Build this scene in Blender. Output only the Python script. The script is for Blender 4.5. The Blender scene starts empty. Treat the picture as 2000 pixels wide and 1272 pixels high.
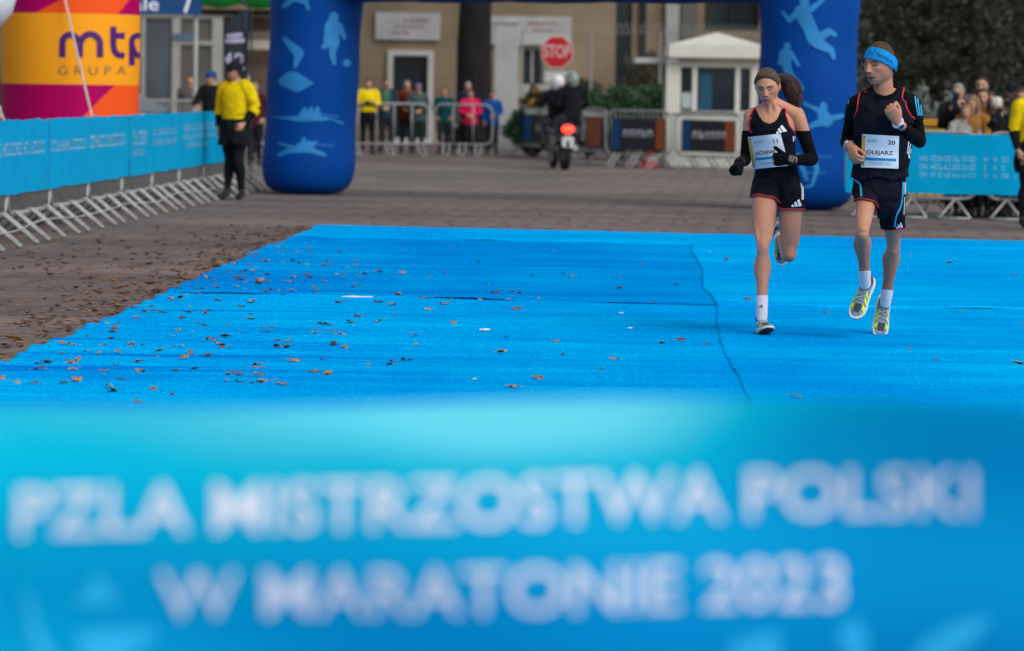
import bpy, bmesh, math, random
import numpy as np
from mathutils import Vector, Matrix, noise as mnoise
from mathutils.bvhtree import BVHTree

random.seed(7); np.random.seed(7)
SC = bpy.context.scene
COL = SC.collection
R = math.radians

# ------------------------------------------------------------------ camera
CAM_H = 1.5
FPX = 7500.0                       # focal length in pixels of the 2000 px wide photograph (135 mm)
PITCH = math.atan((636 - 172) / FPX)
cd = bpy.data.cameras.new('camera'); cam = bpy.data.objects.new('camera', cd); COL.objects.link(cam)
cd.sensor_width = 36; cd.lens = 135; cd.clip_start = 0.1; cd.clip_end = 1000
ROLL = R(0.9)
cam.location = (0, 0, CAM_H); cam.rotation_euler = (Matrix.Rotation(math.pi / 2 - PITCH, 4, 'X') @ Matrix.Rotation(ROLL, 4, 'Z')).to_euler()
cd.dof.use_dof = True; cd.dof.focus_distance = 22.9; cd.dof.aperture_fstop = 3.3
SC.camera = cam

# ------------------------------------------------------------------ sky, sun, exposure
SUN_EL, SUN_AZ = R(42), R(136)     # azimuth clockwise from +Y: behind the camera, to the right
w = bpy.data.worlds.new('World'); SC.world = w; w.use_nodes = True
nt = w.node_tree; nt.nodes.clear()
sky = nt.nodes.new('ShaderNodeTexSky'); sky.sky_type = 'NISHITA'; sky.sun_disc = False
sky.sun_elevation = SUN_EL; sky.sun_rotation = SUN_AZ; sky.dust_density = 3.0; sky.air_density = 1.2
hs = nt.nodes.new('ShaderNodeHueSaturation'); hs.inputs['Saturation'].default_value = 0.32
bg = nt.nodes.new('ShaderNodeBackground'); bg.inputs['Strength'].default_value = 0.13
wo = nt.nodes.new('ShaderNodeOutputWorld')
nt.links.new(sky.outputs[0], hs.inputs['Color']); nt.links.new(hs.outputs[0], bg.inputs['Color']); nt.links.new(bg.outputs[0], wo.inputs['Surface'])
sd = bpy.data.lights.new('sun', 'SUN'); sun = bpy.data.objects.new('sun', sd); COL.objects.link(sun)
sd.energy = 1.5; sd.angle = R(38); sd.color = (1.0, 0.96, 0.9)
_d = Vector((math.sin(SUN_AZ) * math.cos(SUN_EL), math.cos(SUN_AZ) * math.cos(SUN_EL), math.sin(SUN_EL)))
sun.rotation_euler = _d.to_track_quat('Z', 'Y').to_euler(); sun.location = (10, -10, 30)

SC.render.engine = 'CYCLES'
SC.cycles.use_denoising = True
SC.cycles.max_bounces = 6; SC.cycles.diffuse_bounces = 3; SC.cycles.glossy_bounces = 3; SC.cycles.transmission_bounces = 4
SC.cycles.transparent_max_bounces = 6
vs = SC.view_settings; vs.view_transform = 'Standard'; vs.look = 'None'; vs.exposure = 0.12; vs.gamma = 1
vs.use_curve_mapping = False

# ------------------------------------------------------------------ pixel <-> place
_F = Vector((0, math.cos(PITCH), -math.sin(PITCH))); _U = Vector((0, math.sin(PITCH), math.cos(PITCH))); _X = Vector((1, 0, 0))
_XR = _X * math.cos(ROLL) + _U * math.sin(ROLL); _UR = _U * math.cos(ROLL) - _X * math.sin(ROLL)
def ray(px, py): return _F * FPX + _XR * (px - 1000) + _UR * (636 - py)
def at(px, py, Y):
    d = ray(px, py); return Vector((0, 0, CAM_H)) + d * (Y / d.y)
def gnd(px, py, z=0.0):
    d = ray(px, py); return Vector((0, 0, CAM_H)) + d * ((z - CAM_H) / d.z)

# ------------------------------------------------------------------ materials
MATS = {}
def mat(name, col, rough=0.7, var=0.12, scale=6.0, bump=0.0, bscale=60.0, metal=0.0, spec=0.3, emit=None, es=0.0, sheen=0.0, stretch=(1, 1, 1), alpha=None, trans=0.0, sub=0.0, fold=0.0):
    if name in MATS: return MATS[name]
    m = bpy.data.materials.new(name); m.use_nodes = True; MATS[name] = m
    n = m.node_tree.nodes; l = m.node_tree.links; b = n['Principled BSDF']
    b.inputs['Roughness'].default_value = rough; b.inputs['Metallic'].default_value = metal
    b.inputs['Specular IOR Level'].default_value = spec
    c = (*col, 1.0)
    b.inputs['Base Color'].default_value = c
    tc = None
    if var > 0 or bump > 0:
        tc = n.new('ShaderNodeTexCoord'); mp = n.new('ShaderNodeMapping'); mp.inputs['Scale'].default_value = stretch
        l.new(tc.outputs['Object'], mp.inputs['Vector'])
    if var > 0:
        nz = n.new('ShaderNodeTexNoise'); nz.inputs['Scale'].default_value = scale; nz.inputs['Detail'].default_value = 5
        l.new(mp.outputs[0], nz.inputs['Vector'])
        rp = n.new('ShaderNodeValToRGB'); rp.color_ramp.elements[0].position = 0.3; rp.color_ramp.elements[1].position = 0.7
        rp.color_ramp.elements[0].color = (*[max(0, x * (1 - var)) for x in col], 1); rp.color_ramp.elements[1].color = (*[min(1, x * (1 + var)) for x in col], 1)
        l.new(nz.outputs['Fac'], rp.inputs['Fac']); l.new(rp.outputs[0], b.inputs['Base Color'])
    if bump > 0:
        bz = n.new('ShaderNodeTexNoise'); bz.inputs['Scale'].default_value = bscale; bz.inputs['Detail'].default_value = 3
        l.new(mp.outputs[0], bz.inputs['Vector'])
        bp = n.new('ShaderNodeBump'); bp.inputs['Strength'].default_value = bump; bp.inputs['Distance'].default_value = 0.01
        l.new(bz.outputs['Fac'], bp.inputs['Height']); l.new(bp.outputs[0], b.inputs['Normal'])
        if fold > 0:
            fz = n.new('ShaderNodeTexNoise'); fz.inputs['Scale'].default_value = 9; fz.inputs['Detail'].default_value = 3; fz.inputs['Distortion'].default_value = 1.6; l.new(mp.outputs[0], fz.inputs['Vector'])
            b2 = n.new('ShaderNodeBump'); b2.inputs['Strength'].default_value = fold; b2.inputs['Distance'].default_value = 0.05; l.new(fz.outputs['Fac'], b2.inputs['Height']); l.new(b2.outputs[0], bp.inputs['Normal'])
    if emit: b.inputs['Emission Color'].default_value = (*emit, 1); b.inputs['Emission Strength'].default_value = es
    if sheen: b.inputs['Sheen Weight'].default_value = sheen
    if trans: b.inputs['Transmission Weight'].default_value = trans; b.inputs['IOR'].default_value = 1.2
    if sub: b.inputs['Subsurface Weight'].default_value = sub; b.inputs['Subsurface Radius'].default_value = (0.02, 0.008, 0.004); b.inputs['Subsurface Scale'].default_value = 0.4
    return m
def cloth(col, name=None):
    k = name or 'cloth_%02x%02x%02x' % tuple(int(max(0, min(1, x)) * 255) for x in col)
    return mat(k, col, 0.9, 0.15, 9, 0.25, 240, spec=0.12, fold=0.7)
def attr_mat(name, rough=0.6, spec=0.3, bump=0.0, bscale=200, sub=0.0, var=0.1):
    """base colour comes from the mesh's own colour attribute 'tint' (own colours, with eye-socket shade mixed in)"""
    if name in MATS: return MATS[name]
    m = bpy.data.materials.new(name); m.use_nodes = True; MATS[name] = m
    n = m.node_tree.nodes; l = m.node_tree.links; b = n['Principled BSDF']
    b.inputs['Roughness'].default_value = rough; b.inputs['Specular IOR Level'].default_value = spec
    a = n.new('ShaderNodeAttribute'); a.attribute_name = 'tint'
    tc = n.new('ShaderNodeTexCoord')
    nz = n.new('ShaderNodeTexNoise'); nz.inputs['Scale'].default_value = 26; nz.inputs['Detail'].default_value = 8; nz.inputs['Roughness'].default_value = .7; l.new(tc.outputs['Object'], nz.inputs['Vector'])
    mr = n.new('ShaderNodeMapRange'); mr.inputs['To Min'].default_value = 1 - var; mr.inputs['To Max'].default_value = 1 + var; l.new(nz.outputs['Fac'], mr.inputs['Value'])
    mx = n.new('ShaderNodeVectorMath'); mx.operation = 'SCALE'; l.new(a.outputs['Color'], mx.inputs[0]); l.new(mr.outputs[0], mx.inputs['Scale'])
    l.new(mx.outputs[0], b.inputs['Base Color'])
    if bump:
        bz = n.new('ShaderNodeTexNoise'); bz.inputs['Scale'].default_value = bscale; l.new(tc.outputs['Object'], bz.inputs['Vector'])
        bp = n.new('ShaderNodeBump'); bp.inputs['Strength'].default_value = bump; bp.inputs['Distance'].default_value = 0.004; l.new(bz.outputs['Fac'], bp.inputs['Height']); l.new(bp.outputs[0], b.inputs['Normal'])
    if sub: b.inputs['Subsurface Weight'].default_value = sub; b.inputs['Subsurface Radius'].default_value = (0.02, 0.008, 0.004); b.inputs['Subsurface Scale'].default_value = 0.35
    return m

# ------------------------------------------------------------------ objects
def tag(o, label=None, cat=None, group=None, kind=None):
    if label: o['label'] = label
    if cat: o['category'] = cat
    if group: o['group'] = group
    if kind: o['kind'] = kind
    return o
def thing(name, label, cat, loc=(0, 0, 0), group=None, rz=0.0):
    o = bpy.data.objects.new(name, None); COL.objects.link(o); o.empty_display_size = 0.1
    o.location = loc; o.rotation_euler = (0, 0, rz)
    return tag(o, label, cat, group)
def link(name, me, m, parent=None, local=False):
    """a mesh in world coordinates put under its thing (local=True: the mesh is already in the thing's own frame)"""
    o = bpy.data.objects.new(name, me); COL.objects.link(o)
    if m is not None and not me.materials: me.materials.append(m)
    if parent is not None:
        o.parent = parent
        if not local:
            top = parent
            M = Matrix.Identity(4); chain = []
            while top is not None: chain.append(top); top = top.parent
            for t in reversed(chain):
                M = M @ t.matrix_parent_inverse @ t.matrix_basis
            o.matrix_parent_inverse = M.inverted()
    return o
def copy_tree(o, parent=None):
    c = o.copy(); COL.objects.link(c); c.parent = parent
    for ch in list(o.children): copy_tree(ch, c)
    return c

class MB:
    def __init__(s): s.v = []; s.f = []; s.mi = []
    def add(s, vs_, fs, mi=0):
        k = len(s.v); s.v.extend([tuple(x) for x in vs_]); s.f.extend([tuple(i + k for i in f) for f in fs]); s.mi.extend([mi] * len(fs)); return s
    def box(s, c, d, rz=0.0, M=None, mi=0, bev=0.0):
        hx, hy, hz = d[0] / 2, d[1] / 2, d[2] / 2
        if bev <= 0:
            P = [Vector((x, y, z)) for z in (-hz, hz) for x, y in ((-hx, -hy), (hx, -hy), (hx, hy), (-hx, hy))]
            Fs = [(0, 3, 2, 1), (4, 5, 6, 7), (0, 1, 5, 4), (1, 2, 6, 5), (2, 3, 7, 6), (3, 0, 4, 7)]
        else:
            b = min(bev, hx * .9, hy * .9, hz * .9)
            def ringz(z, ix):
                return [Vector(p) for p in ((-hx + b, -hy + ix, z), (hx - b, -hy + ix, z), (hx - ix, -hy + b, z), (hx - ix, hy - b, z), (hx - b, hy - ix, z), (-hx + b, hy - ix, z), (-hx + ix, hy - b, z), (-hx + ix, -hy + b, z))]
            P = ringz(-hz, b) + ringz(-hz + b, 0) + ringz(hz - b, 0) + ringz(hz, b); Fs = []
            for r in range(3):
                for i in range(8):
                    j = (i + 1) % 8; Fs.append((r * 8 + i, r * 8 + j, r * 8 + 8 + j, r * 8 + 8 + i))
            Fs.append(tuple(range(7, -1, -1))); Fs.append(tuple(range(24, 32)))
        Rz = Matrix.Rotation(rz, 3, 'Z')
        P = [Rz @ p + Vector(c) for p in P]
        if M is not None: P = [M @ p for p in P]
        return s.add(P, Fs, mi)
    def tube(s, pts, r, n=8, mi=0, cap=True):
        pts = [Vector(p) for p in pts]; rr = r if isinstance(r, (list, tuple)) else [r] * len(pts)
        V = []; prev = None
        for i, p in enumerate(pts):
            t = (pts[min(i + 1, len(pts) - 1)] - pts[max(i - 1, 0)])
            t = t.normalized() if t.length > 1e-9 else Vector((0, 0, 1))
            if prev is None: a = t.orthogonal().normalized()
            else:
                a = prev - t * prev.dot(t); a = a.normalized() if a.length > 1e-6 else t.orthogonal().normalized()
            prev = a; b = t.cross(a)
            for k in range(n):
                an = 2 * math.pi * k / n; V.append(p + (a * math.cos(an) + b * math.sin(an)) * rr[i])
        Fs = []
        for i in range(len(pts) - 1):
            for k in range(n):
                k2 = (k + 1) % n; Fs.append((i * n + k, i * n + k2, (i + 1) * n + k2, (i + 1) * n + k))
        if cap: Fs.append(tuple(range(n - 1, -1, -1))); Fs.append(tuple((len(pts) - 1) * n + k for k in range(n)))
        return s.add(V, Fs, mi)
    def lathe(s, prof, c=(0, 0, 0), n=24, mi=0, axis=None, cap=True):
        c = Vector(c); V = []
        if axis is None: ex, ey, ez = Vector((1, 0, 0)), Vector((0, 1, 0)), Vector((0, 0, 1))
        else:
            ez = Vector(axis).normalized(); ex = ez.orthogonal().normalized(); ey = ez.cross(ex)
        for r, z in prof:
            for k in range(n):
                a = 2 * math.pi * k / n; V.append(c + ex * (r * math.cos(a)) + ey * (r * math.sin(a)) + ez * z)
        Fs = [(i * n + k, i * n + (k + 1) % n, (i + 1) * n + (k + 1) % n, (i + 1) * n + k) for i in range(len(prof) - 1) for k in range(n)]
        if cap: Fs.append(tuple(range(n - 1, -1, -1))); Fs.append(tuple((len(prof) - 1) * n + k for k in range(n)))
        return s.add(V, Fs, mi)
    def ell(s, c, rx, ry, rz, n=16, m=10, M=None, mi=0):
        prof = [(math.sin(math.pi * (j + .02) / (m + .04)), -math.cos(math.pi * (j + .02) / (m + .04))) for j in range(m + 1)]
        V = [Vector((rx * r * math.cos(2 * math.pi * k / n), ry * r * math.sin(2 * math.pi * k / n), rz * z)) for r, z in prof for k in range(n)]
        if M is not None: V = [M @ v for v in V]
        V = [v + Vector(c) for v in V]
        Fs = [(i * n + k, i * n + (k + 1) % n, (i + 1) * n + (k + 1) % n, (i + 1) * n + k) for i in range(m) for k in range(n)]
        Fs.append(tuple(range(n - 1, -1, -1))); Fs.append(tuple(m * n + k for k in range(n)))
        return s.add(V, Fs, mi)
    def poly(s, pts, th, nrm, mi=0):
        """flat outline with thickness th along nrm"""
        nrm = Vector(nrm); n = len(pts); P = [Vector(p) for p in pts]
        V = P + [p + nrm * th for p in P]
        Fs = [tuple(range(n - 1, -1, -1)), tuple(range(n, 2 * n))] + [(i, (i + 1) % n, n + (i + 1) % n, n + i) for i in range(n)]
        return s.add(V, Fs, mi)
    def mesh(s, name, smooth=True, mats=None, ang=None):
        me = bpy.data.meshes.new(name); me.from_pydata(s.v, [], s.f)
        for m in (mats or []): me.materials.append(m)
        if mats and len(mats) > 1: me.polygons.foreach_set('material_index', s.mi)
        me.polygons.foreach_set('use_smooth', [smooth] * len(me.polygons))
        if smooth and ang is not None: me.set_sharp_from_angle(angle=R(ang))
        me.update(); return me
    def build(s, name, m, parent=None, smooth=True, ang=40, local=False):
        return link(name, s.mesh(name, smooth, None, ang), m, parent, local)

def tint(me, cols):
    a = me.color_attributes.new('tint', 'FLOAT_COLOR', 'POINT')
    c = np.ones((len(me.vertices), 4), dtype=np.float32); c[:, :3] = cols; a.data.foreach_set('color', c.ravel())

# flat lettering as triangles (x right, y up); kept for one scene
def text2d(s, h, bold=0.0, slices=0.0, spacing=1.0, shear=0.0, center=True):
    cu = bpy.data.curves.new('txt', 'FONT'); cu.body = s; cu.size = 1.0; cu.offset = bold; cu.space_character = spacing; cu.shear = shear; cu.resolution_u = 4
    ob = bpy.data.objects.new('txt', cu); COL.objects.link(ob)
    dg = bpy.context.evaluated_depsgraph_get(); me = bpy.data.meshes.new_from_object(ob.evaluated_get(dg))
    bpy.data.objects.remove(ob); bpy.data.curves.remove(cu)
    bm = bmesh.new(); bm.from_mesh(me); bpy.data.meshes.remove(me)
    bmesh.ops.triangulate(bm, faces=bm.faces[:])
    xs = [v.co.x for v in bm.verts]; ys = [v.co.y for v in bm.verts]
    k = h / 0.70     # cap height of the built-in face
    cx = (min(xs) + max(xs)) / 2 if center else min(xs)
    for v in bm.verts: v.co = Vector(((v.co.x - cx) * k, v.co.y * k, 0))
    if slices > 0:
        a = min(v.co.x for v in bm.verts); b = max(v.co.x for v in bm.verts); x = a + slices
        while x < b:
            bmesh.ops.bisect_plane(bm, geom=bm.verts[:] + bm.edges[:] + bm.faces[:], plane_co=(x, 0, 0), plane_no=(1, 0, 0)); x += slices
    V = [tuple(v.co) for v in bm.verts]; bm.verts.index_update(); Fs = [tuple(v.index for v in f.verts) for f in bm.faces]
    bm.free(); return V, Fs
def tri_refine(V, Fs, L):
    bm = bmesh.new()
    vs_ = [bm.verts.new(v) for v in V]
    for f in Fs:
        try: bm.faces.new([vs_[i] for i in f])
        except ValueError: pass
    for _ in range(6):
        e = [x for x in bm.edges if x.calc_length() > L]
        if not e: break
        bmesh.ops.subdivide_edges(bm, edges=e, cuts=1); bmesh.ops.triangulate(bm, faces=[f for f in bm.faces if len(f.verts) > 3])
    bm.verts.index_update()
    o = [tuple(v.co) for v in bm.verts], [tuple(v.index for v in f.verts) for f in bm.faces]; bm.free(); return o
def catmull(P, sub):
    P = [np.array(p, float) for p in P]; out = []
    for i in range(len(P) - 1):
        p0 = P[max(i - 1, 0)]; p1 = P[i]; p2 = P[i + 1]; p3 = P[min(i + 2, len(P) - 1)]
        for k in range(sub):
            t = k / sub
            out.append(0.5 * ((2 * p1) + (-p0 + p2) * t + (2 * p0 - 5 * p1 + 4 * p2 - p3) * t * t + (-p0 + 3 * p1 - 3 * p2 + p3) * t ** 3))
    out.append(P[-1]); return out

def islands(V, Fs):
    par = list(range(len(V)))
    def fd(i):
        while par[i] != i: par[i] = par[par[i]]; i = par[i]
        return i
    for f in Fs:
        for i in f[1:]:
            a, b = fd(f[0]), fd(i)
            if a != b: par[a] = b
    g = {}
    for f in Fs: g.setdefault(fd(f[0]), []).append(f)
    out = []
    for fs in g.values():
        ids = sorted({i for f in fs for i in f}); mp = {i: k for k, i in enumerate(ids)}
        out.append(([V[i] for i in ids], [tuple(mp[i] for i in f) for f in fs]))
    return out
def letters(V, Fs, name, m, parent):
    """each letter a part of its own"""
    for v, f in islands(V, Fs):
        mb = MB(); mb.add(v, f); mb.build(name, m, parent, smooth=False)

# ================================================================== ground
def paver_mat():
    m = bpy.data.materials.new('pavers'); m.use_nodes = True; n = m.node_tree.nodes; l = m.node_tree.links; b = n['Principled BSDF']
    tc = n.new('ShaderNodeTexCoord'); mp = n.new('ShaderNodeMapping'); mp.inputs['Rotation'].default_value = (0, 0, R(-28)); l.new(tc.outputs['Object'], mp.inputs['Vector'])
    br = n.new('ShaderNodeTexBrick'); br.inputs['Scale'].default_value = 1.0; br.inputs['Brick Width'].default_value = 0.22; br.inputs['Row Height'].default_value = 0.11
    br.inputs['Mortar Size'].default_value = 0.006; br.inputs['Bias'].default_value = 0.0
    br.inputs['Color1'].default_value = (0.165, 0.125, 0.115, 1); br.inputs['Color2'].default_value = (0.215, 0.168, 0.155, 1); br.inputs['Mortar'].default_value = (0.085, 0.07, 0.063, 1)
    l.new(mp.outputs[0], br.inputs['Vector'])
    nz = n.new('ShaderNodeTexNoise'); nz.inputs['Scale'].default_value = 0.22; nz.inputs['Detail'].default_value = 7; nz.inputs['Roughness'].default_value = 0.65; l.new(tc.outputs['Object'], nz.inputs['Vector'])
    rp = n.new('ShaderNodeValToRGB'); rp.color_ramp.elements[0].position = 0.32; rp.color_ramp.elements[1].position = 0.7
    rp.color_ramp.elements[0].color = (0.62, 0.63, 0.66, 1); rp.color_ramp.elements[1].color = (1.12, 1.1, 1.08, 1); l.new(nz.outputs['Fac'], rp.inputs['Fac'])
    # long tyre-worn streaks across the square
    mp2 = n.new('ShaderNodeMapping'); mp2.inputs['Scale'].default_value = (0.06, 0.55, 1); mp2.inputs['Rotation'].default_value = (0, 0, R(22)); l.new(tc.outputs['Object'], mp2.inputs['Vector'])
    n2 = n.new('ShaderNodeTexNoise'); n2.inputs['Scale'].default_value = 1.2; n2.inputs['Detail'].default_value = 5; l.new(mp2.outputs[0], n2.inputs['Vector'])
    r2 = n.new('ShaderNodeMapRange'); r2.inputs['From Min'].default_value = 0.35; r2.inputs['From Max'].default_value = 0.65; r2.inputs['To Min'].default_value = 0.78; r2.inputs['To Max'].default_value = 1.1; l.new(n2.outputs['Fac'], r2.inputs['Value'])
    # the square behind the carpet is laid in greyer blocks
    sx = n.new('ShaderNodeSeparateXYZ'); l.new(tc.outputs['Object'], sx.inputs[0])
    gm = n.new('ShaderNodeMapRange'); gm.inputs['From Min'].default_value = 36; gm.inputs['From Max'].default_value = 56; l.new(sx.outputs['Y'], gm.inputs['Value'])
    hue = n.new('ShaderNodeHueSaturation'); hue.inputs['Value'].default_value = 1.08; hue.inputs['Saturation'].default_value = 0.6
    a = n.new('ShaderNodeMix'); a.data_type = 'RGBA'; a.blend_type = 'MULTIPLY'; a.inputs[0].default_value = 1; l.new(br.outputs['Color'], a.inputs[6]); l.new(rp.outputs[0], a.inputs[7])
    c = n.new('ShaderNodeVectorMath'); c.operation = 'SCALE'; l.new(a.outputs[2], c.inputs[0]); l.new(r2.outputs[0], c.inputs['Scale'])
    l.new(c.outputs[0], hue.inputs['Color'])
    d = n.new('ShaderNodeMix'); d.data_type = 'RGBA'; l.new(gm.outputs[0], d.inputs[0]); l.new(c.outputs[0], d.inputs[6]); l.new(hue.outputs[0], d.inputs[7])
    rw = n.new('ShaderNodeTexBrick'); rw.inputs['Scale'].default_value = 1.0; rw.inputs['Brick Width'].default_value = .62; rw.inputs['Row Height'].default_value = .9; rw.inputs['Mortar Size'].default_value = 0.05; rw.inputs['Mortar Smooth'].default_value = .3
    rw.inputs['Color1'].default_value = (1, 1, 1, 1); rw.inputs['Color2'].default_value = (.94, .93, .92, 1); rw.inputs['Mortar'].default_value = (.74, .73, .72, 1)
    mp3 = n.new('ShaderNodeMapping'); mp3.inputs['Rotation'].default_value = (0, 0, R(4)); l.new(tc.outputs['Object'], mp3.inputs['Vector']); l.new(mp3.outputs[0], rw.inputs['Vector'])
    dd = n.new('ShaderNodeMix'); dd.data_type = 'RGBA'; dd.blend_type = 'MULTIPLY'; dd.inputs[0].default_value = 1; l.new(d.outputs[2], dd.inputs[6]); l.new(rw.outputs['Color'], dd.inputs[7])
    l.new(dd.outputs[2], b.inputs['Base Color'])
    b.inputs['Roughness'].default_value = 0.85; b.inputs['Specular IOR Level'].default_value = 0.12
    bp = n.new('ShaderNodeBump'); bp.inputs['Strength'].default_value = 0.35; bp.inputs['Distance'].default_value = 0.004
    iv = n.new('ShaderNodeMath'); iv.operation = 'SUBTRACT'; iv.inputs[0].default_value = 1; l.new(br.outputs['Fac'], iv.inputs[1]); l.new(iv.outputs[0], bp.inputs['Height']); l.new(bp.outputs[0], b.inputs['Normal'])
    return m
g = MB(); g.add([(-400, -150, 0), (400, -150, 0), (400, 600, 0), (-400, 600, 0)], [(0, 1, 2, 3)])
tag(g.build('ground', paver_mat(), smooth=False), kind='structure')

# ================================================================== carpet
def carpet_mat(name, col):
    m = bpy.data.materials.new(name); m.use_nodes = True; n = m.node_tree.nodes; l = m.node_tree.links; b = n['Principled BSDF']
    tc = n.new('ShaderNodeTexCoord')
    def nz(scale, st, det=4, rough=0.55):
        mp = n.new('ShaderNodeMapping'); mp.inputs['Scale'].default_value = st; l.new(tc.outputs['Object'], mp.inputs['Vector'])
        k = n.new('ShaderNodeTexNoise'); k.inputs['Scale'].default_value = scale; k.inputs['Detail'].default_value = det; k.inputs['Roughness'].default_value = rough; l.new(mp.outputs[0], k.inputs['Vector']); return k
    big = nz(0.45, (1, .35, 1), 6, .6); streak = nz(1.2, (0.22, 1.3, 1), 8, .7); fine = nz(60, (1, .35, 1), 2); rib = nz(14, (0.12, 1.5, 1), 3)
    def rng(x, a, c, lo=.3, hi=.7):
        k = n.new('ShaderNodeMapRange'); k.inputs['From Min'].default_value = lo; k.inputs['From Max'].default_value = hi; k.inputs['To Min'].default_value = a; k.inputs['To Max'].default_value = c; l.new(x.outputs['Fac'], k.inputs['Value']); return k
    def mul(a, c):
        k = n.new('ShaderNodeMath'); k.operation = 'MULTIPLY'; l.new(a.outputs[0], k.inputs[0]); l.new(c.outputs[0], k.inputs[1]); return k
    f = mul(mul(rng(big, .72, 1.18), rng(streak, .68, 1.24, .32, .68)), mul(rng(fine, .74, 1.26), rng(rib, .90, 1.08)))
    mx = n.new('ShaderNodeMix'); mx.data_type = 'RGBA'; mx.clamp_factor = True
    fr = n.new('ShaderNodeMapRange'); fr.inputs['From Min'].default_value = .45; fr.inputs['From Max'].default_value = 1.25; l.new(f.outputs[0], fr.inputs['Value'])
    l.new(fr.outputs[0], mx.inputs[0]); mx.inputs[6].default_value = (0, col[1] * .50, col[2] * .82, 1); mx.inputs[7].default_value = (col[0], col[1] * 1.28, col[2] * 1.10, 1)
    st2 = nz(1.0, (0.16, 3.6, 1), 5, .6); sm = rng(st2, 0.0, 0.85, .56, .66)
    sxx = n.new('ShaderNodeSeparateXYZ'); l.new(tc.outputs['Object'], sxx.inputs[0])
    lm = n.new('ShaderNodeMapRange'); lm.interpolation_type = 'SMOOTHSTEP'; lm.inputs['From Min'].default_value = 0.6; lm.inputs['From Max'].default_value = -2.2; lm.inputs['To Min'].default_value = .15; lm.inputs['To Max'].default_value = 1.0; l.new(sxx.outputs['X'], lm.inputs['Value'])
    sk = mul(sm, lm); m2 = n.new('ShaderNodeMix'); m2.data_type = 'RGBA'; l.new(sk.outputs[0], m2.inputs[0]); l.new(mx.outputs[2], m2.inputs[6]); m2.inputs[7].default_value = (0, col[1] * .38, col[2] * .78, 1)
    l.new(m2.outputs[2], b.inputs['Base Color']); b.inputs['Roughness'].default_value = 1.0; b.inputs['Specular IOR Level'].default_value = 0.0
    
    bp = n.new('ShaderNodeBump'); bp.inputs['Strength'].default_value = 0.5; bp.inputs['Distance'].default_value = 0.004; l.new(fine.outputs['Fac'], bp.inputs['Height']); l.new(bp.outputs[0], b.inputs['Normal'])
    return m
CARP_A = carpet_mat('carpet_pile', (0.0, 0.335, 0.76))
CARP_B = carpet_mat('carpet_pile_trodden', (0.0, 0.255, 0.66))
def wob(x, s, a): return a * mnoise.noise(Vector((x * s, s * 3.1, 0.7)))
def line_x(p, q):      # X as a function of Y through two points of the ground
    a, b = gnd(*p), gnd(*q); return lambda Y: a.x + (b.x - a.x) * (Y - a.y) / (b.y - a.y)
def line_y(p, q):
    a, b = gnd(*p), gnd(*q); return lambda X: a.y + (b.y - a.y) * (X - a.x) / (b.x - a.x)
_xl = line_x((0, 715), (615, 443)); _xs = line_x((1475, 790), (1362, 484)); _yr = line_y((620, 443), (1990, 475)); _yf = line_y((560, 464), (1995, 492))
_ym = line_y((310, 574), (1415, 600)); _ymr = line_y((1415, 600), (1990, 608))
def x_left(Y): return _xl(Y) + wob(Y, 0.9, 0.05) + wob(Y, 3.7, .02)
def x_seam(Y): return _xs(Y) + wob(Y, 0.33, 0.07) + wob(Y, 1.1, .014)
def y_rear(X): return _yr(X) + wob(X, 1.3, .05)
def y_fold(X): return _yf(X) - 0.2 * wob(X, .6, 1)
def y_mid(X): return _ym(X) + wob(X, 1.1, .10)
def y_mid_r(X): return _ymr(X) + wob(X, .9, .05)
RIDGES = []
_r = random.Random(3)
for yy in (36.9, 35.2, 33.6, 31.2, 29.6, 28.5, 27.2, 26.6, 25.9, 25.2, 24.5, 24.1, 23.3, 22.8, 22.0, 21.3, 20.6, 20.1, 19.5, 19.0, 18.5, 18.2):
    RIDGES.append((yy + _r.uniform(-.1, .1), _r.uniform(-.25, .0), _r.uniform(.009, .026), _r.uniform(.05, .12), _r.uniform(-2.6, -1.4), _r.uniform(.8, 2.6), _r.uniform(0, 9)))
for yy in (38.2, 34.1, 30.3, 25.6, 24.0, 22.6, 21.6):     # soft waves that cross the whole width
    RIDGES.append((yy, _r.uniform(-.2, .0), _r.uniform(.006, .013), _r.uniform(.06, .16), _r.uniform(-1, 2.5), 2.5, _r.uniform(0, 9)))
RY = np.array([r[0] for r in RIDGES])
def height(x, y, edge):
    z = 0.0
    for (y0, sl, h, wd, xc, xw, ph) in RIDGES:
        d = y - (y0 + sl * (x + 2.0) * .6 + .06 * math.sin(x * 1.7 + ph))
        if abs(d) < 3 * wd:
            e = math.exp(-((x - xc) / xw) ** 2)
            z += h * e * math.exp(-(d / wd) ** 2)
    z += 0.0025 * (1 + mnoise.noise(Vector((x * .7, y * 1.1, 2.2))))
    return z
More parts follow.
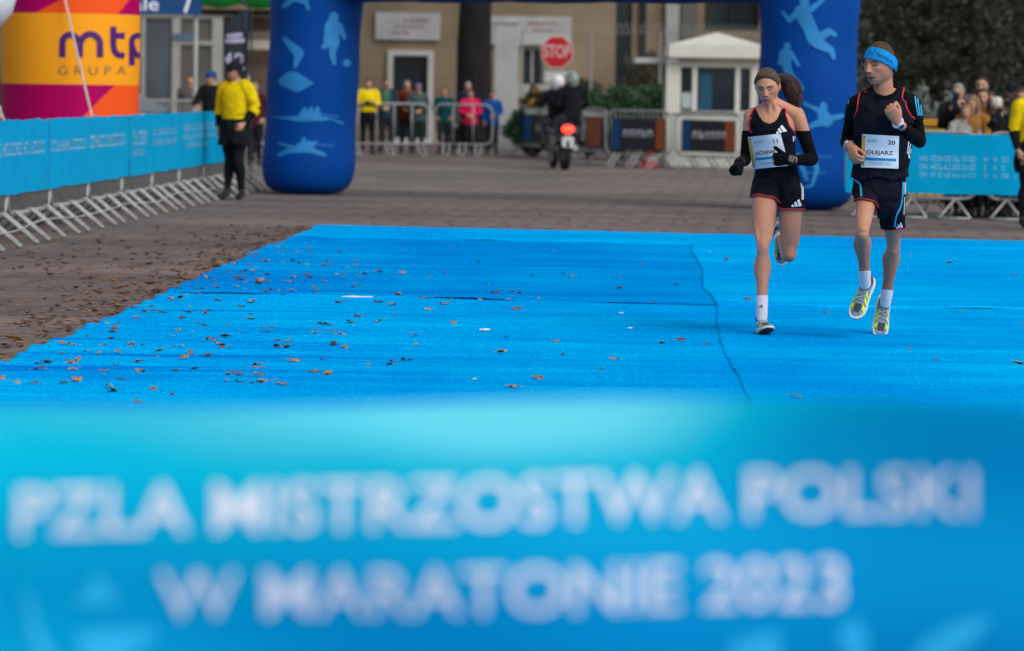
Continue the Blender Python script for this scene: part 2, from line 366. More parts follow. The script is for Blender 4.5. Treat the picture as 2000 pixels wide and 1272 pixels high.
def sheet(name, label, x0, x1, y0, y1, nx, ny, base, m, lipx0=0, lipx1=0, lipy1=0, lipy0=0):
    V = []; Fs = []
    for j in range(ny + 1):
        t = (j / ny) ** 1.25 if lipy0 else j / ny
        for i in range(nx + 1):
            s = (i / nx) ** 1.6 if lipx0 else i / nx
            X = 0; Yv = 0
            # solve the skewed quad by two fixed-point steps
            Xg = -2 + 6 * s
            for _ in range(3):
                ya, yb = y0(Xg), y1(Xg); Yv = ya + (yb - ya) * t
                xa, xb = x0(Yv), x1(Yv); Xg = xa + (xb - xa) * s
            z = base + height(Xg, Yv, 0)
            if lipx0 and i == 0: z -= base - .001
            if lipx1 and i == nx: z -= base - .001
            if lipy1 and j == ny: z -= base - .001
            if lipy0 and j == 0: z -= base - .001
            # raised, curling borders
            if lipy0: z += .016 * math.exp(-(t * (yb - ya) / .16) ** 2) * max(0.1, .55 + 1.1 * mnoise.noise(Vector((Xg * 1.7, 9, 1))))
            if lipy1: z += .010 * math.exp(-((1 - t) * (yb - ya) / .10) ** 2) * (0.6 + mnoise.noise(Vector((Xg * 2, 5, 1))))
            if lipx0: z += .006 * math.exp(-(s * (xb - xa) / .12) ** 2) * max(0.2, .55 + .9 * mnoise.noise(Vector((Yv * .9, 8, 1))))
            V.append((Xg, Yv, z))
    for j in range(ny):
        for i in range(nx):
            a = j * (nx + 1) + i; Fs.append((a, a + 1, a + nx + 2, a + nx + 1))
    mb = MB(); mb.add(V, Fs); o = mb.build(name, m, ang=None)
    return tag(o, label, 'carpet', 'strips of the blue race carpet')
sheet('carpet_strip', 'darker trodden blue carpet strip reaching back left of the long seam', x_left, x_seam, y_mid, lambda X: y_fold(X), 46, 420, .010, CARP_B, lipx0=1, lipy0=1)
sheet('carpet_strip', 'leaf-strewn blue carpet strip in front, left of the long seam', x_left, x_seam, lambda X: 3.0, lambda X: y_mid(X) + .30, 46, 560, .006, CARP_A, lipx0=1)
sheet('carpet_strip', 'bright blue carpet strip under the runners, right of the seam', lambda Y: x_seam(Y) - .05, lambda Y: 7.0, lambda X: 3.0, lambda X: y_mid_r(X) + .3, 70, 420, .010, CARP_A, lipx0=1)
sheet('carpet_strip', 'bright blue carpet strip behind the runners, right of the seam', lambda Y: x_seam(Y) - .05, lambda Y: 7.0, y_mid_r, y_fold, 70, 260, .015, CARP_A, lipx0=1, lipy0=1)
sheet('carpet_strip', 'narrow pale blue carpet strip along the far end of the carpet', lambda Y: x_left(Y) + .05, lambda Y: 7.0, lambda X: y_fold(X) - .1, y_rear, 90, 40, .021, CARP_A, lipy1=1, lipy0=1)

# ================================================================== finish tape
TAPE_Y = 4.6
def tape_y(x, z):
    """shape of the hanging fabric: long soft waves, top edge rolled back towards the sky in the middle"""
    y = TAPE_Y + .030 * math.sin(x * 3.1 + .6) + .012 * math.sin(x * 8.3 + z * 4 + 1.2) + .05 * (x / 1.2) ** 2 * .2
    t = max(0.0, (z - 1.055) / .07); e = math.exp(-((x + .04) / .24) ** 2)
    y += e * .075 * t * t
    y += .018 * math.sin(z * 19 + x * 2.2) * .7
    return y
def tape_mat():
    m = bpy.data.materials.new('tape_print_highlight'); m.use_nodes = True; n = m.node_tree.nodes; l = m.node_tree.links; b = n['Principled BSDF']
    tc = n.new('ShaderNodeTexCoord'); sx = n.new('ShaderNodeSeparateXYZ'); l.new(tc.outputs['Object'], sx.inputs[0])
    mp = n.new('ShaderNodeMapping'); mp.inputs['Scale'].default_value = (1.0, 0, 1.6); mp.inputs['Rotation'].default_value = (0, R(24), 0); l.new(tc.outputs['Object'], mp.inputs['Vector'])
    nz = n.new('ShaderNodeTexNoise'); nz.inputs['Scale'].default_value = 2.1; nz.inputs['Detail'].default_value = 1.5; l.new(mp.outputs[0], nz.inputs['Vector'])
    # printed run of colour: cyan on the left to royal blue on the right, in soft swooshes
    ad = n.new('ShaderNodeMath'); ad.operation = 'MULTIPLY_ADD'; l.new(nz.outputs['Fac'], ad.inputs[0]); ad.inputs[1].default_value = 0.55; 
    xr = n.new('ShaderNodeMapRange'); xr.inputs['From Min'].default_value = -0.75; xr.inputs['From Max'].default_value = 0.75; xr.inputs['To Min'].default_value = 0.13; xr.inputs['To Max'].default_value = 0.65; l.new(sx.outputs['X'], xr.inputs['Value'])
    zr = n.new('ShaderNodeMapRange'); zr.inputs['From Min'].default_value = 0.8; zr.inputs['From Max'].default_value = 1.12; zr.inputs['To Min'].default_value = 0.22; zr.inputs['To Max'].default_value = -0.18; l.new(sx.outputs['Z'], zr.inputs['Value'])
    zx = n.new('ShaderNodeMath'); zx.operation = 'ADD'; l.new(xr.outputs[0], zx.inputs[0]); l.new(zr.outputs[0], zx.inputs[1]); 
    # fabric highlight in the upper middle, painted into the print colour
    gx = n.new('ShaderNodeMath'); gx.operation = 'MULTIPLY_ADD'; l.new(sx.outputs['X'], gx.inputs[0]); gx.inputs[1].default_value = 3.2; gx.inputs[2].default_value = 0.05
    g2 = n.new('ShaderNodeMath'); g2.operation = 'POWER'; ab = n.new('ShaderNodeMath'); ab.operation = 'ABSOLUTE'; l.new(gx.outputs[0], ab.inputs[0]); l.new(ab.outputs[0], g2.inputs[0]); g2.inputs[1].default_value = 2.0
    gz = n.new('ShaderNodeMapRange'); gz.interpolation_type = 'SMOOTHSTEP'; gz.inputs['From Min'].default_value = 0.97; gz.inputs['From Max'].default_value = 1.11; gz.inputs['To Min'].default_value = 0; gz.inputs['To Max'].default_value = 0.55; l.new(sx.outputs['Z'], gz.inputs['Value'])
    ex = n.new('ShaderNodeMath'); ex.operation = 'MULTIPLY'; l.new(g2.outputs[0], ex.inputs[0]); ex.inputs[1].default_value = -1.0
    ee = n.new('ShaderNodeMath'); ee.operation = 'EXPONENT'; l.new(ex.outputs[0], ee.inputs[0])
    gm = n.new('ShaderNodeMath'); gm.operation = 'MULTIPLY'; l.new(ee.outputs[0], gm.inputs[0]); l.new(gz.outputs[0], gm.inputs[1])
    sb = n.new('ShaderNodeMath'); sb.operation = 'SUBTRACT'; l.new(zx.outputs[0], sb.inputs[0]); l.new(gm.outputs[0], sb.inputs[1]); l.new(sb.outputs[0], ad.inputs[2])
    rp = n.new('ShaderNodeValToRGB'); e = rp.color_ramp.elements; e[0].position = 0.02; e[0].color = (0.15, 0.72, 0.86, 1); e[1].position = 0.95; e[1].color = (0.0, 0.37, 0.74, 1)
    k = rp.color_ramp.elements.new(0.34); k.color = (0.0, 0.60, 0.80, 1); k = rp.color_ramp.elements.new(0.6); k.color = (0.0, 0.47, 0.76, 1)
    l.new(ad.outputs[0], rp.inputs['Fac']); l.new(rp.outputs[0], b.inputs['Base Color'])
    b.inputs['Roughness'].default_value = 0.7; b.inputs['Specular IOR Level'].default_value = 0.06
    tr = n.new('ShaderNodeBsdfTranslucent'); l.new(rp.outputs[0], tr.inputs['Color'])
    ms = n.new('ShaderNodeMixShader'); ms.inputs[0].default_value = 0.3; l.new(b.outputs[0], ms.inputs[1]); l.new(tr.outputs[0], ms.inputs[2]); l.new(ms.outputs[0], n['Material Output'].inputs['Surface'])
    return m
def tape_pt(px, py, off):
    p = at(px, py, TAPE_Y); return (p.x, tape_y(p.x, p.z) - off, p.z)
tp = thing('finish_tape', 'blurred blue finish tape with white lettering held across the foreground', 'finish tape', (0, TAPE_Y, 0.78))
mb = MB(); nx, nz_ = 160, 40; ZT, ZB = 1.118, 0.70
for side in (0, 1):
    V = [];
    for j in range(nz_ + 1):
        for i in range(nx + 1):
            x = -1.7 + 3.4 * i / nx
            zt = ZT + .004 * math.sin(x * 5) + .016 * x
            z = ZB + (zt - ZB) * j / nz_
            V.append((x, tape_y(x, z) + side * .0012, z))
    Fs = [(j * (nx + 1) + i, j * (nx + 1) + i + 1, (j + 1) * (nx + 1) + i + 1, (j + 1) * (nx + 1) + i) for j in range(nz_) for i in range(nx)]
    mb.add(V, Fs if not side else [f[::-1] for f in Fs])
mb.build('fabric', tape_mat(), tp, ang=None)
WHITE_INK = mat('white_ink', (0.72, 0.76, 0.86), 0.6, 0.03, 5)
def tape_line(txt, pxl, pxr, pyb_l, pyb_r, cap_px):
    V, Fs = text2d(txt, cap_px, bold=0.004, slices=50, spacing=1.0)
    V = np.array(V); wd = V[:, 0].max() - V[:, 0].min(); V[:, 0] *= (pxr - pxl) / wd
    sl = (pyb_r - pyb_l) / (pxr - pxl); xc = (pxl + pxr) / 2; yc = (pyb_l + pyb_r) / 2
    letters([tape_pt(xc + v[0], yc - v[1] + sl * v[0], .002) for v in V], Fs, 'letter', WHITE_INK, tp)
tape_line('PZLA MISTRZOSTWA POLSKI', 42, 1908, 1040, 1012, 92)
tape_line('W MARATONIE 2023', 312, 1652, 1206, 1190, 92)
# printed emblem pieces: pale triangle with a ring round it at the lower left, pale feathers lower right
PALE_INK = mat('pale_cyan_ink', (0.02, 0.47, 0.80), 0.6, 0.05, 5)
def tape_poly(pts, m, off=.0016):
    c = np.mean(np.array(pts), axis=0); V = [(c[0], c[1], 0)] + [(p[0], p[1], 0) for p in pts]; Fs = [(0, i + 1, (i + 1) % len(pts) + 1) for i in range(len(pts))]
    V, Fs = tri_refine(V, Fs, 40); out = [tape_pt(v[0], v[1], off) for v in V]
    mb = MB(); mb.add(out, [f[::-1] for f in Fs]); mb.build('printed_emblem', m, tp, smooth=False)
tape_poly([(148, 1180), (196, 1112), (240, 1180)], PALE_INK)
tape_poly([(150, 1232), (232, 1226), (318, 1226), (290, 1255), (220, 1300), (170, 1300)], PALE_INK)
tape_poly([(50, 1150), (62, 1150), (80, 1220), (118, 1300), (92, 1300), (60, 1230)], PALE_INK, .0018)
tape_poly([(1640, 1240), (1680, 1215), (1700, 1260), (1690, 1310), (1660, 1310)], PALE_INK)
tape_poly([(1790, 1270), (1860, 1225), (1940, 1205), (1900, 1260), (1840, 1310), (1790, 1310)], PALE_INK)
tape_poly([(1430, 1262), (1520, 1238), (1530, 1300), (1430, 1310)], PALE_INK)

# ================================================================== helpers for things far off
def bvh_of(*objs):
    V = []; Fs = []
    for o in objs:
        k = len(V); me = o.data
        M = o.matrix_basis if o.parent is None else Matrix.Identity(4)
        V += [tuple(v.co) for v in me.vertices]; Fs += [tuple(i + k for i in p.vertices) for p in me.polygons]
    return BVHTree.FromPolygons(V, Fs)
CAMP = Vector((0, 0, CAM_H))
def hit(bvh, px, py, off):
    d = ray(px, py).normalized(); h = bvh.ray_cast(CAMP, d)
    if h[0] is None: return None
    nrm = h[1] if h[1].dot(d) < 0 else -h[1]
    return h[0] + nrm * off
def decal(bvh, V2, Fs, off, name, m, parent, smooth=True):
    """lay a flat print (given in photograph pixels) on a surface that is already built"""
    P = [hit(bvh, v[0], v[1], off) for v in V2]
    F2 = [f for f in Fs if all(P[i] is not None for i in f)]
    mb = MB(); mb.add([p if p is not None else (0, 0, -5) for p in P], F2)
    return mb.build(name, m, parent, smooth)
def stroke2(x1, y1, x2, y2, w1, w2, n=6):
    a = math.atan2(y2 - y1, x2 - x1); P = []
    for k in range(n + 1): t = a + math.pi / 2 + math.pi * k / n; P.append((x1 + w1 * math.cos(t), y1 + w1 * math.sin(t)))
    for k in range(n + 1): t = a - math.pi / 2 + math.pi * k / n; P.append((x2 + w2 * math.cos(t), y2 + w2 * math.sin(t)))
    return P
def fan(P):
    c = np.mean(np.array(P), axis=0); V = [(c[0], c[1], 0)] + [(p[0], p[1], 0) for p in P]
    return V, [(0, i + 1, (i + 1) % len(P) + 1) for i in range(len(P))]
def figure_print(bvh, strokes, parent, m, name='printed_figure'):
    mb = MB(); k = 0
    for st in strokes:
        P = stroke2(*st) if isinstance(st, tuple) else st
        V, Fs = fan(P); V, Fs = tri_refine(V, Fs, 9); k += 1
        Q = [hit(bvh, v[0], v[1], .004 + .0012 * k) for v in V]
        mb.add([q if q is not None else (0, 0, -5) for q in Q], [f for f in Fs if all(Q[i] is not None for i in f)])
    return mb.build(name, m, parent)
def text_px(s, px, py, cap, width=None, bold=.01, slope=0.0, shear=0.0, spacing=1.0, L=None):
    """lettering laid out in pixels: px = centre, py = baseline"""
    V, Fs = text2d(s, cap, bold=bold, shear=shear, spacing=spacing)
    V = np.array(V)
    if width: V[:, 0] *= width / (V[:, 0].max() - V[:, 0].min())
    V = [(px + v[0], py - v[1] + slope * v[0], 0) for v in V]
    if L: V, Fs = tri_refine(V, Fs, L)
    return V, Fs

STEEL = mat('galvanised_steel', (0.31, 0.325, 0.33), 0.6, 0.2, 12, metal=0.4, spec=0.3)
BANNER = mat('banner_cyan', (0.0, 0.32, 0.61), 0.75, 0.06, 3, 0.12, 8, spec=0.05)
INK = mat('banner_white_print', (0.22, 0.52, 0.76), 0.6, 0.05, 5)
def barrier_parts(L=2.35, h=1.1, foot=0.34, truss=False, gap=.105):
    """crowd barrier along +X from the origin, front towards -Y (meshes in the barrier's own frame)"""
    f = MB(); r = .19; z0 = .25
    P = [(r, 0, z0)] + [(L - r + r * math.sin(a), 0, z0 + r - r * math.cos(a)) for a in np.linspace(0, math.pi / 2, 5)] + [(L - r + r * math.cos(a), 0, h - r + r * math.sin(a)) for a in np.linspace(0, math.pi / 2, 5)] + \
        [(r - r * math.sin(a), 0, h - r + r * math.cos(a)) for a in np.linspace(0, math.pi / 2, 5)] + [(r - r * math.cos(a), 0, z0 + r - r * math.sin(a)) for a in np.linspace(0, math.pi / 2, 5)]
    f.tube(P, .021, 8)
    b = MB()
    n = max(2, int(L / gap)); br_r = .009 if gap < .2 else .017
    for i in range(1, n): b.tube([(L * i / n, 0, z0), (L * i / n, 0, h)], br_r, 6)
    feet = []
    for x in (() if truss else (.30, L * .5, L - .30)):
        m = MB()
        for dx in (-.06, .06):
            m.tube([(x + dx, -foot, .02), (x + dx, -.04, z0 + .02), (x + dx, .04, z0 + .02), (x + dx, foot, .02)], .018, 6)
        m.tube([(x - .06, -foot, .02), (x + .06, -foot, .02)], .019, 6); m.tube([(x - .06, foot, .02), (x + .06, foot, .02)], .019, 6)
        feet.append(m.mesh('foot', True))
    if truss:
        for q in range(5):
            x = .15 + (L - .3) * (q + .5) / 5; m = MB(); d = .30
            for sg in (-1, 1): m.tube([(x, 0, z0), (x + sg * .19, -d if q % 2 == 0 else d, .02)], .017, 6)
            m.tube([(x - .19, -d if q % 2 == 0 else d, .02), (x + .19, -d if q % 2 == 0 else d, .02)], .015, 6); feet.append(m.mesh('foot', True))
    return f.mesh('frame', True), b.mesh('bars', True), feet
BAR = {}
def place_barrier(a, b, label, group, h=1.1, bars=True, foot=.34, truss=False, gap=.105):
    """a crowd barrier standing from ground point a to b; its front is to the right of a->b turned towards the camera"""
    a = Vector((a[0], a[1], 0)); b = Vector((b[0], b[1], 0)); L = round((b - a).length - .05, 2); key = (L, h, foot, truss, gap)
    if key not in BAR: BAR[key] = barrier_parts(L, h, foot, truss, gap)
    fr, br, ft = BAR[key]; rz = math.atan2(b.y - a.y, b.x - a.x)
    t = thing('crowd_barrier', label, 'barrier', a, group, rz)
    link('frame', fr, STEEL, t, True)
    if bars: link('bars', br, STEEL, t, True)
    for f in ft: link('foot', f, STEEL, t, True)
    return t
def banner_on(a, b, z0, z1, off, label, seed, marks, m=BANNER, group=None, name='fence_banner', nseg=60, sag=.01, ink=INK):
    """printed fabric hung on barriers from a to b; marks = [(s0, s1, z0, z1, kind)] printed blocks along the length"""
    a = Vector((a[0], a[1], 0)); b = Vector((b[0], b[1], 0)); d = (b - a); L = d.length; d.normalize(); nrm = Vector((d.y, -d.x, 0))
    def pt(s, z, o):
        k = (z - z0) / (z1 - z0)
        wv = .010 * mnoise.noise(Vector((s * 2.2, seed, z * 1.2))) + .006 * math.sin(s * 9 + seed + z * 2) + .012 * (1 - k) * mnoise.noise(Vector((s * 1.1, seed + 5, 0)))
        return a + d * s + nrm * (off + abs(wv) + o) + Vector((0, 0, z))
    t = thing(name, label, 'banner', a + nrm * off + Vector((0, 0, z0)), group)
    mb = MB(); nz = 8
    for sd in (0, 1):
        V = []
        for j in range(nz + 1):
            for i in range(nseg + 1):
                s = L * i / nseg
                zb = z0 + .015 * mnoise.noise(Vector((s * 1.5, seed, 3))); zt = z1 + sag * mnoise.noise(Vector((s * 2.5, seed, 7)))
                V.append(pt(s, zb + (zt - zb) * j / nz, -.001 * sd))
        Fs = [(j * (nseg + 1) + i, j * (nseg + 1) + i + 1, (j + 1) * (nseg + 1) + i + 1, (j + 1) * (nseg + 1) + i) for j in range(nz) for i in range(nseg)]
        mb.add(V, Fs if sd == 0 else [f[::-1] for f in Fs])
    mb.build('fabric', m, t, ang=None)
    rr = random.Random(seed * 7 + 1); pm = MB()
    for (s0, s1, za, zb, kind) in marks:
        s = s0
        while s < s1:
            wd = rr.uniform(.3, .75) * (zb - za) * (1.0 if kind == 'text' else 1.4); e = min(s + wd, s1)
            # letter-like strokes: uprights and bars
            bits = [(s, s + .25 * (e - s), za, zb)]
            c = rr.random()
            if c < .5: bits += [(s + .25 * (e - s), e, zb - .22 * (zb - za), zb), (s + .25 * (e - s), e, za, za + .2 * (zb - za))]
            elif c < .8: bits += [(e - .25 * (e - s), e, za, zb), (s + .25 * (e - s), e - .25 * (e - s), za + .42 * (zb - za), za + .6 * (zb - za))]
            else: bits += [(s + .25 * (e - s), e, za, za + .22 * (zb - za))]
            for (p, q, u, v) in bits:
                pm.add([pt(p, u, .003), pt(q, u, .003), pt(q, v, .003), pt(p, v, .003)], [(0, 1, 2, 3)])
            s = e + .22 * (zb - za) + (0.5 * (zb - za) if rr.random() < .18 else 0)
    if pm.v: tag(pm.build('lettering', ink, t, smooth=False), kind='stuff')
    return t

# ================================================================== left fence line
LA, LB = gnd(0, 494), gnd(432, 392)
ld = (LB - LA).normalized(); ln = Vector((ld.y, -ld.x, 0))          # ln points to the course
ORDER = ['nearest', 'second', 'third', 'fourth', 'fifth', 'sixth', 'seventh', 'eighth', 'ninth', 'tenth', 'eleventh']
base0 = LA - ln * .34 - ld * 2.6; STEP = 2.42; NLEFT = 10
for i in range(NLEFT):
    a = base0 + ld * STEP * i; b = base0 + ld * STEP * (i + 1)
    place_barrier(a, b, '%s steel crowd barrier of the left line carrying blue banners' % ORDER[i] if i < NLEFT - 1 else 'last steel barrier of the left line, behind the yellow-shirted steward', 'barriers along the left of the course')
def lp(s): return base0 + ld * s
spans = [(.0, 4.06), (4.07, 6.96), (6.97, 12.42), (12.43, 16.72), (16.73, 21.6)]
labs = ['nearest blue banner on the left barriers with two rows of print', 'second blue banner on the left barriers with one row of small print', 'long blue banner on the left barriers below the orange inflatable', 'blue banner on the left barriers with a block of logos', 'farthest blue banner of the left barriers, beside the steward']
marks = [[(.2, 3.9, .80, .98, 'text'), (.2, 3.9, .60, .67, 'text')], [(.1, 2.7, .80, .92, 'text')], [(.1, 2.3, .80, .91, 'text'), (2.5, 5.2, .80, .93, 'text')], [(.3, 1.4, .78, .95, 'text'), (.3, 1.2, .66, .73, 'text'), (1.9, 4.0, .88, .95, 'text'), (1.9, 4.0, .76, .83, 'text')], [(.3, 3.6, .90, .98, 'text'), (.3, 3.6, .80, .86, 'text'), (.5, 2.6, .69, .75, 'text')]]
for i, (s0, s1) in enumerate(spans):
    banner_on(lp(s0), lp(s1), .44, 1.13, .03, labs[i], i + 1, marks[i], group='blue banners on the left barriers', sag=.02)
cb = MB(); pts = [lp(s) + ln * (.20 + .03 * math.sin(s * 2)) + Vector((0, 0, .155 + .02 * math.sin(s * 1.3))) for s in np.linspace(0, STEP * NLEFT - 2, 60)]
cb.tube(pts, .007, 6); tag(cb.build('cable', mat('grey_cable', (.4, .4, .4), .6, 0)), 'thin grey cable strung along the feet of the left barriers', 'cable')

# ================================================================== right fence line
RA, RB = gnd(1655, 426), gnd(2200, 437)
rd = (RB - RA).normalized()
NR = 2
off = Vector((0, .34, 0)); RL = (RB - RA).length / NR
for i in range(NR):
    if RL * i > 6: break
    place_barrier(RA + off + rd * RL * i, RA + off + rd * RL * (i + 1), ['steel barrier of the right line just behind the man in the headband', 'steel barrier of the right line in front of the spectators', 'steel barrier of the right line beyond the edge steward'][i] , 'barriers along the right of the course', h=1.05, truss=True)
rm = []
for (u0, u1) in ((1800, 1815), (1822, 1845), (1848, 1860), (1865, 1880), (1884, 1893), (1897, 1908), (1925, 1932), (1944, 1950), (1960, 1972), (1985, 1999), (2010, 2030)):
    for za, zb in ((.70, .76), (.60, .66), (.51, .56)):
        s0 = (at(u0, 420, RA.y).x - RA.x); s1 = (at(u1, 420, RA.y).x - RA.x); rm.append((s0, s1, za, zb, 'text'))
banner_on(RA + off, RB + off, .30, 1.03, .03, 'blue banner with blocks of white logos on the right barriers', 21, rm, nseg=70)

# ================================================================== inflatable arch
ARCH = mat('arch_blue_fabric', (0.0, 0.055, 0.30), 0.6, 0.08, 2, 0.15, 5, spec=0.08)
ARCH_INK = mat('arch_light_blue_print', (0.02, 0.22, 0.56), 0.6, 0.12, 4)
RAD = .63
gl, gr = gnd(596, 381), gnd(1575, 412)
cl = gl + Vector((0, RAD * .8, 0)); cr = gr + Vector((0, RAD * .8, 0))
beam_z = at(1100, 6, (cl.y + cr.y) / 2 - RAD * .3).z + RAD
top_l = at(619, 0, cl.y); sl = (top_l.x - cl.x) / top_l.z
ar = thing('inflatable_arch', 'blue inflatable arch printed with pale athlete silhouettes', 'inflatable arch', (cl + cr) / 2)
def arch_leg(c, lean):
    mb = MB(); prof = [(.02, .012), (.30, .012), (.46, .03), (.56, .10), (.61, .20), (.635, .36)]
    z = .5
    while z < beam_z + .3: prof.append((RAD + .012 * math.sin(z * 5), z)); z += .12
    prof.append((RAD * .9, beam_z + .45)); prof.append((RAD * .5, beam_z + .6))
    mb.lathe(prof, (0, 0, 0), 48)
    mb.v = [(v[0] * (1 + .012 * math.sin(v[2] * 3)) + c.x + lean * v[2], v[1] + c.y, v[2]) for v in mb.v]
    return mb
la = arch_leg(cl, sl).build('leg', ARCH, ar); ra = arch_leg(cr, 0.012).build('leg', ARCH, ar)
bm_ = MB(); A = Vector((cl.x + sl * beam_z, cl.y, beam_z)); B = Vector((cr.x + .012 * beam_z, cr.y, beam_z))
BL = (B - A).length
prof = [(RAD * (1.0 + .01 * math.sin(k * .7)) * (.985 if k % 8 == 0 else 1), BL * k / 40) for k in range(41)]
bm_.lathe(prof, A, 40, axis=(B - A)); bm_.build('beam', ARCH, ar)
bl, br_ = bvh_of(la), bvh_of(ra)
S = figure_print
S(bl, [(652, 32, 653, 36, 9, 8), (649, 48, 651, 78, 13, 11), (640, 50, 636, 82, 6, 4), (662, 50, 672, 74, 6, 4), (645, 82, 632, 92, 9, 5), (654, 80, 648, 104, 9, 6), (648, 104, 652, 124, 6, 4)], ar, ARCH_INK)
S(bl, [(677, 123, 677.5, 123, 7.5, 7.5)], ar, ARCH_INK, 'printed_ball')
S(bl, [(555, 12, 575, -4, 4, 7), (575, -4, 598, 4, 7, 5), (598, 4, 602, 17, 4, 4)], ar, ARCH_INK)
S(bl, [(556, 76, 570, 90, 4, 7), (570, 90, 584, 104, 8, 10), (584, 104, 580, 120, 9, 6), (580, 120, 577, 130, 6, 4)], ar, ARCH_INK)
S(bl, [[(543, 156), (566, 139), (580, 141), (614, 163), (580, 181), (548, 166)]], ar, ARCH_INK, 'printed_gym_box')
S(bl, [(532, 229, 640, 231, 1.2, 3), (585, 232, 640, 232, 6, 3), (585, 232, 545, 230, 6, 1), (596, 213, 590, 226, 4, 7), (608, 212, 603, 226, 4, 7), (620, 212, 616, 226, 4, 7), (590, 226, 622, 226, 6, 6), (640, 230, 668, 241, 1.5, 2), (618, 222, 660, 228, 1, 1)], ar, ARCH_INK)
S(bl, [(545, 303, 570, 292, 3, 6), (570, 292, 600, 290, 7, 8), (600, 290, 634, 303, 7, 3), (594, 272, 593, 276, 4, 5), (585, 285, 605, 283, 6, 8), (545, 280, 575, 288, 2, 3), (600, 284, 618, 278, 3, 3), (600, 283, 650, 285, 1, .8)], ar, ARCH_INK)
S(br_, [(1571, 4, 1573, 8, 9, 8), (1566, 24, 1580, 50, 15, 14), (1580, 50, 1592, 78, 13, 14), (1556, 26, 1542, 40, 6, 5), (1542, 40, 1530, 24, 5, 3), (1582, 20, 1602, 4, 6, 4), (1602, 4, 1612, -8, 4, 4), (1598, 74, 1618, 62, 9, 7), (1618, 62, 1630, 68, 6, 4), (1596, 84, 1622, 98, 11, 7), (1622, 98, 1627, 113, 6, 4)], ar, ARCH_INK)
S(br_, [(1538, 90, 1538, 93, 7, 7), (1535, 104, 1537, 118, 11, 10), (1528, 104, 1524, 124, 5, 4), (1545, 104, 1560, 128, 5, 3), (1536, 126, 1542, 144, 9, 8), (1544, 146, 1566, 172, 7, 5)], ar, ARCH_INK)
S(br_, [(1608, 206, 1609, 209, 7, 7), (1606, 222, 1614, 236, 11, 12), (1600, 216, 1572, 204, 5, 3), (1612, 234, 1645, 226, 7, 4), (1604, 238, 1584, 246, 8, 5), (1584, 246, 1574, 252, 5, 3), (1570, 200, 1590, 212, 2, 3)], ar, ARCH_INK)
S(br_, [(1588, 312, 1596, 330, 6, 5), (1596, 330, 1586, 362, 5, 3), (1586, 362, 1574, 366, 3, 3), (1560, 305, 1575, 350, 6, 4)], ar, ARCH_INK)
S(br_, [(1560, 306, 1622, 306.5, 1, .8)], ar, ARCH_INK, 'printed_line'); S(br_, [(1572, 337, 1612, 338, 1, .8)], ar, ARCH_INK, 'printed_line')

# ================================================================== orange and magenta inflatable column
CY = 49.0; cc = at(137, 236, CY); CR = 134 * CY / FPX
def mtp_mat():
    m = bpy.data.materials.new('inflatable_print'); m.use_nodes = True; n = m.node_tree.nodes; l = m.node_tree.links; b = n['Principled BSDF']
    tc = n.new('ShaderNodeTexCoord'); sx = n.new('ShaderNodeSeparateXYZ'); l.new(tc.outputs['Object'], sx.inputs[0])
    def M(op, a, c):
        k = n.new('ShaderNodeMath'); k.operation = op
        for i, v in enumerate((a, c)):
            if isinstance(v, (int, float)): k.inputs[i].default_value = v
            else: l.new(v, k.inputs[i])
        return k.outputs[0]
    x, z = sx.outputs['X'], sx.outputs['Z']
    zt = at(137, 26, CY - CR).z; zb = at(137, 165, CY - CR).z
    band = M('MULTIPLY', M('GREATER_THAN', z, zb), M('LESS_THAN', z, zt))
    p, q = at(222, 165, CY - CR), at(155, 235, CY - CR)
    low = M('GREATER_THAN', M('SUBTRACT', x, M('ADD', M('MULTIPLY', M('SUBTRACT', z, p.z), (q.x - p.x) / (q.z - p.z)), p.x)), 0)
    p, q = at(66, 26, CY - CR), at(118, 0, CY - CR)
    up = M('GREATER_THAN', M('SUBTRACT', x, M('ADD', M('MULTIPLY', M('SUBTRACT', z, p.z), (q.x - p.x) / (q.z - p.z)), p.x)), 0)
    p, q = at(226, 26, CY - CR), at(244, 0, CY - CR)
    up2 = M('LESS_THAN', M('SUBTRACT', x, M('ADD', M('MULTIPLY', M('SUBTRACT', z, p.z), (q.x - p.x) / (q.z - p.z)), p.x)), 0)
    top = M('GREATER_THAN', z, zt)
    orange = M('ADD', M('MULTIPLY', top, M('MULTIPLY', up, up2)), M('MULTIPLY', M('SUBTRACT', 1, top), low))
    m1 = n.new('ShaderNodeMix'); m1.data_type = 'RGBA'; l.new(orange, m1.inputs[0]); m1.inputs[6].default_value = (0.38, 0.0, 0.10, 1); m1.inputs[7].default_value = (0.80, 0.09, 0.015, 1)
    m2 = n.new('ShaderNodeMix'); m2.data_type = 'RGBA'; l.new(band, m2.inputs[0]); l.new(m1.outputs[2], m2.inputs[6]); m2.inputs[7].default_value = (0.84, 0.34, 0.015, 1)
    l.new(m2.outputs[2], b.inputs['Base Color']); b.inputs['Roughness'].default_value = .65; b.inputs['Specular IOR Level'].default_value = .08
    return m
mt = thing('inflatable_column', 'orange and magenta inflatable column with purple lettering on a yellow band', 'inflatable', (cc.x, cc.y, 0))
c = MB(); prof = [(.1, .01), (CR * .8, .01), (CR * .97, .12)] + [(CR * (1 + .006 * math.sin(z * 4)), z) for z in np.linspace(.3, 3.6, 24)] + [(CR * .9, 3.85), (CR * .5, 4.0), (.05, 4.03)]
c.lathe(prof, (cc.x, cc.y, 0), 64); col = c.build('body', mtp_mat(), mt)
bc = bvh_of(col)
PURP = mat('purple_print', (0.065, 0.008, 0.14), 0.6, 0.05, 4); GREYP = mat('brown_print', (0.25, 0.12, 0.06), 0.6, 0.05, 4)
for args in ((('m'), 158, 112, 66, 84, .03), (('t'), 231, 112, 50, 30, .03), (('p'), 266, 112, 50, 30, .03)):
    pass
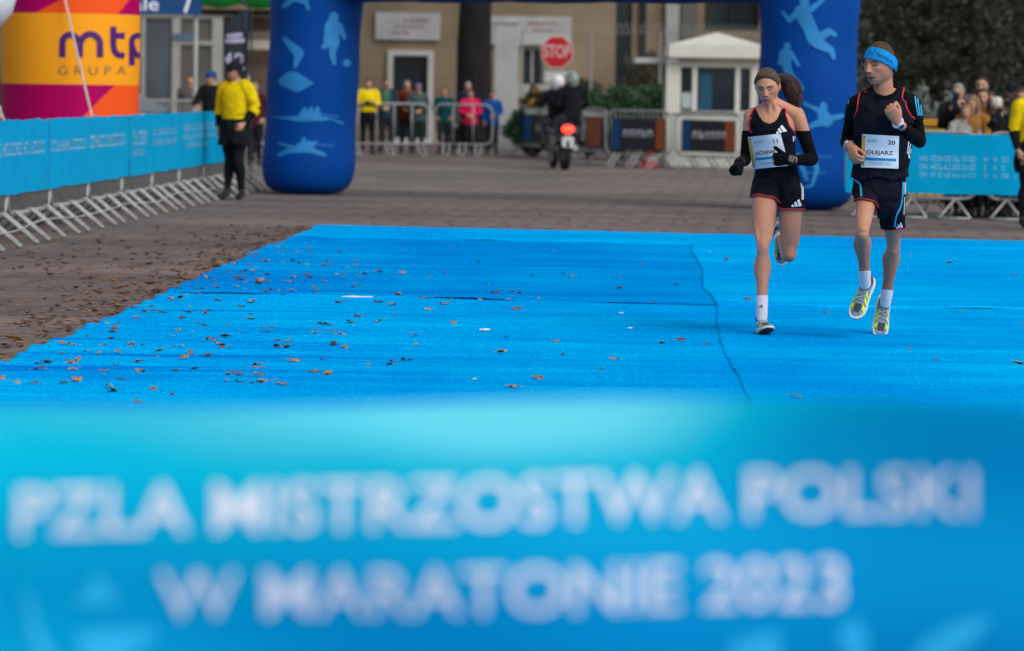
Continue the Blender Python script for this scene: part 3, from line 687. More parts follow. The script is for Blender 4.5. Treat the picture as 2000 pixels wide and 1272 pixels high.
# rounded letters drawn as thick strokes, as on the inflatable
def thick(path, w):
    P = catmull([(x, y) for x, y in path], 8); return [(P[i][0], P[i][1], P[i + 1][0], P[i + 1][1], w, w) for i in range(len(P) - 1)]
def flat_letter(paths, w, m, name='letter'):
    mb = MB(); k = 0
    for path in paths:
        P = catmull(path, 8); P = [Vector((p[0], p[1], 0)) for p in P]; V = []
        for i, p in enumerate(P):
            t = (P[min(i + 1, len(P) - 1)] - P[max(i - 1, 0)]).normalized(); nn = Vector((-t.y, t.x, 0)); V += [p + nn * w, p, p - nn * w]
        Fs = [f for i in range(len(P) - 1) for f in ((i * 3, i * 3 + 1, i * 3 + 4, i * 3 + 3), (i * 3 + 1, i * 3 + 2, i * 3 + 5, i * 3 + 4))]
        k += 1; Q = [hit(bc, v.x, v.y, .005 + .0012 * k) for v in V]
        mb.add([q if q is not None else (0, 0, -5) for q in Q], [f for f in Fs if all(Q[i] is not None for i in f)])
    mb.build(name, m, mt)
flat_letter([[(122, 112), (122, 88), (124, 76), (134, 68), (144, 70), (152, 78), (156, 84)], [(156, 112), (156, 86)], [(156, 84), (164, 72), (174, 67), (186, 70), (194, 80), (195, 92), (195, 112)]], 6.2, PURP)
flat_letter([[(221, 52), (221, 84), (223, 98), (230, 107), (243, 109)], [(222, 70), (243, 70)]], 6.0, PURP)
flat_letter([[(257, 128), (257, 90), (258, 76), (266, 70), (276, 70)], [(258, 90), (262, 104), (274, 110)]], 5.6, PURP)
V, Fs = text_px('GRUPA', 180, 146, 17, 132, bold=-.004, spacing=1.7, L=14); decal(bc, V, Fs, .006, 'lettering', GREYP, mt)
ROPE = mat('pale_rope', (0.55, 0.45, 0.42), .8, .1, 20)
def guy(p0, p1, label):
    r = MB(); a, b = Vector(p0), Vector(p1)
    r.tube([a + (b - a) * t + Vector((0, 0, -.05 * math.sin(math.pi * t))) for t in np.linspace(0, 1, 12)], .014, 8)
    tag(r.build('guy_rope', ROPE), label, 'rope', 'guy ropes of the inflatable column')
guy(at(118, -40, CY - CR - .02), gnd(222, 398), 'pale guy rope crossing the middle of the purple lettering')
guy(at(-60, 60, CY - 1.2), gnd(95, 440), 'pale guy rope at the lower left of the inflatable column')
guy(at(238, -40, CY - CR * .5), gnd(283, 380), 'thin pale guy rope near the right side of the inflatable column')
# white balloon in the corner
wb = thing('balloon', 'large white balloon at the top left picture corner', 'balloon', at(-20, 236, 44))
c = MB(); p = at(-22, -6, 44); c.lathe([(.01, -.42), (.06, -.38), (.16, -.32), (.27, -.18), (.32, 0), (.30, .14), (.20, .27), (.08, .33), (.01, .34)], p, 28); c.build('skin', mat('white_balloon', (.62, .66, .74), .4, .05, 2), wb)
c = MB(); c.tube([p + Vector((0, 0, -.41)), Vector((p.x, p.y, .0))], .006, 6); c.build('string', ROPE, wb)

# ================================================================== buildings behind
def wall_open(y, x0, x1, z0, z1, holes, depth=.25):
    """front wall sheet at depth y with real openings and reveals; holes = [(xa, xb, za, zb)]"""
    xs = sorted({x0, x1, *[h[0] for h in holes], *[h[1] for h in holes]}); zs = sorted({z0, z1, *[h[2] for h in holes], *[h[3] for h in holes]})
    mb = MB()
    for i in range(len(xs) - 1):
        for j in range(len(zs) - 1):
            cx, cz = (xs[i] + xs[i + 1]) / 2, (zs[j] + zs[j + 1]) / 2
            if any(h[0] < cx < h[1] and h[2] < cz < h[3] for h in holes): continue
            mb.add([(xs[i], y, zs[j]), (xs[i + 1], y, zs[j]), (xs[i + 1], y, zs[j + 1]), (xs[i], y, zs[j + 1])], [(0, 1, 2, 3)])
    for (a, b, c, d) in holes:
        mb.add([(a, y, c), (a, y + depth, c), (a, y + depth, d), (a, y, d)], [(0, 1, 2, 3)]); mb.add([(b, y, c), (b, y + depth, c), (b, y + depth, d), (b, y, d)], [(3, 2, 1, 0)])
        mb.add([(a, y, c), (b, y, c), (b, y + depth, c), (a, y + depth, c)], [(0, 1, 2, 3)]); mb.add([(a, y, d), (b, y, d), (b, y + depth, d), (a, y + depth, d)], [(3, 2, 1, 0)])
    # sides, back and top make it a solid block
    D = 8
    mb.add([(x0, y, z0), (x0, y, z1), (x0, y + D, z1), (x0, y + D, z0)], [(0, 1, 2, 3)]); mb.add([(x1, y, z0), (x1, y, z1), (x1, y + D, z1), (x1, y + D, z0)], [(3, 2, 1, 0)])
    mb.add([(x0, y, z1), (x1, y, z1), (x1, y + D, z1), (x0, y + D, z1)], [(0, 1, 2, 3)]); mb.add([(x0, y + D, z0), (x1, y + D, z0), (x1, y + D, z1), (x0, y + D, z1)], [(3, 2, 1, 0)])
    return mb
TAN = mat('tan_render', (0.245, 0.195, 0.135), 0.9, 0.25, .5, .2, 30, spec=.1)
GREYW = mat('grey_render', (0.15, 0.14, 0.13), 0.9, 0.15, .7, .2, 30, spec=.1)
GLASS = mat('dark_glass', (0.012, 0.022, 0.03), 0.08, 0.3, .6, spec=.6)
WHITEP = mat('white_paint', (0.50, 0.51, 0.50), 0.5, 0.06, 3, spec=.3)
PALEP = mat('pale_grey_paint', (0.36, 0.37, 0.37), 0.6, 0.1, 2, spec=.25)
DARK = mat('dark_metal', (0.02, 0.022, 0.026), 0.5, 0.2, 6)
BY = 100.0
def bx(px, py=172, Y=None): return at(px, py, Y or BY).x
def bz(px, py, Y=None): return at(px, py, Y or BY).z
bd = thing('building', 'tan rendered building with white doorway and boards behind the square', 'building', (0, BY, 0))
def rect(a, b, c, d, Y=None): return (bx((a + b) / 2, (c + d) / 2, Y) - (b - a) / 2 * (Y or BY) / FPX, bx((a + b) / 2, (c + d) / 2, Y) + (b - a) / 2 * (Y or BY) / FPX, bz((a + b) / 2, d, Y), bz((a + b) / 2, c, Y))
holes = {'door': rect(764, 838, 106, 300), 'w1': rect(1016, 1062, 92, 185), 'w2': rect(1202, 1234, -60, 225), 'w3': rect(1376, 1484, -20, 60)}
hd = holes['door']; holes['door'] = (hd[0], hd[1], 0.02, hd[3])
x0, x1 = bx(395), bx(1540)
wall_open(BY, x0, x1, 0, 9, list(holes.values())).build('wall', TAN, bd, smooth=False)
def pane_in(h, y, m=GLASS, name='pane', parent=None):
    c = MB(); c.box(((h[0] + h[1]) / 2, y, (h[2] + h[3]) / 2), (h[1] - h[0] - .002, .02, h[3] - h[2] - .002)); return c.build(name, m, parent, smooth=False)
def frame_round(h, y, t, d, name, m, parent, mull=()):
    c = MB(); a, b, lo, hi = h
    c.box((a + t / 2, y, (lo + hi) / 2), (t, d, hi - lo)); c.box((b - t / 2, y, (lo + hi) / 2), (t, d, hi - lo))
    c.box(((a + b) / 2, y, hi - t / 2), (b - a - 2 * t, d, t)); c.box(((a + b) / 2, y, lo + t / 2), (b - a - 2 * t, d, t))
    for mx in mull: c.box((mx, y, (lo + hi) / 2), (t * .7, d, hi - lo - 2 * t))
    return c.build(name, m, parent, smooth=False)
h = holes['door']; e = (h[0] - .10, h[1] + .10, h[2], h[3] + .1)
dr = frame_round(e, BY - .05, .14, .14, 'door', WHITEP, bd); pane_in(h, BY + .12, parent=dr)
for k in ('w1', 'w2', 'w3'):
    h = holes[k]; f = frame_round(h, BY + .14, .06, .08, 'window', WHITEP if k == 'w1' else DARK, bd, mull=[(h[0] + h[1]) / 2] if k != 'w2' else ()); pane_in(h, BY + .2, parent=f)
# white lower sill panel and pale blind inside the small window
h = holes['w1']; c = MB(); c.box((bx(1050, 130), BY - .04, bz(1035, 178)), (1.2, .07, .35)); c.build('sill_panel', PALEP, bd, smooth=False)
c = MB(); c.tube([(bx(1256, 60), BY - .12, 0), (bx(1256, 60), BY - .12, 8.8)], .08, 10); c.build('downpipe', DARK, bd)
c = MB(); c.box((bx(1312, 100), BY - .1, 4.4), (.34, .2, 8.8)); c.build('pilaster', PALEP, bd, smooth=False)
c = MB(); c.box((bx(1345, 100), BY - .04, 4.4), (.4, .08, 8.8)); c.build('pilaster', GREYW, bd, smooth=False)
RED_INK = mat('faded_red_print', (.30, .17, .15), .7, .1, 4)
def board(a, b, c_, d, label, marks):
    t = thing('sign_board', label, 'sign', (bx((a + b) / 2, c_), BY - .12, bz((a + b) / 2, d)), 'boards on the building wall')
    h = rect(a, b, c_, d); m = MB(); m.box(((h[0] + h[1]) / 2, BY - .10, (h[2] + h[3]) / 2), (h[1] - h[0], .06, h[3] - h[2])); m.build('panel', mat('board_white', (.42, .42, .44), .6, .12, 2), t, smooth=False)
    m = MB(); rr = random.Random(a)
    for (u0, u1, v0, v1) in marks:
        s = u0
        while s < u1:
            q = rect(s, min(u1, s + rr.uniform(3, 8)), v0, v1); m.add([(q[0], BY - .135, q[2]), (q[1], BY - .135, q[2]), (q[1], BY - .135, q[3]), (q[0], BY - .135, q[3])], [(0, 1, 2, 3)]); s += rr.uniform(7, 12)
    tag(m.build('print', RED_INK, t, smooth=False), kind='stuff')
board(734, 860, 25, 78, 'white printed board above the doorway', [(790, 840, 38, 44), (775, 830, 50, 56), (765, 800, 62, 67)])
board(942, 1116, 32, 88, 'white printed board behind the stop sign', [(1030, 1090, 44, 50), (1040, 1080, 58, 62)])
# grey block at far left, and behind the trees on the right
gb = thing('building', 'grey-brown block behind the glazed pavilion', 'building', (-13, 108, 0))
hs_ = [rect(300, 335, -60, 20, 108), rect(440, 470, 30, 75, 108)]
wall_open(108, bx(-1500, 172, 108), bx(560, 172, 108), 0, 10, hs_).build('wall', GREYW, gb, smooth=False)
for h in hs_: f = frame_round(h, 108.14, .06, .08, 'window', PALEP, gb); pane_in(h, 108.2, parent=f)
rb = thing('building', 'grey building showing through the dark conifers', 'building', (14, 118, 0))
hs_ = [rect(1700, 1760, -80, 60, 118), rect(1830, 1900, -80, 40, 118)]
wall_open(118, bx(1500, 172, 118), bx(3600, 172, 118), 0, 12, hs_).build('wall', mat('grey_plaster', (.22, .21, .20), .9, .15, .7), rb, smooth=False)
for h in hs_: f = frame_round(h, 118.14, .08, .08, 'window', DARK, rb); pane_in(h, 118.2, parent=f)

# ------------------------------------------------------------------ gate pillar, stop sign
g0 = gnd(986, 294)
gp = thing('gate_pillar', 'tall pale grey gate pillar left of the motorcycle', 'pillar', g0)
wd = 47 * g0.y / FPX; ht = at(986, 46, g0.y).z
c = MB(); c.box((g0.x, g0.y + wd / 2, (ht + .58) / 2), (wd, wd, ht - .58), bev=.02); c.build('shaft', PALEP, gp, smooth=False)
c = MB(); c.box((g0.x, g0.y + wd / 2, .29), (wd + .03, wd + .03, .58), bev=.02); c.build('plinth', mat('grey_concrete', (.24, .25, .27), .9, .15, 4), gp, smooth=False)
c = MB(); c.box((g0.x, g0.y + wd / 2, ht + .03), (wd + .08, wd + .08, .06), bev=.015); c.build('cap', PALEP, gp, smooth=False)
SY = 84.0; s0 = at(1088, 102, SY); rs = 31 * SY / FPX
st = thing('stop_sign', 'red octagonal stop sign on a grey pole above the motorcycle', 'traffic sign', (s0.x, SY, 0))
def octo(r, y): return [(s0.x + r / math.cos(math.pi / 8) * math.cos(math.pi / 8 + k * math.pi / 4), y, s0.z + r / math.cos(math.pi / 8) * math.sin(math.pi / 8 + k * math.pi / 4)) for k in range(8)]
c = MB(); c.poly(octo(rs, SY), .02, (0, 1, 0)); c.build('rim', mat('sign_white', (.62, .5, .5), .5, 0), st, smooth=False)
c = MB(); c.poly(octo(rs * .94, SY - .004), .003, (0, 1, 0)); pl = c.build('plate', mat('sign_red', (.42, .008, .02), .5, .05, 3), st, smooth=False)
V, Fs = text2d('STOP', 24 * SY / FPX, bold=.015); V = np.array(V); V[:, 0] *= 1.28 * rs * 1.3 / (V[:, 0].max() - V[:, 0].min())
letters([(s0.x + v[0], SY - .008, s0.z - 10 * SY / FPX + v[1]) for v in V], Fs, 'letter', mat('sign_letter', (.62, .42, .44), .5, 0), st)
c = MB(); c.tube([(s0.x, SY + .05, 0), (s0.x, SY + .05, s0.z + .3)], .032, 10); c.build('pole', STEEL, st)
q = at(1088, 150, SY); c = MB(); c.box((q.x, SY, q.z), (48 * SY / FPX, .02, 20 * SY / FPX)); c.build('supplement_plate', mat('plate_white', (.5, .5, .5), .5, .05, 3), st, smooth=False)

# ------------------------------------------------------------------ gate booth
o0 = gnd(1392, 331); BYY = o0.y
bo = thing('gatehouse_booth', 'white gate booth with pyramid roof and wide windows', 'booth', (o0.x, o0.y + .8, 0))
def X_(px, py=200): return at(px, py, BYY).x
def Z_(py, px=1392): return at(px, py, BYY).z
xl, xr = X_(1301), X_(1478); DP = 1.7; zt = Z_(122); zs = Z_(217)
CREAM = mat('booth_white', (0.56, 0.56, 0.51), 0.55, 0.06, 2.5)
def boxp(name, x0, x1, y0, y1, z0, z1, m, parent=bo, bev=.008):
    c = MB(); c.box(((x0 + x1) / 2, (y0 + y1) / 2, (z0 + z1) / 2), (x1 - x0, y1 - y0, z1 - z0), bev=bev); return c.build(name, m, parent, smooth=False)
boxp('base_panel', xl, xr, BYY, BYY + .06, .05, zs, CREAM); boxp('base_panel', xl, xl + .06, BYY + .063, BYY + DP, .05, zs, CREAM); boxp('base_panel', xr - .06, xr, BYY + .063, BYY + DP, .05, zs, CREAM); boxp('base_panel', xl + .063, xr - .063, BYY + DP - .06, BYY + DP, .05, zs, CREAM)
pw = X_(1329) - xl
boxp('corner_post', xl - .01, xl + pw, BYY - .012, BYY + .1, zs + .002, zt, CREAM); boxp('corner_post', xr - .13, xr + .01, BYY - .012, BYY + .1, zs + .002, zt, CREAM)
for xx in (X_(1356), X_(1440)): boxp('mullion', xx - .05, xx + .05, BYY - .008, BYY + .06, zs + .002, zt - .102, CREAM)
boxp('head_rail', xl + pw + .002, xr - .132, BYY - .010, BYY + .07, zt - .1, zt - .002, CREAM)
boxp('corner_post', xl, xl + .1, BYY + DP - .1, BYY + DP, zs + .002, zt, CREAM); boxp('corner_post', xr - .1, xr, BYY + DP - .1, BYY + DP, zs + .002, zt, CREAM)
boxp('sill', xl - .02, xr + .02, BYY - .05, BYY - .014, zs - .06, zs, CREAM)
for (a, b) in ((xl + pw, X_(1356) - .05), (X_(1356) + .05, X_(1440) - .05), (X_(1440) + .05, xr - .13)):
    c = MB(); c.box(((a + b) / 2, BYY + .04, (zs + zt - .1) / 2), (b - a - .004, .01, zt - .1 - zs - .006)); c.build('pane', GLASS, bo, smooth=False)
c = MB(); c.box(((xl + xr) / 2, BYY + DP - .03, (zs + zt) / 2), (xr - xl - .21, .01, zt - zs - .01)); c.build('pane', GLASS, bo, smooth=False)
for x in (xl + .03, xr - .03):
    c = MB(); c.box((x, BYY + DP / 2, (zs + zt) / 2), (.01, DP - .32, zt - zs - .01)); c.build('pane', GLASS, bo, smooth=False)
# paper notice and blue screen inside
c = MB(); c.box((X_(1342, 190), BYY + .02, Z_(197)), (.2, .006, .3)); c.build('notice', mat('notice_paper', (.35, .42, .45), .7, .05, 4), bo, smooth=False)
c = MB(); c.box((X_(1378, 190), BYY + .025, Z_(180)), (.24, .006, .72)); c.build('poster', mat('poster_blue', (.01, .07, .13), .7, .2, 4), bo, smooth=False)
rl, rr_ = X_(1304, 100), X_(1492, 100); z1, z0 = Z_(89), Z_(119); c = MB()
c.box(((rl + rr_) / 2, BYY + DP / 2, (z0 + z1) / 2 + .02), (rr_ - rl, DP + .5, z1 - z0 - .04), bev=.02); c.build('fascia', CREAM, bo, smooth=False)
c = MB(); ap = Vector((X_(1406, 62), BYY + DP / 2, Z_(62))); yb0, yb1 = BYY - .24, BYY + DP + .24
c.add([(rl + .01, yb0, z1 + .004), (rr_ - .01, yb0, z1 + .004), (rr_ - .01, yb1, z1 + .004), (rl + .01, yb1, z1 + .004), tuple(ap)], [(0, 1, 4), (1, 2, 4), (2, 3, 4), (3, 0, 4), (3, 2, 1, 0)]); c.build('roof', CREAM, bo, smooth=False)
boxp('canopy', X_(1240, 118), rl - .004, BYY + .1, BYY + DP - .1, Z_(124, 1270), Z_(113, 1270), PALEP)
boxp('floor_slab', xl - .05, xr + .05, BYY - .04, BYY + DP + .04, 0, .048, mat('grey_concrete', (.24, .25, .27)))

# ------------------------------------------------------------------ barriers with dark banners at the back
DARKB = mat('banner_charcoal', (0.018, 0.020, 0.028), .6, .1, 3); DINK = mat('banner_lilac_print', (.42, .42, .50), .6, .05, 4)
NAVY = mat('banner_blue_print', (0.004, 0.05, 0.16), .6, .05, 3); RUST = mat('banner_rust_print', (0.26, 0.06, 0.02), .6, .1, 6)
def dark_barrier(pa, pb, label, blabel, k, ink=(0.22, .78)):
    a, b = gnd(*pa), gnd(*pb); a.z = b.z = 0; L = (b - a).length; d = (b - a).normalized(); nrm = Vector((d.y, -d.x, 0))
    a2, b2 = a - nrm * .34, b - nrm * .34
    place_barrier(a2, b2, label, 'barriers with charcoal banners by the booth', h=1.1)
    t = banner_on(a2 + d * .16, b2 - d * .16, .34, .95, .03, blabel, 40 + k, [], m=DARKB, group='charcoal banners by the booth', nseg=30)
    LL = L - .32
    def strip(s0, s1, z0, z1, m, name, off):
        mb = MB(); n = 10
        V = [a2 + d * (.16 + s0 + (s1 - s0) * i / n) + nrm * (.052 + off) + Vector((0, 0, z)) for z in (z0, z1) for i in range(n + 1)]
        mb.add(V, [(i, i + 1, n + 2 + i, n + 1 + i) for i in range(n)]); return mb.build(name, m, t, smooth=False)
    strip(0.01, .17 * LL, .36, .93, NAVY, 'print_panel', 0); strip(.82 * LL, .985 * LL, .36, .93, RUST, 'print_panel', 0)
    # rounded letter-like print, too soft to read
    mb = MB(); rr = random.Random(k + 3); s = ink[0] * LL
    while s < ink[1] * LL:
        wd = rr.uniform(.07, .13)
        for (u0, u1, v0, v1) in ((0, .3, 0, 1), (.3, 1, 0, .3), (.3, 1, .4, .66)) if rr.random() < .5 else ((0, .3, 0, .8), (.3, 1, .55, .85), (.75, 1, 0, .55)):
            p = [a2 + d * (.16 + s + wd * u) + nrm * .056 + Vector((0, 0, .60 + .16 * v)) for u, v in ((u0, v0), (u1, v0), (u1, v1), (u0, v1))]; mb.add(p, [(0, 1, 2, 3)])
        s += wd + .035
    tag(mb.build('lettering', DINK, t, smooth=False), kind='stuff')
dark_barrier((985, 306), (1152, 322), 'steel barrier with charcoal banner left of the motorcycle', 'charcoal banner with blue end beside the gate pillar', 1)
dark_barrier((1163, 327), (1296, 331), 'steel barrier with charcoal banner between motorcycle and booth', 'charcoal banner with blue and rust ends right of the motorcycle', 2)
dark_barrier((1299, 331), (1432, 335), 'steel barrier with charcoal banner in front of the booth', 'charcoal banner with blue and rust ends in front of the booth', 3)
dark_barrier((1436, 335), (1570, 340), 'steel barrier with charcoal banner just left of the woman runner', 'charcoal banner partly hidden by the woman runner', 4)
for i, (p, q, lb) in enumerate((((664, 303), (842, 304), 'bare steel barrier in front of the steward and men by the doorway'), ((846, 304), (966, 306), 'bare steel barrier in front of the person in the pink jacket'))):
    place_barrier(gnd(*p), gnd(*q), lb, 'bare barriers before the building', h=1.12, gap=.42)
for i, (p, q, lb) in enumerate((((262, 312), (392, 311), 'bare steel barrier behind the blue banners near the white car'), ((395, 311), (520, 310), 'bare steel barrier behind the yellow-shirted steward'))):
    place_barrier(gnd(*p), gnd(*q), lb, 'bare barriers behind the left line', h=1.15)
# red and white cone
k0 = gnd(1268, 329); kc = thing('traffic_cone', 'red and white traffic cone standing by the barrier feet', 'traffic cone', k0)
c = MB(); c.box((k0.x, k0.y, .02), (.36, .36, .04), bev=.01); c.build('base', mat('cone_red', (.55, .02, .012), .5, .05, 4), kc, smooth=False)
c = MB(); c.lathe([(.14, .04), (.11, .16)], (k0.x, k0.y, 0), 20); c.lathe([(.085, .26), (.04, .44), (.03, .46)], (k0.x, k0.y, 0), 20); c.build('cone', MATS['cone_red'], kc)
c = MB(); c.lathe([(.111, .16), (.086, .26)], (k0.x, k0.y, 0), 20); c.build('band', mat('cone_white', (.6, .5, .5), .5, 0), kc)

# ------------------------------------------------------------------ chain-link fence with wire coil
FYY = 90.0; fz = at(1300, 66, FYY).z; xa, xb = bx(1020, 66, FYY), bx(1560, 66, FYY)
fe = thing('wire_fence', 'tall wire mesh fence with a wire coil on top behind the booth', 'fence', ((xa + xb) / 2, FYY, 0))
WIRE = mat('fence_wire', (.34, .34, .33), .5, 0, metal=.4)
for i in range(5):
    x = xa + (xb - xa) * i / 4; c = MB(); c.tube([(x, FYY, 0), (x, FYY, fz + .05)], .028, 8); c.build('post', WIRE, fe)
c = MB()
for z in (fz, fz * .5, .1): c.tube([(xa, FYY - .03, z), (xb, FYY - .03, z)], .009 if z == fz else .004, 6)
n = int((xb - xa) / .16)
for i in range(-int(fz / .16), n):
    for sg in (1, -1):
        p = xa + i * .16 if sg == 1 else xa + (i + int(fz / .16)) * .16
        t0 = max(0, (xa - p) / (sg * fz) if sg == 1 else (p - xb) / fz); t1 = min(1, (xb - p) / fz if sg == 1 else (p - xa) / fz)
        if t1 > t0: c.tube([(p + sg * fz * t0, FYY, fz * t0), (p + sg * fz * t1, FYY, fz * t1)], .0016, 4, cap=False)
c.build('mesh', WIRE, fe)
c = MB(); c.tube([(xa + (xb - xa) * t, FYY + .11 * math.cos(t * 290), fz + .13 + .11 * math.sin(t * 290)) for t in np.linspace(0, 1, 620)], .006, 5); c.build('wire_coil', WIRE, fe)

# ------------------------------------------------------------------ left background: sign, pavilion, kiosk, flag, car
SGY = 68.0
sg = thing('hall_sign', 'dark blue sign board with white lettering at the top left', 'sign', (at(320, 20, SGY).x, SGY, 0))
h = rect(238, 393, -46, 28, SGY); c = MB(); c.box(((h[0] + h[1]) / 2, SGY, (h[2] + h[3]) / 2), (h[1] - h[0], .08, h[3] - h[2])); pn = c.build('panel', mat('sign_navy', (.004, .055, .19), .5, .06, 3), sg, smooth=False)
bs = bvh_of(pn)
V, Fs = text_px('hale', 274, 20, 26, 72, bold=.01); decal(bs, V, Fs, .004, 'lettering', WHITE_INK, sg, False)
V, Fs = text_px('7', 368, 24, 44, 22, bold=.02); decal(bs, V, Fs, .004, 'numeral', WHITE_INK, sg, False)
for x in (h[0] + .1, h[1] - .1): c = MB(); c.tube([(x, SGY + .09, 0), (x, SGY + .09, h[3])], .04, 8); c.build('post', PALEP, sg)
PVY = 92.0
pv = thing('glazed_pavilion', 'grey framed glass pavilion behind the left barriers', 'pavilion', (at(350, 172, PVY).x, PVY, 0))
ALU = mat('aluminium_frame', (.33, .33, .31), .5, .1, 3, metal=.2); PGL = mat('pavilion_glass', (.085, .082, .078), .15, .35, .9, spec=.5)
PH = bz(350, 30, PVY)
def pbox(a, b, c_, d, m, name, dy=0, th=.12):
    q = rect(a, b, c_, d, PVY); c = MB(); c.box(((q[0] + q[1]) / 2, PVY + dy, (q[2] + q[3]) / 2), (q[1] - q[0], th, q[3] - q[2])); return c.build(name, m, pv, smooth=False)
pbox(276, 436, 28, 36, ALU, 'top_rail'); pbox(338, 432, 80, 88, ALU, 'transom', -.003, .13)
for a, b in ((276, 283), (336, 352), (414, 434)): pbox(a, b, 36.2, 290, ALU, 'post', .0, .115)
pbox(352.2, 413.8, 37, 79.6, PGL, 'pane', .02, .02); pbox(283.2, 335.8, 37, 285, mat('blue_grey_glass', (.06, .072, .09), .15, .3, .8, spec=.5), 'pane', .02, .02); pbox(352.2, 413.8, 88.4, 285, PGL, 'pane', .02, .02)
pbox(340, 388, 66, 79, mat('pavilion_sign_blue', (.07, .13, .22), .6, .1, 3), 'name_plate', -.09, .03)
pbox(283.2, 413.8, 285, 296, ALU, 'base_rail', .0, .11)
q = rect(276, 436, 28, 296, PVY); c = MB(); c.box(((q[0] + q[1]) / 2, PVY + 1.3, PH + .05), (q[1] - q[0] + .1, 2.8, .1)); c.build('roof', ALU, pv, smooth=False)
c = MB(); c.box(((q[0] + q[1]) / 2, PVY + 2.6, PH / 2), (q[1] - q[0], .05, PH - .02)); c.build('back_wall', GREYW, pv, smooth=False)
KY = 84.0
kk = thing('kiosk', 'dark timber kiosk with a bright green awning', 'kiosk', (at(460, 172, KY).x, KY, 0))
def kb(a, b, c_, d, m, name, dy=0, th=.1):
    q = rect(a, b, c_, d, KY); c = MB(); c.box(((q[0] + q[1]) / 2, KY + dy, (q[2] + q[3]) / 2), (q[1] - q[0], th, q[3] - q[2])); return c.build(name, m, kk, smooth=False)
TIMB = mat('dark_timber', (.045, .032, .026), .8, .2, 5)
kb(394, 560, 19, 31, TIMB, 'fascia'); kb(440, 560, 31.2, 60, TIMB, 'back_board', .9, .06); kb(440, 560, 60.2, 78, mat('kiosk_beige', (.19, .16, .12), .8, .1, 3), 'back_board', .9, .06); kb(478, 560, 78.4, 96, mat('kiosk_white', (.42, .40, .36), .6, .05, 3), 'counter_sign', .4, .05)
kb(478, 560, 190, 296, TIMB, 'counter', .2, .5); kb(440, 560, 96.5, 296, mat('kiosk_brown', (.12, .085, .06), .8, .4, 2.5), 'back_board', .95, .06)
for px in (440, 556): q = rect(px - 4, px + 4, 31, 296, KY); c = MB(); c.box(((q[0] + q[1]) / 2, KY + .5, q[3] / 2), (.09, .09, q[3])); c.build('post', TIMB, kk, smooth=False)
AWN = mat('awning_green', (.006, .20, .03), .5, .12, 1.5)
c = MB(); n = 24
q = rect(392, 566, -30, 20, KY); wv = lambda t: .10 * math.sin(math.pi * ((t * 2.2) % 1.0))
V = [(q[0] + (q[1] - q[0]) * i / n, KY - .55 + dy, z - (wv(i / n) if k == 0 else 0)) for k, (z, dy) in enumerate(((q[2] + .12, 0), (q[2] + .40, 0), (q[3] + .25, 1.9))) for i in range(n + 1)]
c.add(V, [(j * (n + 1) + i, j * (n + 1) + i + 1, (j + 1) * (n + 1) + i + 1, (j + 1) * (n + 1) + i) for j in range(2) for i in range(n)]); aw = c.build('awning', AWN, kk)
sm = aw.modifiers.new('thickness', 'SOLIDIFY'); sm.thickness = .02
# feather flag with the distance
FLY = 57.0
fl = thing('feather_flag', 'dark feather flag with white number forty-two behind the steward', 'flag', gnd(468, 369))
c = MB(); pf = []
for t in np.linspace(0, 1, 16):
    y = 20 + (255) * t; lx = 433 + 5 * math.sin(t * 3); rx_ = 490 - 8 * t - 3 * math.sin(t * 5)
    if t < .1: lx += 40 * (1 - t / .1)
    pf.append((lx, rx_, y))
V = []
for sd in (0, 1):
    for (lx, rx_, y) in pf:
        for i in range(9):
            p = at(lx + (rx_ - lx) * i / 8, y, FLY); V.append((p.x, FLY + .03 * math.sin(i * .9 + y * .03) + sd * .004, p.z))
n = len(pf); Fs = []
for j in range(n - 1):
    for i in range(8): Fs.append((j * 9 + i, j * 9 + i + 1, j * 9 + 10 + i, j * 9 + 9 + i)); Fs.append(tuple(n * 9 + k for k in (j * 9 + i, j * 9 + 9 + i, j * 9 + 10 + i, j * 9 + i + 1)))
c.add(V, Fs); fg = c.build('cloth', mat('flag_charcoal', (.020, .026, .038), .8, .2, 3), fl); bf = bvh_of(fg)
c = MB(); p = at(492, 172, FLY); c.tube([(p.x, FLY, 0), (p.x - .02, FLY, at(490, 20, FLY).z), (at(470, 2, FLY).x, FLY, at(470, 0, FLY).z)], .015, 8); c.build('pole', DARK, fl)
LIL = mat('flag_lilac_print', (.36, .35, .50), .7, .05, 4)
for ch_, cx_ in (('4', 444), ('2', 468)): V, Fs = text_px(ch_, cx_, 136, 32, 22, bold=.03, L=12); decal(bf, V, Fs, .006, 'numeral', LIL, fl, False)
S(bf, [(446, 70, 470, 68, 4, 4)], fl, LIL, 'print'); S(bf, [(444, 80, 474, 79, 5, 5)], fl, LIL, 'print')
STRP = mat('flag_blue_print', (.03, .09, .17), .7, .05, 4)
for k in range(7): S(bf, [(478 + k % 2, 28 + k * 6, 484 - k % 2, 26 + k * 6, 1.2, 1.2)], fl, STRP, 'stripe')
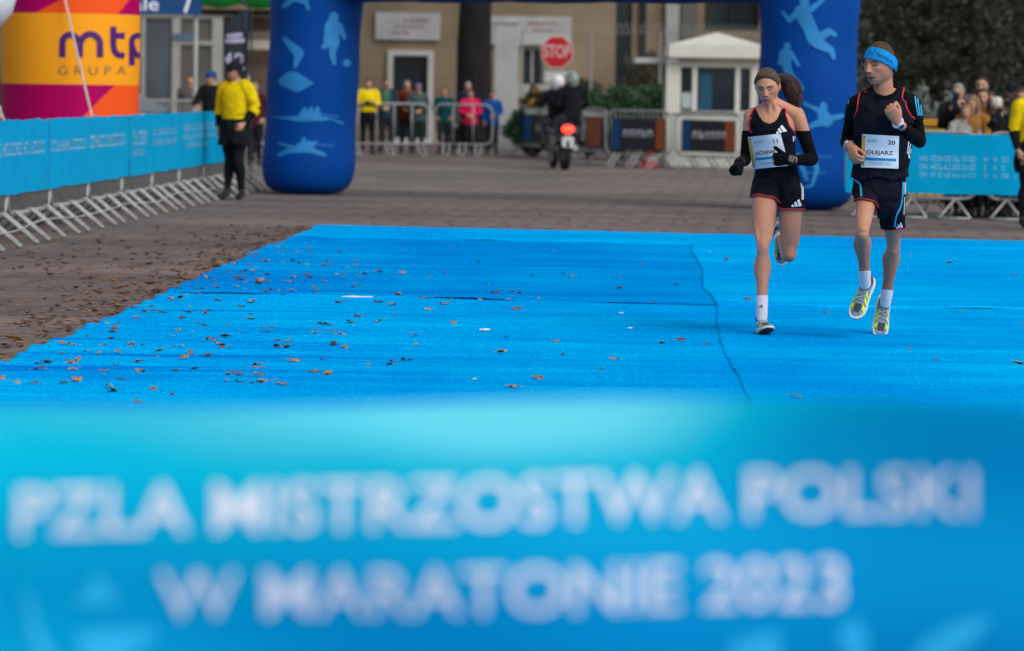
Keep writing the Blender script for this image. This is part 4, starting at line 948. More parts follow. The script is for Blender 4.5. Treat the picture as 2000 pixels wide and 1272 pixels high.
# white car behind the barriers
def car(loc, rz, label):
    t = thing('parked_car', label, 'car', loc, None, rz)
    WP = mat('car_white', (.55, .57, .60), .25, .03, 2, spec=.5)
    c = MB()   # lofted body along x (front = +x): (x, half width, z bottom, z shoulder, z top, half width at top)
    secs = [(-2.1, .70, .35, .75, .80, .62), (-2.05, .80, .28, .92, 1.0, .70), (-1.5, .86, .24, .98, 1.05, .76), (0.3, .87, .22, .98, 1.03, .78), (1.0, .86, .22, .95, 1.0, .76), (1.6, .84, .24, .86, .92, .70), (2.0, .76, .28, .72, .78, .62), (2.12, .66, .34, .62, .66, .54)]
    def ring(s):
        x, w_, a, b, d, wt = s; return [(x, -w_ * .9, a), (x, -w_, (a + b) / 2), (x, -w_ * .98, b), (x, -wt, d), (x, wt, d), (x, w_ * .98, b), (x, w_, (a + b) / 2), (x, w_ * .9, a)]
    V = [p for s in secs for p in ring(s)]; n = 8
    c.add(V, [(i * n + k, i * n + (k + 1) % n, (i + 1) * n + (k + 1) % n, (i + 1) * n + k) for i in range(len(secs) - 1) for k in range(n)] + [tuple(range(n - 1, -1, -1)), tuple((len(secs) - 1) * n + k for k in range(n))])
    link('body', c.mesh('body', True, None, 40), WP, t, True)
    c = MB(); cab = [(-1.95, .72, 1.0, 1.02), (-1.6, .74, 1.0, 1.45), (-1.2, .74, 1.0, 1.55), (0.0, .74, 1.0, 1.56), (.45, .74, 1.0, 1.45), (1.25, .74, .96, .99)]
    V = [p for (x, w_, a, b) in cab for p in ((x, -w_, a), (x, -w_ * .82 if b - a > .1 else -w_, b), (x, w_ * .82 if b - a > .1 else w_, b), (x, w_, a))]
    c.add(V, [(i * 4 + k, i * 4 + (k + 1) % 4, (i + 1) * 4 + (k + 1) % 4, (i + 1) * 4 + k) for i in range(len(cab) - 1) for k in range(4)]); link('glasshouse', c.mesh('glasshouse', True, None, 30), GLASS, t, True)
    c = MB(); c.box((-.6, 0, 1.575), (1.5, 1.16, .05), bev=.02); link('roof', c.mesh('roof', False), WP, t, True)
    for sx_ in (-1.3, 1.3):
        for sy in (-1, 1):
            c = MB(); c.lathe([(.2, -.1), (.32, -.1), (.34, -.06), (.34, .06), (.32, .1), (.2, .1)], (sx_, sy * .78, .34), 20, axis=(0, 1, 0)); wh = link('wheel', c.mesh('wheel'), DARK, t, True)
            c = MB(); c.lathe([(.02, -.11), (.2, -.105), (.2, .105), (.02, .11)], (sx_, sy * .78, .34), 16, axis=(0, 1, 0)); link('rim', c.mesh('rim'), STEEL, wh, True)
    for sy in (-1, 1):
        c = MB(); c.ell((2.0, sy * .58, .66), .08, .16, .07); link('headlight', c.mesh('headlight'), mat('lamp_glass', (.5, .5, .5), .15, 0), t, True)
    for (zz, hh, mm) in ((.80, .09, mat('stripe_red', (.35, .02, .03), .4, 0)), (.68, .10, mat('stripe_blue', (.01, .05, .2), .4, 0))):
        c = MB(); c.box((-.6, -.885, zz), (2.4, .012, hh)); link('side_stripe', c.mesh('side_stripe', False), mm, t, True)
    return t
q = gnd(235, 335); car((q.x - .7, q.y + 1.2, 0), R(-18), 'parked white car with red and blue side stripes beside the inflatable column')

# ------------------------------------------------------------------ bins behind the right barriers
def bin_(loc, m, lid, label, w_=.58, hh=1.05):
    t = thing('waste_bin', label, 'bin', loc, 'waste bins behind the right barriers')
    c = MB(); V = []
    for z, k in ((.08, .80), (.5, .9), (hh - .08, 1.0)): V += [(sx_ * w_ / 2 * k, sy * w_ / 2 * k, z) for sx_, sy in ((-1, -1), (1, -1), (1, 1), (-1, 1))]
    c.add(V, [(j * 4 + i, j * 4 + (i + 1) % 4, (j + 1) * 4 + (i + 1) % 4, (j + 1) * 4 + i) for j in range(2) for i in range(4)] + [(3, 2, 1, 0), (8, 9, 10, 11)]); link('body', c.mesh('body', False), m, t, True)
    c = MB(); c.box((0, -.01, hh - .03), (w_ + .06, w_ + .06, .05), bev=.02); c.box((0, .02, hh + .015), (w_ - .04, w_ - .06, .05), bev=.02); link('lid', c.mesh('lid', False), lid, t, True)
    for sx_ in (-1, 1):
        c = MB(); c.lathe([(.02, -.03), (.09, -.03), (.09, .03), (.02, .03)], (sx_ * w_ * .46, w_ * .38, .09), 16, axis=(1, 0, 0)); link('wheel', c.mesh('wheel'), DARK, t, True)
YEL = mat('bin_yellow', (.42, .22, .008), .5, .06, 3); BLU = mat('bin_blue', (.006, .07, .15), .5, .06, 3)
bin_((at(1808, 245, 53).x, 53, 0), YEL, YEL, 'yellow waste bin right of the man in the headband', .60, 1.12); bin_((at(1864, 245, 53.5).x, 53.5, 0), BLU, BLU, 'blue waste bin behind the people filming', .56, 1.08)

# ================================================================== vegetation
def leaf_mat(name, cols, rough=.7):
    m = bpy.data.materials.new(name); m.use_nodes = True; n = m.node_tree.nodes; l = m.node_tree.links; b = n['Principled BSDF']
    ge = n.new('ShaderNodeNewGeometry'); rp = n.new('ShaderNodeValToRGB'); el = rp.color_ramp.elements
    el[0].color = (*cols[0], 1); el[1].color = (*cols[-1], 1)
    for i, c_ in enumerate(cols[1:-1]): k = el.new((i + 1) / (len(cols) - 1)); k.color = (*c_, 1)
    l.new(ge.outputs['Random Per Island'], rp.inputs['Fac']); l.new(rp.outputs[0], b.inputs['Base Color']); b.inputs['Roughness'].default_value = rough; b.inputs['Specular IOR Level'].default_value = .2
    return m
def leaves_mesh(P, D, size, rng, narrow=.45, droop=.3):
    """one folded leaf (two triangles) at every point of P pointing along D"""
    n = len(P); D = D / np.maximum(1e-6, np.linalg.norm(D, axis=1))[:, None]
    A = rng.normal(size=(n, 3)); S_ = np.cross(D, A); S_ /= np.maximum(1e-6, np.linalg.norm(S_, axis=1))[:, None]; N = np.cross(S_, D)
    L = size * rng.uniform(.6, 1.3, n)[:, None]
    a = P; b = P + D * L * .5 + S_ * L * narrow + N * L * .12; c = P + D * L - N * L * droop * .3; d = P + D * L * .5 - S_ * L * narrow + N * L * .12
    V = np.stack([a, b, c, d], 1).reshape(-1, 3); i = np.arange(n) * 4
    F = np.concatenate([np.stack([i, i + 1, i + 2], 1), np.stack([i, i + 2, i + 3], 1)])
    me = bpy.data.meshes.new('foliage'); me.vertices.add(len(V)); me.vertices.foreach_set('co', V.astype(np.float32).ravel())
    me.loops.add(len(F) * 3); me.loops.foreach_set('vertex_index', F.astype(np.int32).ravel()); me.polygons.add(len(F)); me.polygons.foreach_set('loop_start', np.arange(len(F), dtype=np.int32) * 3); me.polygons.foreach_set('loop_total', np.full(len(F), 3, dtype=np.int32)); me.update(); me.validate(); return me
BARK = mat('bark', (.035, .028, .024), .95, .4, 7, .9, 22, stretch=(1, 1, .25))
CONIF = leaf_mat('conifer_needles', [(.014, .022, .015), (.026, .038, .024), (.048, .055, .036), (.085, .08, .058)])
def conifer(loc, H, Rb, seed, label, n=7000, m=CONIF):
    rng = np.random.default_rng(seed); t = thing('conifer_tree', label, 'tree', loc, 'conifers behind the spectators')
    c = MB(); pts = [(0, 0, 0)] + [(.06 * math.sin(k + seed), .06 * math.cos(k * 1.7), H * k / 8) for k in range(1, 9)]; c.tube(pts, [.17 * (1 - .9 * k / 8) + .01 for k in range(9)], 10); link('trunk', c.mesh('trunk'), BARK, t, True)
    br = MB(); P = []; D = []
    nb = 95
    for k in range(nb):
        z = .35 + (H - .5) * (k / nb) ** 1.0; a = k * 2.4 + rng.uniform(-.3, .3); L = Rb * (1 - z / H) ** .8 * rng.uniform(.75, 1.1) + .12
        d = np.array([math.cos(a), math.sin(a), 0]); e = np.array([d[0] * L, d[1] * L, z - .22 * L + .08 * L * rng.uniform(-1, 1)])
        s = np.array([0, 0, z + .08]); mid = (s + e) / 2 + np.array([0, 0, .06 * L]); br.tube([tuple(s), tuple(mid), tuple(e)], [.025, .016, .006], 5)
        q = int(n / nb * (L / Rb + .15) * 1.4)
        tt = rng.uniform(.12, 1.0, q) ** .7; base = s + (e - s) * tt[:, None] + np.array([0, 0, .1 * L])[None] * (tt * (1 - tt))[:, None] * 2
        sp = rng.normal(size=(q, 3)) * np.array([.14, .14, .09]) * (L * .55 + .2); P.append(base + sp); D.append(np.tile(d * .8 + np.array([0, 0, -.35]), (q, 1)) + rng.normal(size=(q, 3)) * .55)
    tr = link('limbs', br.mesh('limbs'), BARK, t, True)
    link('crown', leaves_mesh(np.concatenate(P), np.concatenate(D), .17, rng, .16), m, t, True); return t
for i, (px, Y, H, Rb, lab) in enumerate(((1712, 80, 9, 2.2, 'dark conifer right beside the blue arch leg'), (1806, 84, 10, 2.4, 'tall dark conifer behind the yellow bin'), (1905, 79, 8.5, 1.9, 'dark conifer behind the people holding phones'), (2010, 82, 9.5, 2.1, 'dark conifer at the right picture edge'), (1850, 93, 11, 2.6, 'farther conifer filling the gap between the nearer ones'), (1755, 95, 11, 2.4, 'farther conifer close to the arch leg'), (1985, 97, 11, 2.2, 'farthest conifer in front of the grey building'))):
    p = at(px, 172, Y); conifer((p.x, Y, 0), H, Rb, 11 + i, lab, n=9000)
SILV = leaf_mat('silver_leaves', [(.10, .12, .11), (.20, .23, .22), (.30, .34, .33)])
def bush(loc, rx, ry, rz, seed, label, m, n=2500, size=.09, cat='shrub', group='shrubs behind the fences', name='shrub'):
    rng = np.random.default_rng(seed); t = thing(name, label, cat, loc, group)
    c = MB()
    for k in range(9):
        a = k * 2.4; e = (rx * .6 * math.cos(a), ry * .6 * math.sin(a), rz * rng.uniform(.9, 1.6)); c.tube([(0, 0, 0), (e[0] * .4, e[1] * .4, e[2] * .5), e], [.02, .014, .005], 5)
    link('stems', c.mesh('stems'), BARK, t, True)
    u = rng.normal(size=(n, 3)); u /= np.linalg.norm(u, axis=1)[:, None]; r = rng.uniform(.45, 1, n) ** .5
    lump = np.array([.78 + .35 * mnoise.noise(Vector((float(x[0]) * 2 + seed, float(x[1]) * 2, float(x[2]) * 2))) for x in u])
    P = u * (r * lump)[:, None] * np.array([rx, ry, rz]) + np.array([0, 0, rz]); P[:, 2] = np.maximum(P[:, 2], .03)
    link('foliage', leaves_mesh(P, u + rng.normal(size=(n, 3)) * .6, size, rng, .35), m, t, True)
HEDG = leaf_mat('hedge_leaves', [(.028, .060, .032), (.045, .098, .050), (.07, .135, .07)])
BROW = leaf_mat('autumn_leaves', [(.05, .05, .025), (.09, .075, .04), (.06, .07, .035)])
ORNG = leaf_mat('orange_flowers', [(.20, .09, .03), (.12, .07, .03), (.04, .06, .03)])
for i, (px, Y, rx, ry, rz, m, lab) in enumerate((
    (1045, 84, .75, .6, .66, HEDG, 'low green shrub behind the barrier left of the motorcycle'), (1150, 83, .85, .8, .78, HEDG, 'rounded green shrub right of the motorcycle riders'), (1215, 82, .95, .8, .84, HEDG, 'green shrub in the middle of the hedge row'), (1275, 82.5, .7, .7, .90, HEDG, 'green shrub touching the booth corner'),
    (1130, 90.8, .8, .4, .95, BROW, 'brownish shrub against the tan wall'), (1260, 92, .8, .6, 1.25, BROW, 'tall brownish shrub behind the booth canopy'),
    (1052, 85.5, .5, .3, .78, ORNG, 'orange-flowered plant under the stop sign'))):
    p = at(px, 172, Y); bush((p.x, Y, 0), rx, ry, rz, 50 + i, lab, m, 5200, .095)
for i, (px, py, Y, r_, rz, lab) in enumerate(((1872, 172, 66, .36, .9, 'silver-leaved shrub behind the raised phone'), (1797, 172, 66, .30, .88, 'silver-leaved shrub behind the shoulder of the man runner'), (1838, 172, 67, .3, .7, 'small silver-leaved shrub between the bins and conifers'))):
    p = at(px, py, Y); bush((p.x, Y, 0), r_, r_, rz, 70 + i, lab, SILV, 1300, .07)
# old tree in front of the building
tp_ = at(925, 172, 95.0)
tr = thing('broadleaf_tree', 'old dark tree trunk in front of the tan building', 'tree', (tp_.x, 95, 0))
c = MB(); c.tube([(0, 0, 0), (0, 0, .3), (.02, 0, 1.2), (-.01, .05, 2.6), (.03, 0, 4.2), (.1, 0, 5.5)], [.62, .5, .44, .42, .38, .28], 20); mm = c
mm.v = [(v[0] * (1 + .07 * mnoise.noise(Vector((v[0] * 5, v[1] * 5, v[2] * .8)))), v[1] * (1 + .07 * mnoise.noise(Vector((v[0] * 5, 3 + v[1] * 5, v[2] * .8)))), v[2]) for v in mm.v]
link('trunk', mm.mesh('trunk'), mat('dark_bark', (.012, .011, .012), .95, .4, 7, .9, 22, stretch=(1, 1, .25)), tr, True)
rng = np.random.default_rng(5); c = MB(); P = []
for k in range(16):
    a = k * 2.4; L = rng.uniform(1.6, 3.2); e = np.array([math.cos(a) * L, math.sin(a) * L, 5.5 + rng.uniform(.5, 3.2)]); s_ = np.array([.05, 0, 4.0 + k * .09]); c.tube([tuple(s_), tuple((s_ + e) / 2 + np.array([0, 0, .3])), tuple(e)], [.12, .07, .02], 6)
    P.append(e + rng.normal(size=(260, 3)) * np.array([.8, .8, .55]))
link('limbs', c.mesh('limbs'), BARK, tr, True); P = np.concatenate(P)
link('crown', leaves_mesh(P, rng.normal(size=P.shape), .16, rng, .35), BROW, tr, True)

# ================================================================== people: body builder
def sstep(a, b, x): t = np.clip((x - a) / (b - a), 0, 1); return t * t * (3 - 2 * t)
_ico = None
def ico():
    global _ico
    if _ico is None:
        bm = bmesh.new(); bmesh.ops.create_icosphere(bm, subdivisions=6, radius=1.0); bm.verts.index_update()
        _ico = (np.array([v.co[:] for v in bm.verts]), [tuple(v.index for v in f.verts) for f in bm.faces]); bm.free()
    return _ico
def head_mesh(s=1.0, male=False, mouth=0.0, frown=0.0):
    """head in its own frame: x = subject's right, y = forward, z = up, origin mid-head"""
    U, Fs = ico(); P = U * np.array([.0735, .094, .116]); x, y, z = P[:, 0].copy(), P[:, 1].copy(), P[:, 2].copy()
    front = sstep(-.01, .06, y)
    # skull: wider high at the back, flat sides
    wid = 1 + .04 * np.exp(-((z - .03) / .05) ** 2) - (.27 if male else .29) * sstep(.0, .115, -z) ** 1.3 * (0.4 + .6 * front)
    x *= wid
    # jaw and face plane
    y = np.where(y > 0, y * (1 - .05 * sstep(.03, .11, z)), y)
    low = sstep(.02, .11, -z); y += low * .020 * front; y -= low * 0.035 * np.minimum(0, y) / .094
    x += np.sign(x) * (.005 if male else .002) * np.exp(-((z + .07) / .03) ** 2 - ((y - .02) / .04) ** 2)      # jaw corner
    ax = np.abs(x)
    def g(cx, cz, sx, sz): return np.exp(-((ax - cx) / sx) ** 2 - ((z - cz) / sz) ** 2) * front
    dy = np.zeros_like(y)
    dy += (.0070 if male else .0048) * g(.024, .027, .022, .009)                # brow ridge
    dy -= .0150 * g(.030, .009, .0170, .0120)                                   # sockets
    dy += .0075 * g(.031, .004, .0115, .0075)                                   # lids over the eyes
    dy -= .0020 * g(.031, .0005, .012, .0022)
    nz_ = np.clip((.018 - z) / .052, 0, 1); ridge = np.where((z < .024) & (z > -.040), .004 + .020 * nz_ ** 1.2, 0) * sstep(-.041, -.030, z) * sstep(.026, .010, z)
    dy += ridge * np.exp(-(ax / (.0085 + .004 * nz_)) ** 2) * front * (1.12 if male else 1.0)  # nose
    dy += .007 * g(.0125, -.031, .0065, .0065)                                  # wings
    dy += .0045 * g(.048, -.014, .016, .014)                                    # cheekbones
    dy -= .0075 * g(.044, -.050, .014, .020)                                    # hollows
    dy += .0030 * g(.018, -.045, .012, .012)
    dy += .0062 * g(.0, -.0575, .023, .0050) + .0070 * g(.0, -.0725 - mouth * .008, .021, .0060)   # lips
    dy -= (.0060 + .014 * mouth) * g(.0, -.0650 - mouth * .004, .021, .0026 + .0058 * mouth)
    dy -= .0040 * g(.0, -.084, .020, .006)
    dy += (.0085 if male else .0060) * g(.0, -.100, .018, .012)                 # chin
    dy -= .003 * frown * g(.005, .030, .0022, .010)
    y += dy; nx = np.zeros_like(x)
    P = np.stack([x, y, z], 1)
    V = [P]; F = [Fs]; k = len(P)
    # ears
    E = MB()
    for sg in (-1, 1):
        M = Matrix.Rotation(sg * R(-16), 3, 'Z') @ Matrix.Rotation(R(-10), 3, 'X')
        E.ell((sg * .0735, -.012, -.006), .0075, .019, .031, 14, 10, M); E.ell((sg * .080, -.018, -.002), .006, .012, .024, 10, 8, M)
    return np.concatenate([P, np.array(E.v)]) * s, Fs + [tuple(i + k for i in f) for f in E.f]
def head_frame(c, yaw, pitch, roll):
    B = Matrix(((-1, 0, 0), (0, -1, 0), (0, 0, 1)))
    M = Matrix.Rotation(-yaw, 3, 'Z') @ B @ Matrix.Rotation(-pitch, 3, 'X') @ Matrix.Rotation(roll, 3, 'Y')
    return M, Vector(c)

class Flesh:
    """overlapping closed volumes that are fused into one skin"""
    def __init__(s): s.mb = MB()
    def loft(s, pts, rad, lat=None, n=22, sub=4):
        Q = [list(p) + list(r if isinstance(r, (tuple, list)) else (r, r)) for p, r in zip(pts, rad)]
        C = catmull(Q, sub); P = [Vector(c[:3]) for c in C]; RA = [max(.003, c[3]) for c in C]; RB = [max(.003, c[4]) for c in C]
        V = []; prev = Vector(lat).normalized() if lat is not None else None; m = len(P)
        def frame(i, prev):
            t = (P[min(i + 1, m - 1)] - P[max(i - 1, 0)]).normalized()
            if prev is None: a = t.orthogonal().normalized()
            else:
                b0 = Vector(lat) if lat is not None else prev
                a = b0 - t * b0.dot(t); a = a.normalized() if a.length > 1e-4 else t.orthogonal().normalized()
            return t, a, t.cross(a)
        rows = []
        t, a, b = frame(0, prev)
        for k, sc in ((-.85, .30), (-.6, .72), (-.3, .93)): rows.append((P[0] + t * (k * min(RA[0], RB[0])), a, b, RA[0] * sc, RB[0] * sc))
        for i in range(m):
            t, a, b = frame(i, prev); prev = a; rows.append((P[i], a, b, RA[i], RB[i]))
        for k, sc in ((.3, .93), (.6, .72), (.85, .30)): rows.append((P[-1] + t * (k * min(RA[-1], RB[-1])), a, b, RA[-1] * sc, RB[-1] * sc))
        for (p, a, b, ra, rb) in rows:
            for k in range(n): an = 2 * math.pi * k / n; V.append(p + a * (ra * math.cos(an)) + b * (rb * math.sin(an)))
        q = len(rows); Fs = [(i * n + k, i * n + (k + 1) % n, (i + 1) * n + (k + 1) % n, (i + 1) * n + k) for i in range(q - 1) for k in range(n)]
        Fs += [tuple(range(n - 1, -1, -1)), tuple((q - 1) * n + k for k in range(n))]
        s.mb.add(V, Fs)
    def raw(s, V, F): s.mb.add(V, F)
    def skin(s, voxel, smooth=2):
        me = bpy.data.meshes.new('tmp'); me.from_pydata(s.mb.v, [], s.mb.f); ob = bpy.data.objects.new('tmp', me); COL.objects.link(ob)
        r = ob.modifiers.new('r', 'REMESH'); r.mode = 'VOXEL'; r.voxel_size = voxel; r.use_smooth_shade = True
        if smooth: q = ob.modifiers.new('s', 'SMOOTH'); q.factor = .5; q.iterations = smooth
        dg = bpy.context.evaluated_depsgraph_get(); out = bpy.data.meshes.new_from_object(ob.evaluated_get(dg)); bpy.data.objects.remove(ob); bpy.data.meshes.remove(me)
        out.name = 'body'; return out

class Body:
    def __init__(s, me, bones, head=None, hs=1.0):
        s.me = me; n = len(me.vertices); s.V = np.empty(n * 3, np.float32); me.vertices.foreach_get('co', s.V); s.V = s.V.reshape(-1, 3).astype(float)
        s.N = np.empty(n * 3, np.float32); me.vertex_normals.foreach_get('vector', s.N); s.N = s.N.reshape(-1, 3).astype(float)
        L = np.empty(len(me.loops), np.int32); me.loops.foreach_get('vertex_index', L); s.F = L.reshape(-1, 4)
        s.bones = bones; names = []; best = np.full(n, 1e9); s.lab = np.zeros(n, int); s.t = np.zeros(n); s.names = []
        for (nm, a, b, ra, rb) in bones:
            a = np.array(a); b = np.array(b); d = b - a; tt = np.clip(((s.V - a) @ d) / (d @ d), 0, 1); r = ra + (rb - ra) * tt
            q = np.linalg.norm(s.V - a - tt[:, None] * d, axis=1) / r
            if nm not in s.names: s.names.append(nm)
            k = s.names.index(nm); w_ = q < best; best[w_] = q[w_]; s.lab[w_] = k; s.t[w_] = tt[w_]
        if head:
            M, c = head; s.H = (s.V - np.array(c)) @ np.array(M) / hs
    def is_(s, *nm):
        m = np.zeros(len(s.V), bool)
        for x in nm:
            if x in s.names: m |= s.lab == s.names.index(x)
        return m
    def shell(s, mask, off, name, m, parent, border=6, trim=None, relax=0, noise_amp=0.0, noise_sc=14, thick=0.0, edge_drop=0.0):
        """cloth that follows the skin where mask holds, lifted by off metres"""
        fm = mask[s.F].all(axis=1); F = s.F[fm]
        if len(F) == 0: return None
        ids = np.unique(F); mp = -np.ones(len(s.V), int); mp[ids] = np.arange(len(ids)); F = mp[F]; V = s.V[ids].copy(); N = s.N[ids].copy()
        n = len(ids); E = np.concatenate([F[:, [0, 1]], F[:, [1, 2]], F[:, [2, 3]], F[:, [3, 0]]]); Es = np.sort(E, axis=1)
        u, idx, cnt = np.unique(Es, axis=0, return_index=True, return_counts=True); B = u[cnt == 1]
        o = np.full(n, off) if np.isscalar(off) else np.asarray(off)[ids]
        if noise_amp:
            o = o + noise_amp * np.array([mnoise.noise(Vector(v * noise_sc)) + .5 * mnoise.noise(Vector(v * noise_sc * 2.1)) for v in V])
        deg = np.bincount(u.ravel(), minlength=n)
        for _ in range(4):
            A = np.zeros_like(N)
            for k in range(3): A[:, k] = np.bincount(u[:, 0], N[u[:, 1], k], n) + np.bincount(u[:, 1], N[u[:, 0], k], n)
            N = A / np.maximum(deg, 1)[:, None]; N /= np.maximum(1e-6, np.linalg.norm(N, axis=1))[:, None]
        V = V + N * o[:, None]
        isb = np.zeros(n, bool); isb[B.ravel()] = True
        for _ in range(relax):
            A = np.zeros_like(V)
            for k in range(3): A[:, k] = np.bincount(u[:, 0], V[u[:, 1], k], n) + np.bincount(u[:, 1], V[u[:, 0], k], n)
            Q = A / np.maximum(deg, 1)[:, None]; V = np.where(isb[:, None], V, V * .5 + Q * .5)
        db = np.bincount(B.ravel(), minlength=n)
        for _ in range(border):
            A = np.zeros_like(V)
            for k in range(3): A[:, k] = np.bincount(B[:, 0], V[B[:, 1], k], n) + np.bincount(B[:, 1], V[B[:, 0], k], n)
            Q = A / np.maximum(db, 1)[:, None]; V = np.where((isb & (db == 2))[:, None], V * .4 + Q * .6, V)
        me = bpy.data.meshes.new(name); me.from_pydata(V.tolist(), [], F.tolist()); me.polygons.foreach_set('use_smooth', [True] * len(F)); me.update()
        ob = link(name, me, m, parent)
        if thick: q = ob.modifiers.new('thickness', 'SOLIDIFY'); q.thickness = thick; q.offset = -1
        s.last = (V, F, B)
        return ob
    def loops(s):
        V, F, B = s.last; nb = {}
        for a, b in B: nb.setdefault(int(a), []).append(int(b)); nb.setdefault(int(b), []).append(int(a))
        seen = set(); out = []
        for st in nb:
            if st in seen or len(nb[st]) != 2: continue
            lp = [st]; seen.add(st); cur = st
            while True:
                nx = [q for q in nb[cur] if q not in seen and len(nb[q]) == 2]
                if not nx: break
                cur = nx[0]; seen.add(cur); lp.append(cur)
            if len(lp) > 12: out.append([Vector(V[i]) for i in lp])
        return out
def trim_tube(loop, r, name, m, parent, closed=True, step=2, keep=None):
    P = loop[::step]; mb = MB()
    runs = []
    if keep is None: runs = [P + [P[0], P[1]]] if closed else [P]
    else:
        k = [keep(p) for p in P]; n = len(P); s0 = next((i for i in range(n) if not k[i]), 0); cur = []
        for j in range(n + 1):
            i = (s0 + j) % n
            if k[i] and j < n: cur.append(P[i])
            else:
                if len(cur) > 3: runs.append(cur)
                cur = []
    for run in runs:
        for _ in range(3): run = [run[0]] + [(run[i - 1] + run[i] * 2 + run[i + 1]) / 4 for i in range(1, len(run) - 1)] + [run[-1]]
        mb = MB(); mb.tube(run, r, 6); mb.build(name, m, parent, ang=None)

def leg_flesh(fl, hip, knee, ankle, front, k=1.0, thigh=.083, kneer=.047, calf=.052, ank=.031, bulge=1.0):
    hip, knee, ankle, front = Vector(hip), Vector(knee), Vector(ankle), Vector(front)
    A = lambda t: hip + (knee - hip) * t; Bv = lambda t: knee + (ankle - knee) * t
    sb = (ankle - knee).normalized(); fr = (front - sb * front.dot(sb)); fr = fr.normalized() if fr.length > .2 else Vector((0, 0, 1))
    tb = (knee - hip).normalized(); ft = (front - tb * front.dot(tb)); ft = ft.normalized() if ft.length > .2 else Vector((0, 0, 1))
    fl.loft([A(-.05), A(.12), A(.35) + ft * .008, A(.62) + ft * .008, A(.85), knee + ft * .006, Bv(.07) + fr * .004, Bv(.2) - fr * .008, Bv(.36) - fr * .012, Bv(.58) - fr * .006, Bv(.80), ankle], [thigh * k, thigh * k * 1.02, thigh * k * .96, thigh * k * .82, kneer * 1.12 * k, kneer * 1.0 * k, kneer * .98 * k, calf * .98 * k, calf * k, calf * .78 * k, ank * 1.08 * k, ank * k], n=20)
    la = tb.cross(ft).normalized(); lb = sb.cross(fr).normalized()
    for sg in (-1, 1):      # thigh heads above the knee, two calf heads
        fl.loft([A(.40) + la * sg * .030 * bulge + ft * .022, A(.66) + la * sg * .032 * bulge + ft * .018, A(.84) + la * sg * .029 * bulge + ft * .012, A(.93) + la * sg * .024 + ft * .008], [.034 * k * bulge, .034 * k * bulge, .025 * k * bulge, .012 * k], n=12)
        fl.loft([Bv(.08) + lb * sg * .018 - fr * .020, Bv(.24) + lb * sg * .023 - fr * .024, Bv(.38) + lb * sg * .020 - fr * .022, Bv(.54) + lb * sg * .010 - fr * .014], [.022 * k, .033 * k, .028 * k, .014 * k], n=12)
    fl.loft([knee + ft * .020 + sb * -.012, knee + ft * .026 + sb * .012], [.026 * k, .026 * k], n=14)        # kneecap
    fl.loft([Bv(.12) + fr * .022, Bv(.5) + fr * .020, Bv(.85) + fr * .008], [.014 * k, .012 * k, .010 * k], n=10)   # shin
def arm_flesh(fl, sh, el, wr, k=1.0, up=.043, fo=.036, wrr=.024):
    sh, el, wr = Vector(sh), Vector(el), Vector(wr); A = lambda t: sh + (el - sh) * t; Bv = lambda t: el + (wr - el) * t
    fl.loft([A(-.03), A(.15), A(.42), A(.7), A(.92), el, Bv(.15), Bv(.35), Bv(.65), Bv(.9), wr], [.050 * k, up * 1.16 * k, up * 1.02 * k, up * .92 * k, fo * 1.0 * k, fo * .98 * k, fo * 1.08 * k, fo * 1.05 * k, fo * .84 * k, wrr * 1.08 * k, wrr * k], n=18)
def hand_flesh(fl, wr, d, back, thumb, curl=(40, 55, 35), spread=0.0, k=1.0, thumb_curl=(25, 20), thumb_out=40, index=None, fat=1.0):
    """d: towards the fingers, back: out of the back of the hand, thumb: rough direction of the thumb side"""
    X = Vector(d).normalized(); Z = Vector(back); Z = (Z - X * Z.dot(X)).normalized(); Y = Z.cross(X)
    if Y.dot(Vector(thumb)) < 0: Y = -Y
    W0 = Vector(wr); T = lambda x, y, z: W0 + (X * x + Y * y + Z * z) * k
    fl.loft([T(-.02, 0, 0), T(.012, 0, 0), T(.045, .002, -.001), T(.078, .002, 0), T(.090, .001, -.002)], [(.024 * k, .019 * k), (.029 * k, .019 * k), (.038 * k, .018 * k), (.040 * k, .0155 * k), (.037 * k, .012 * k)], lat=Y, n=18)
    tips = []
    for i, (yb, L, r) in enumerate(((.029, .070, .0095), (.0095, .078, .0098), (-.0100, .072, .0093), (-.0280, .056, .0083))):
        c = curl if not (i == 0 and index) else index
        p = T(.086 - abs(i - 1.2) * .004, yb, -.001); ang = 0.0; pts = [T(.06, yb * .9, -.001), p]; rr = [r * k * fat, r * k * 1.04 * fat]
        sp = spread * (1.5 - i) * .06
        for seg, f in zip(c, (.46, .30, .24)):
            ang += R(seg); dr = (X * math.cos(ang) - Z * math.sin(ang) + Y * sp).normalized(); p = p + dr * (L * f * k); pts.append(p); rr.append(r * k * fat * (1.0 - .10 * len(pts) / 4))
        fl.loft(pts, rr, n=12, sub=3); tips.append(p)
    p = T(.018, .024, -.010); ang = R(thumb_out); pts = [T(.005, .012, -.006), p]; rr = [.013 * k, .0135 * k * fat]; dn = 0.25
    for L, cu in ((.038, 0), (.030, thumb_curl[0]), (.024, thumb_curl[1])):
        ang -= R(cu); dr = (X * math.cos(ang) + Y * math.sin(ang) - Z * dn).normalized(); dn += .25; p = p + dr * L * k; pts.append(p); rr.append(.0115 * k * fat - .0012 * k * len(pts) / 3)
    fl.loft(pts, rr, n=12, sub=3)
    return T

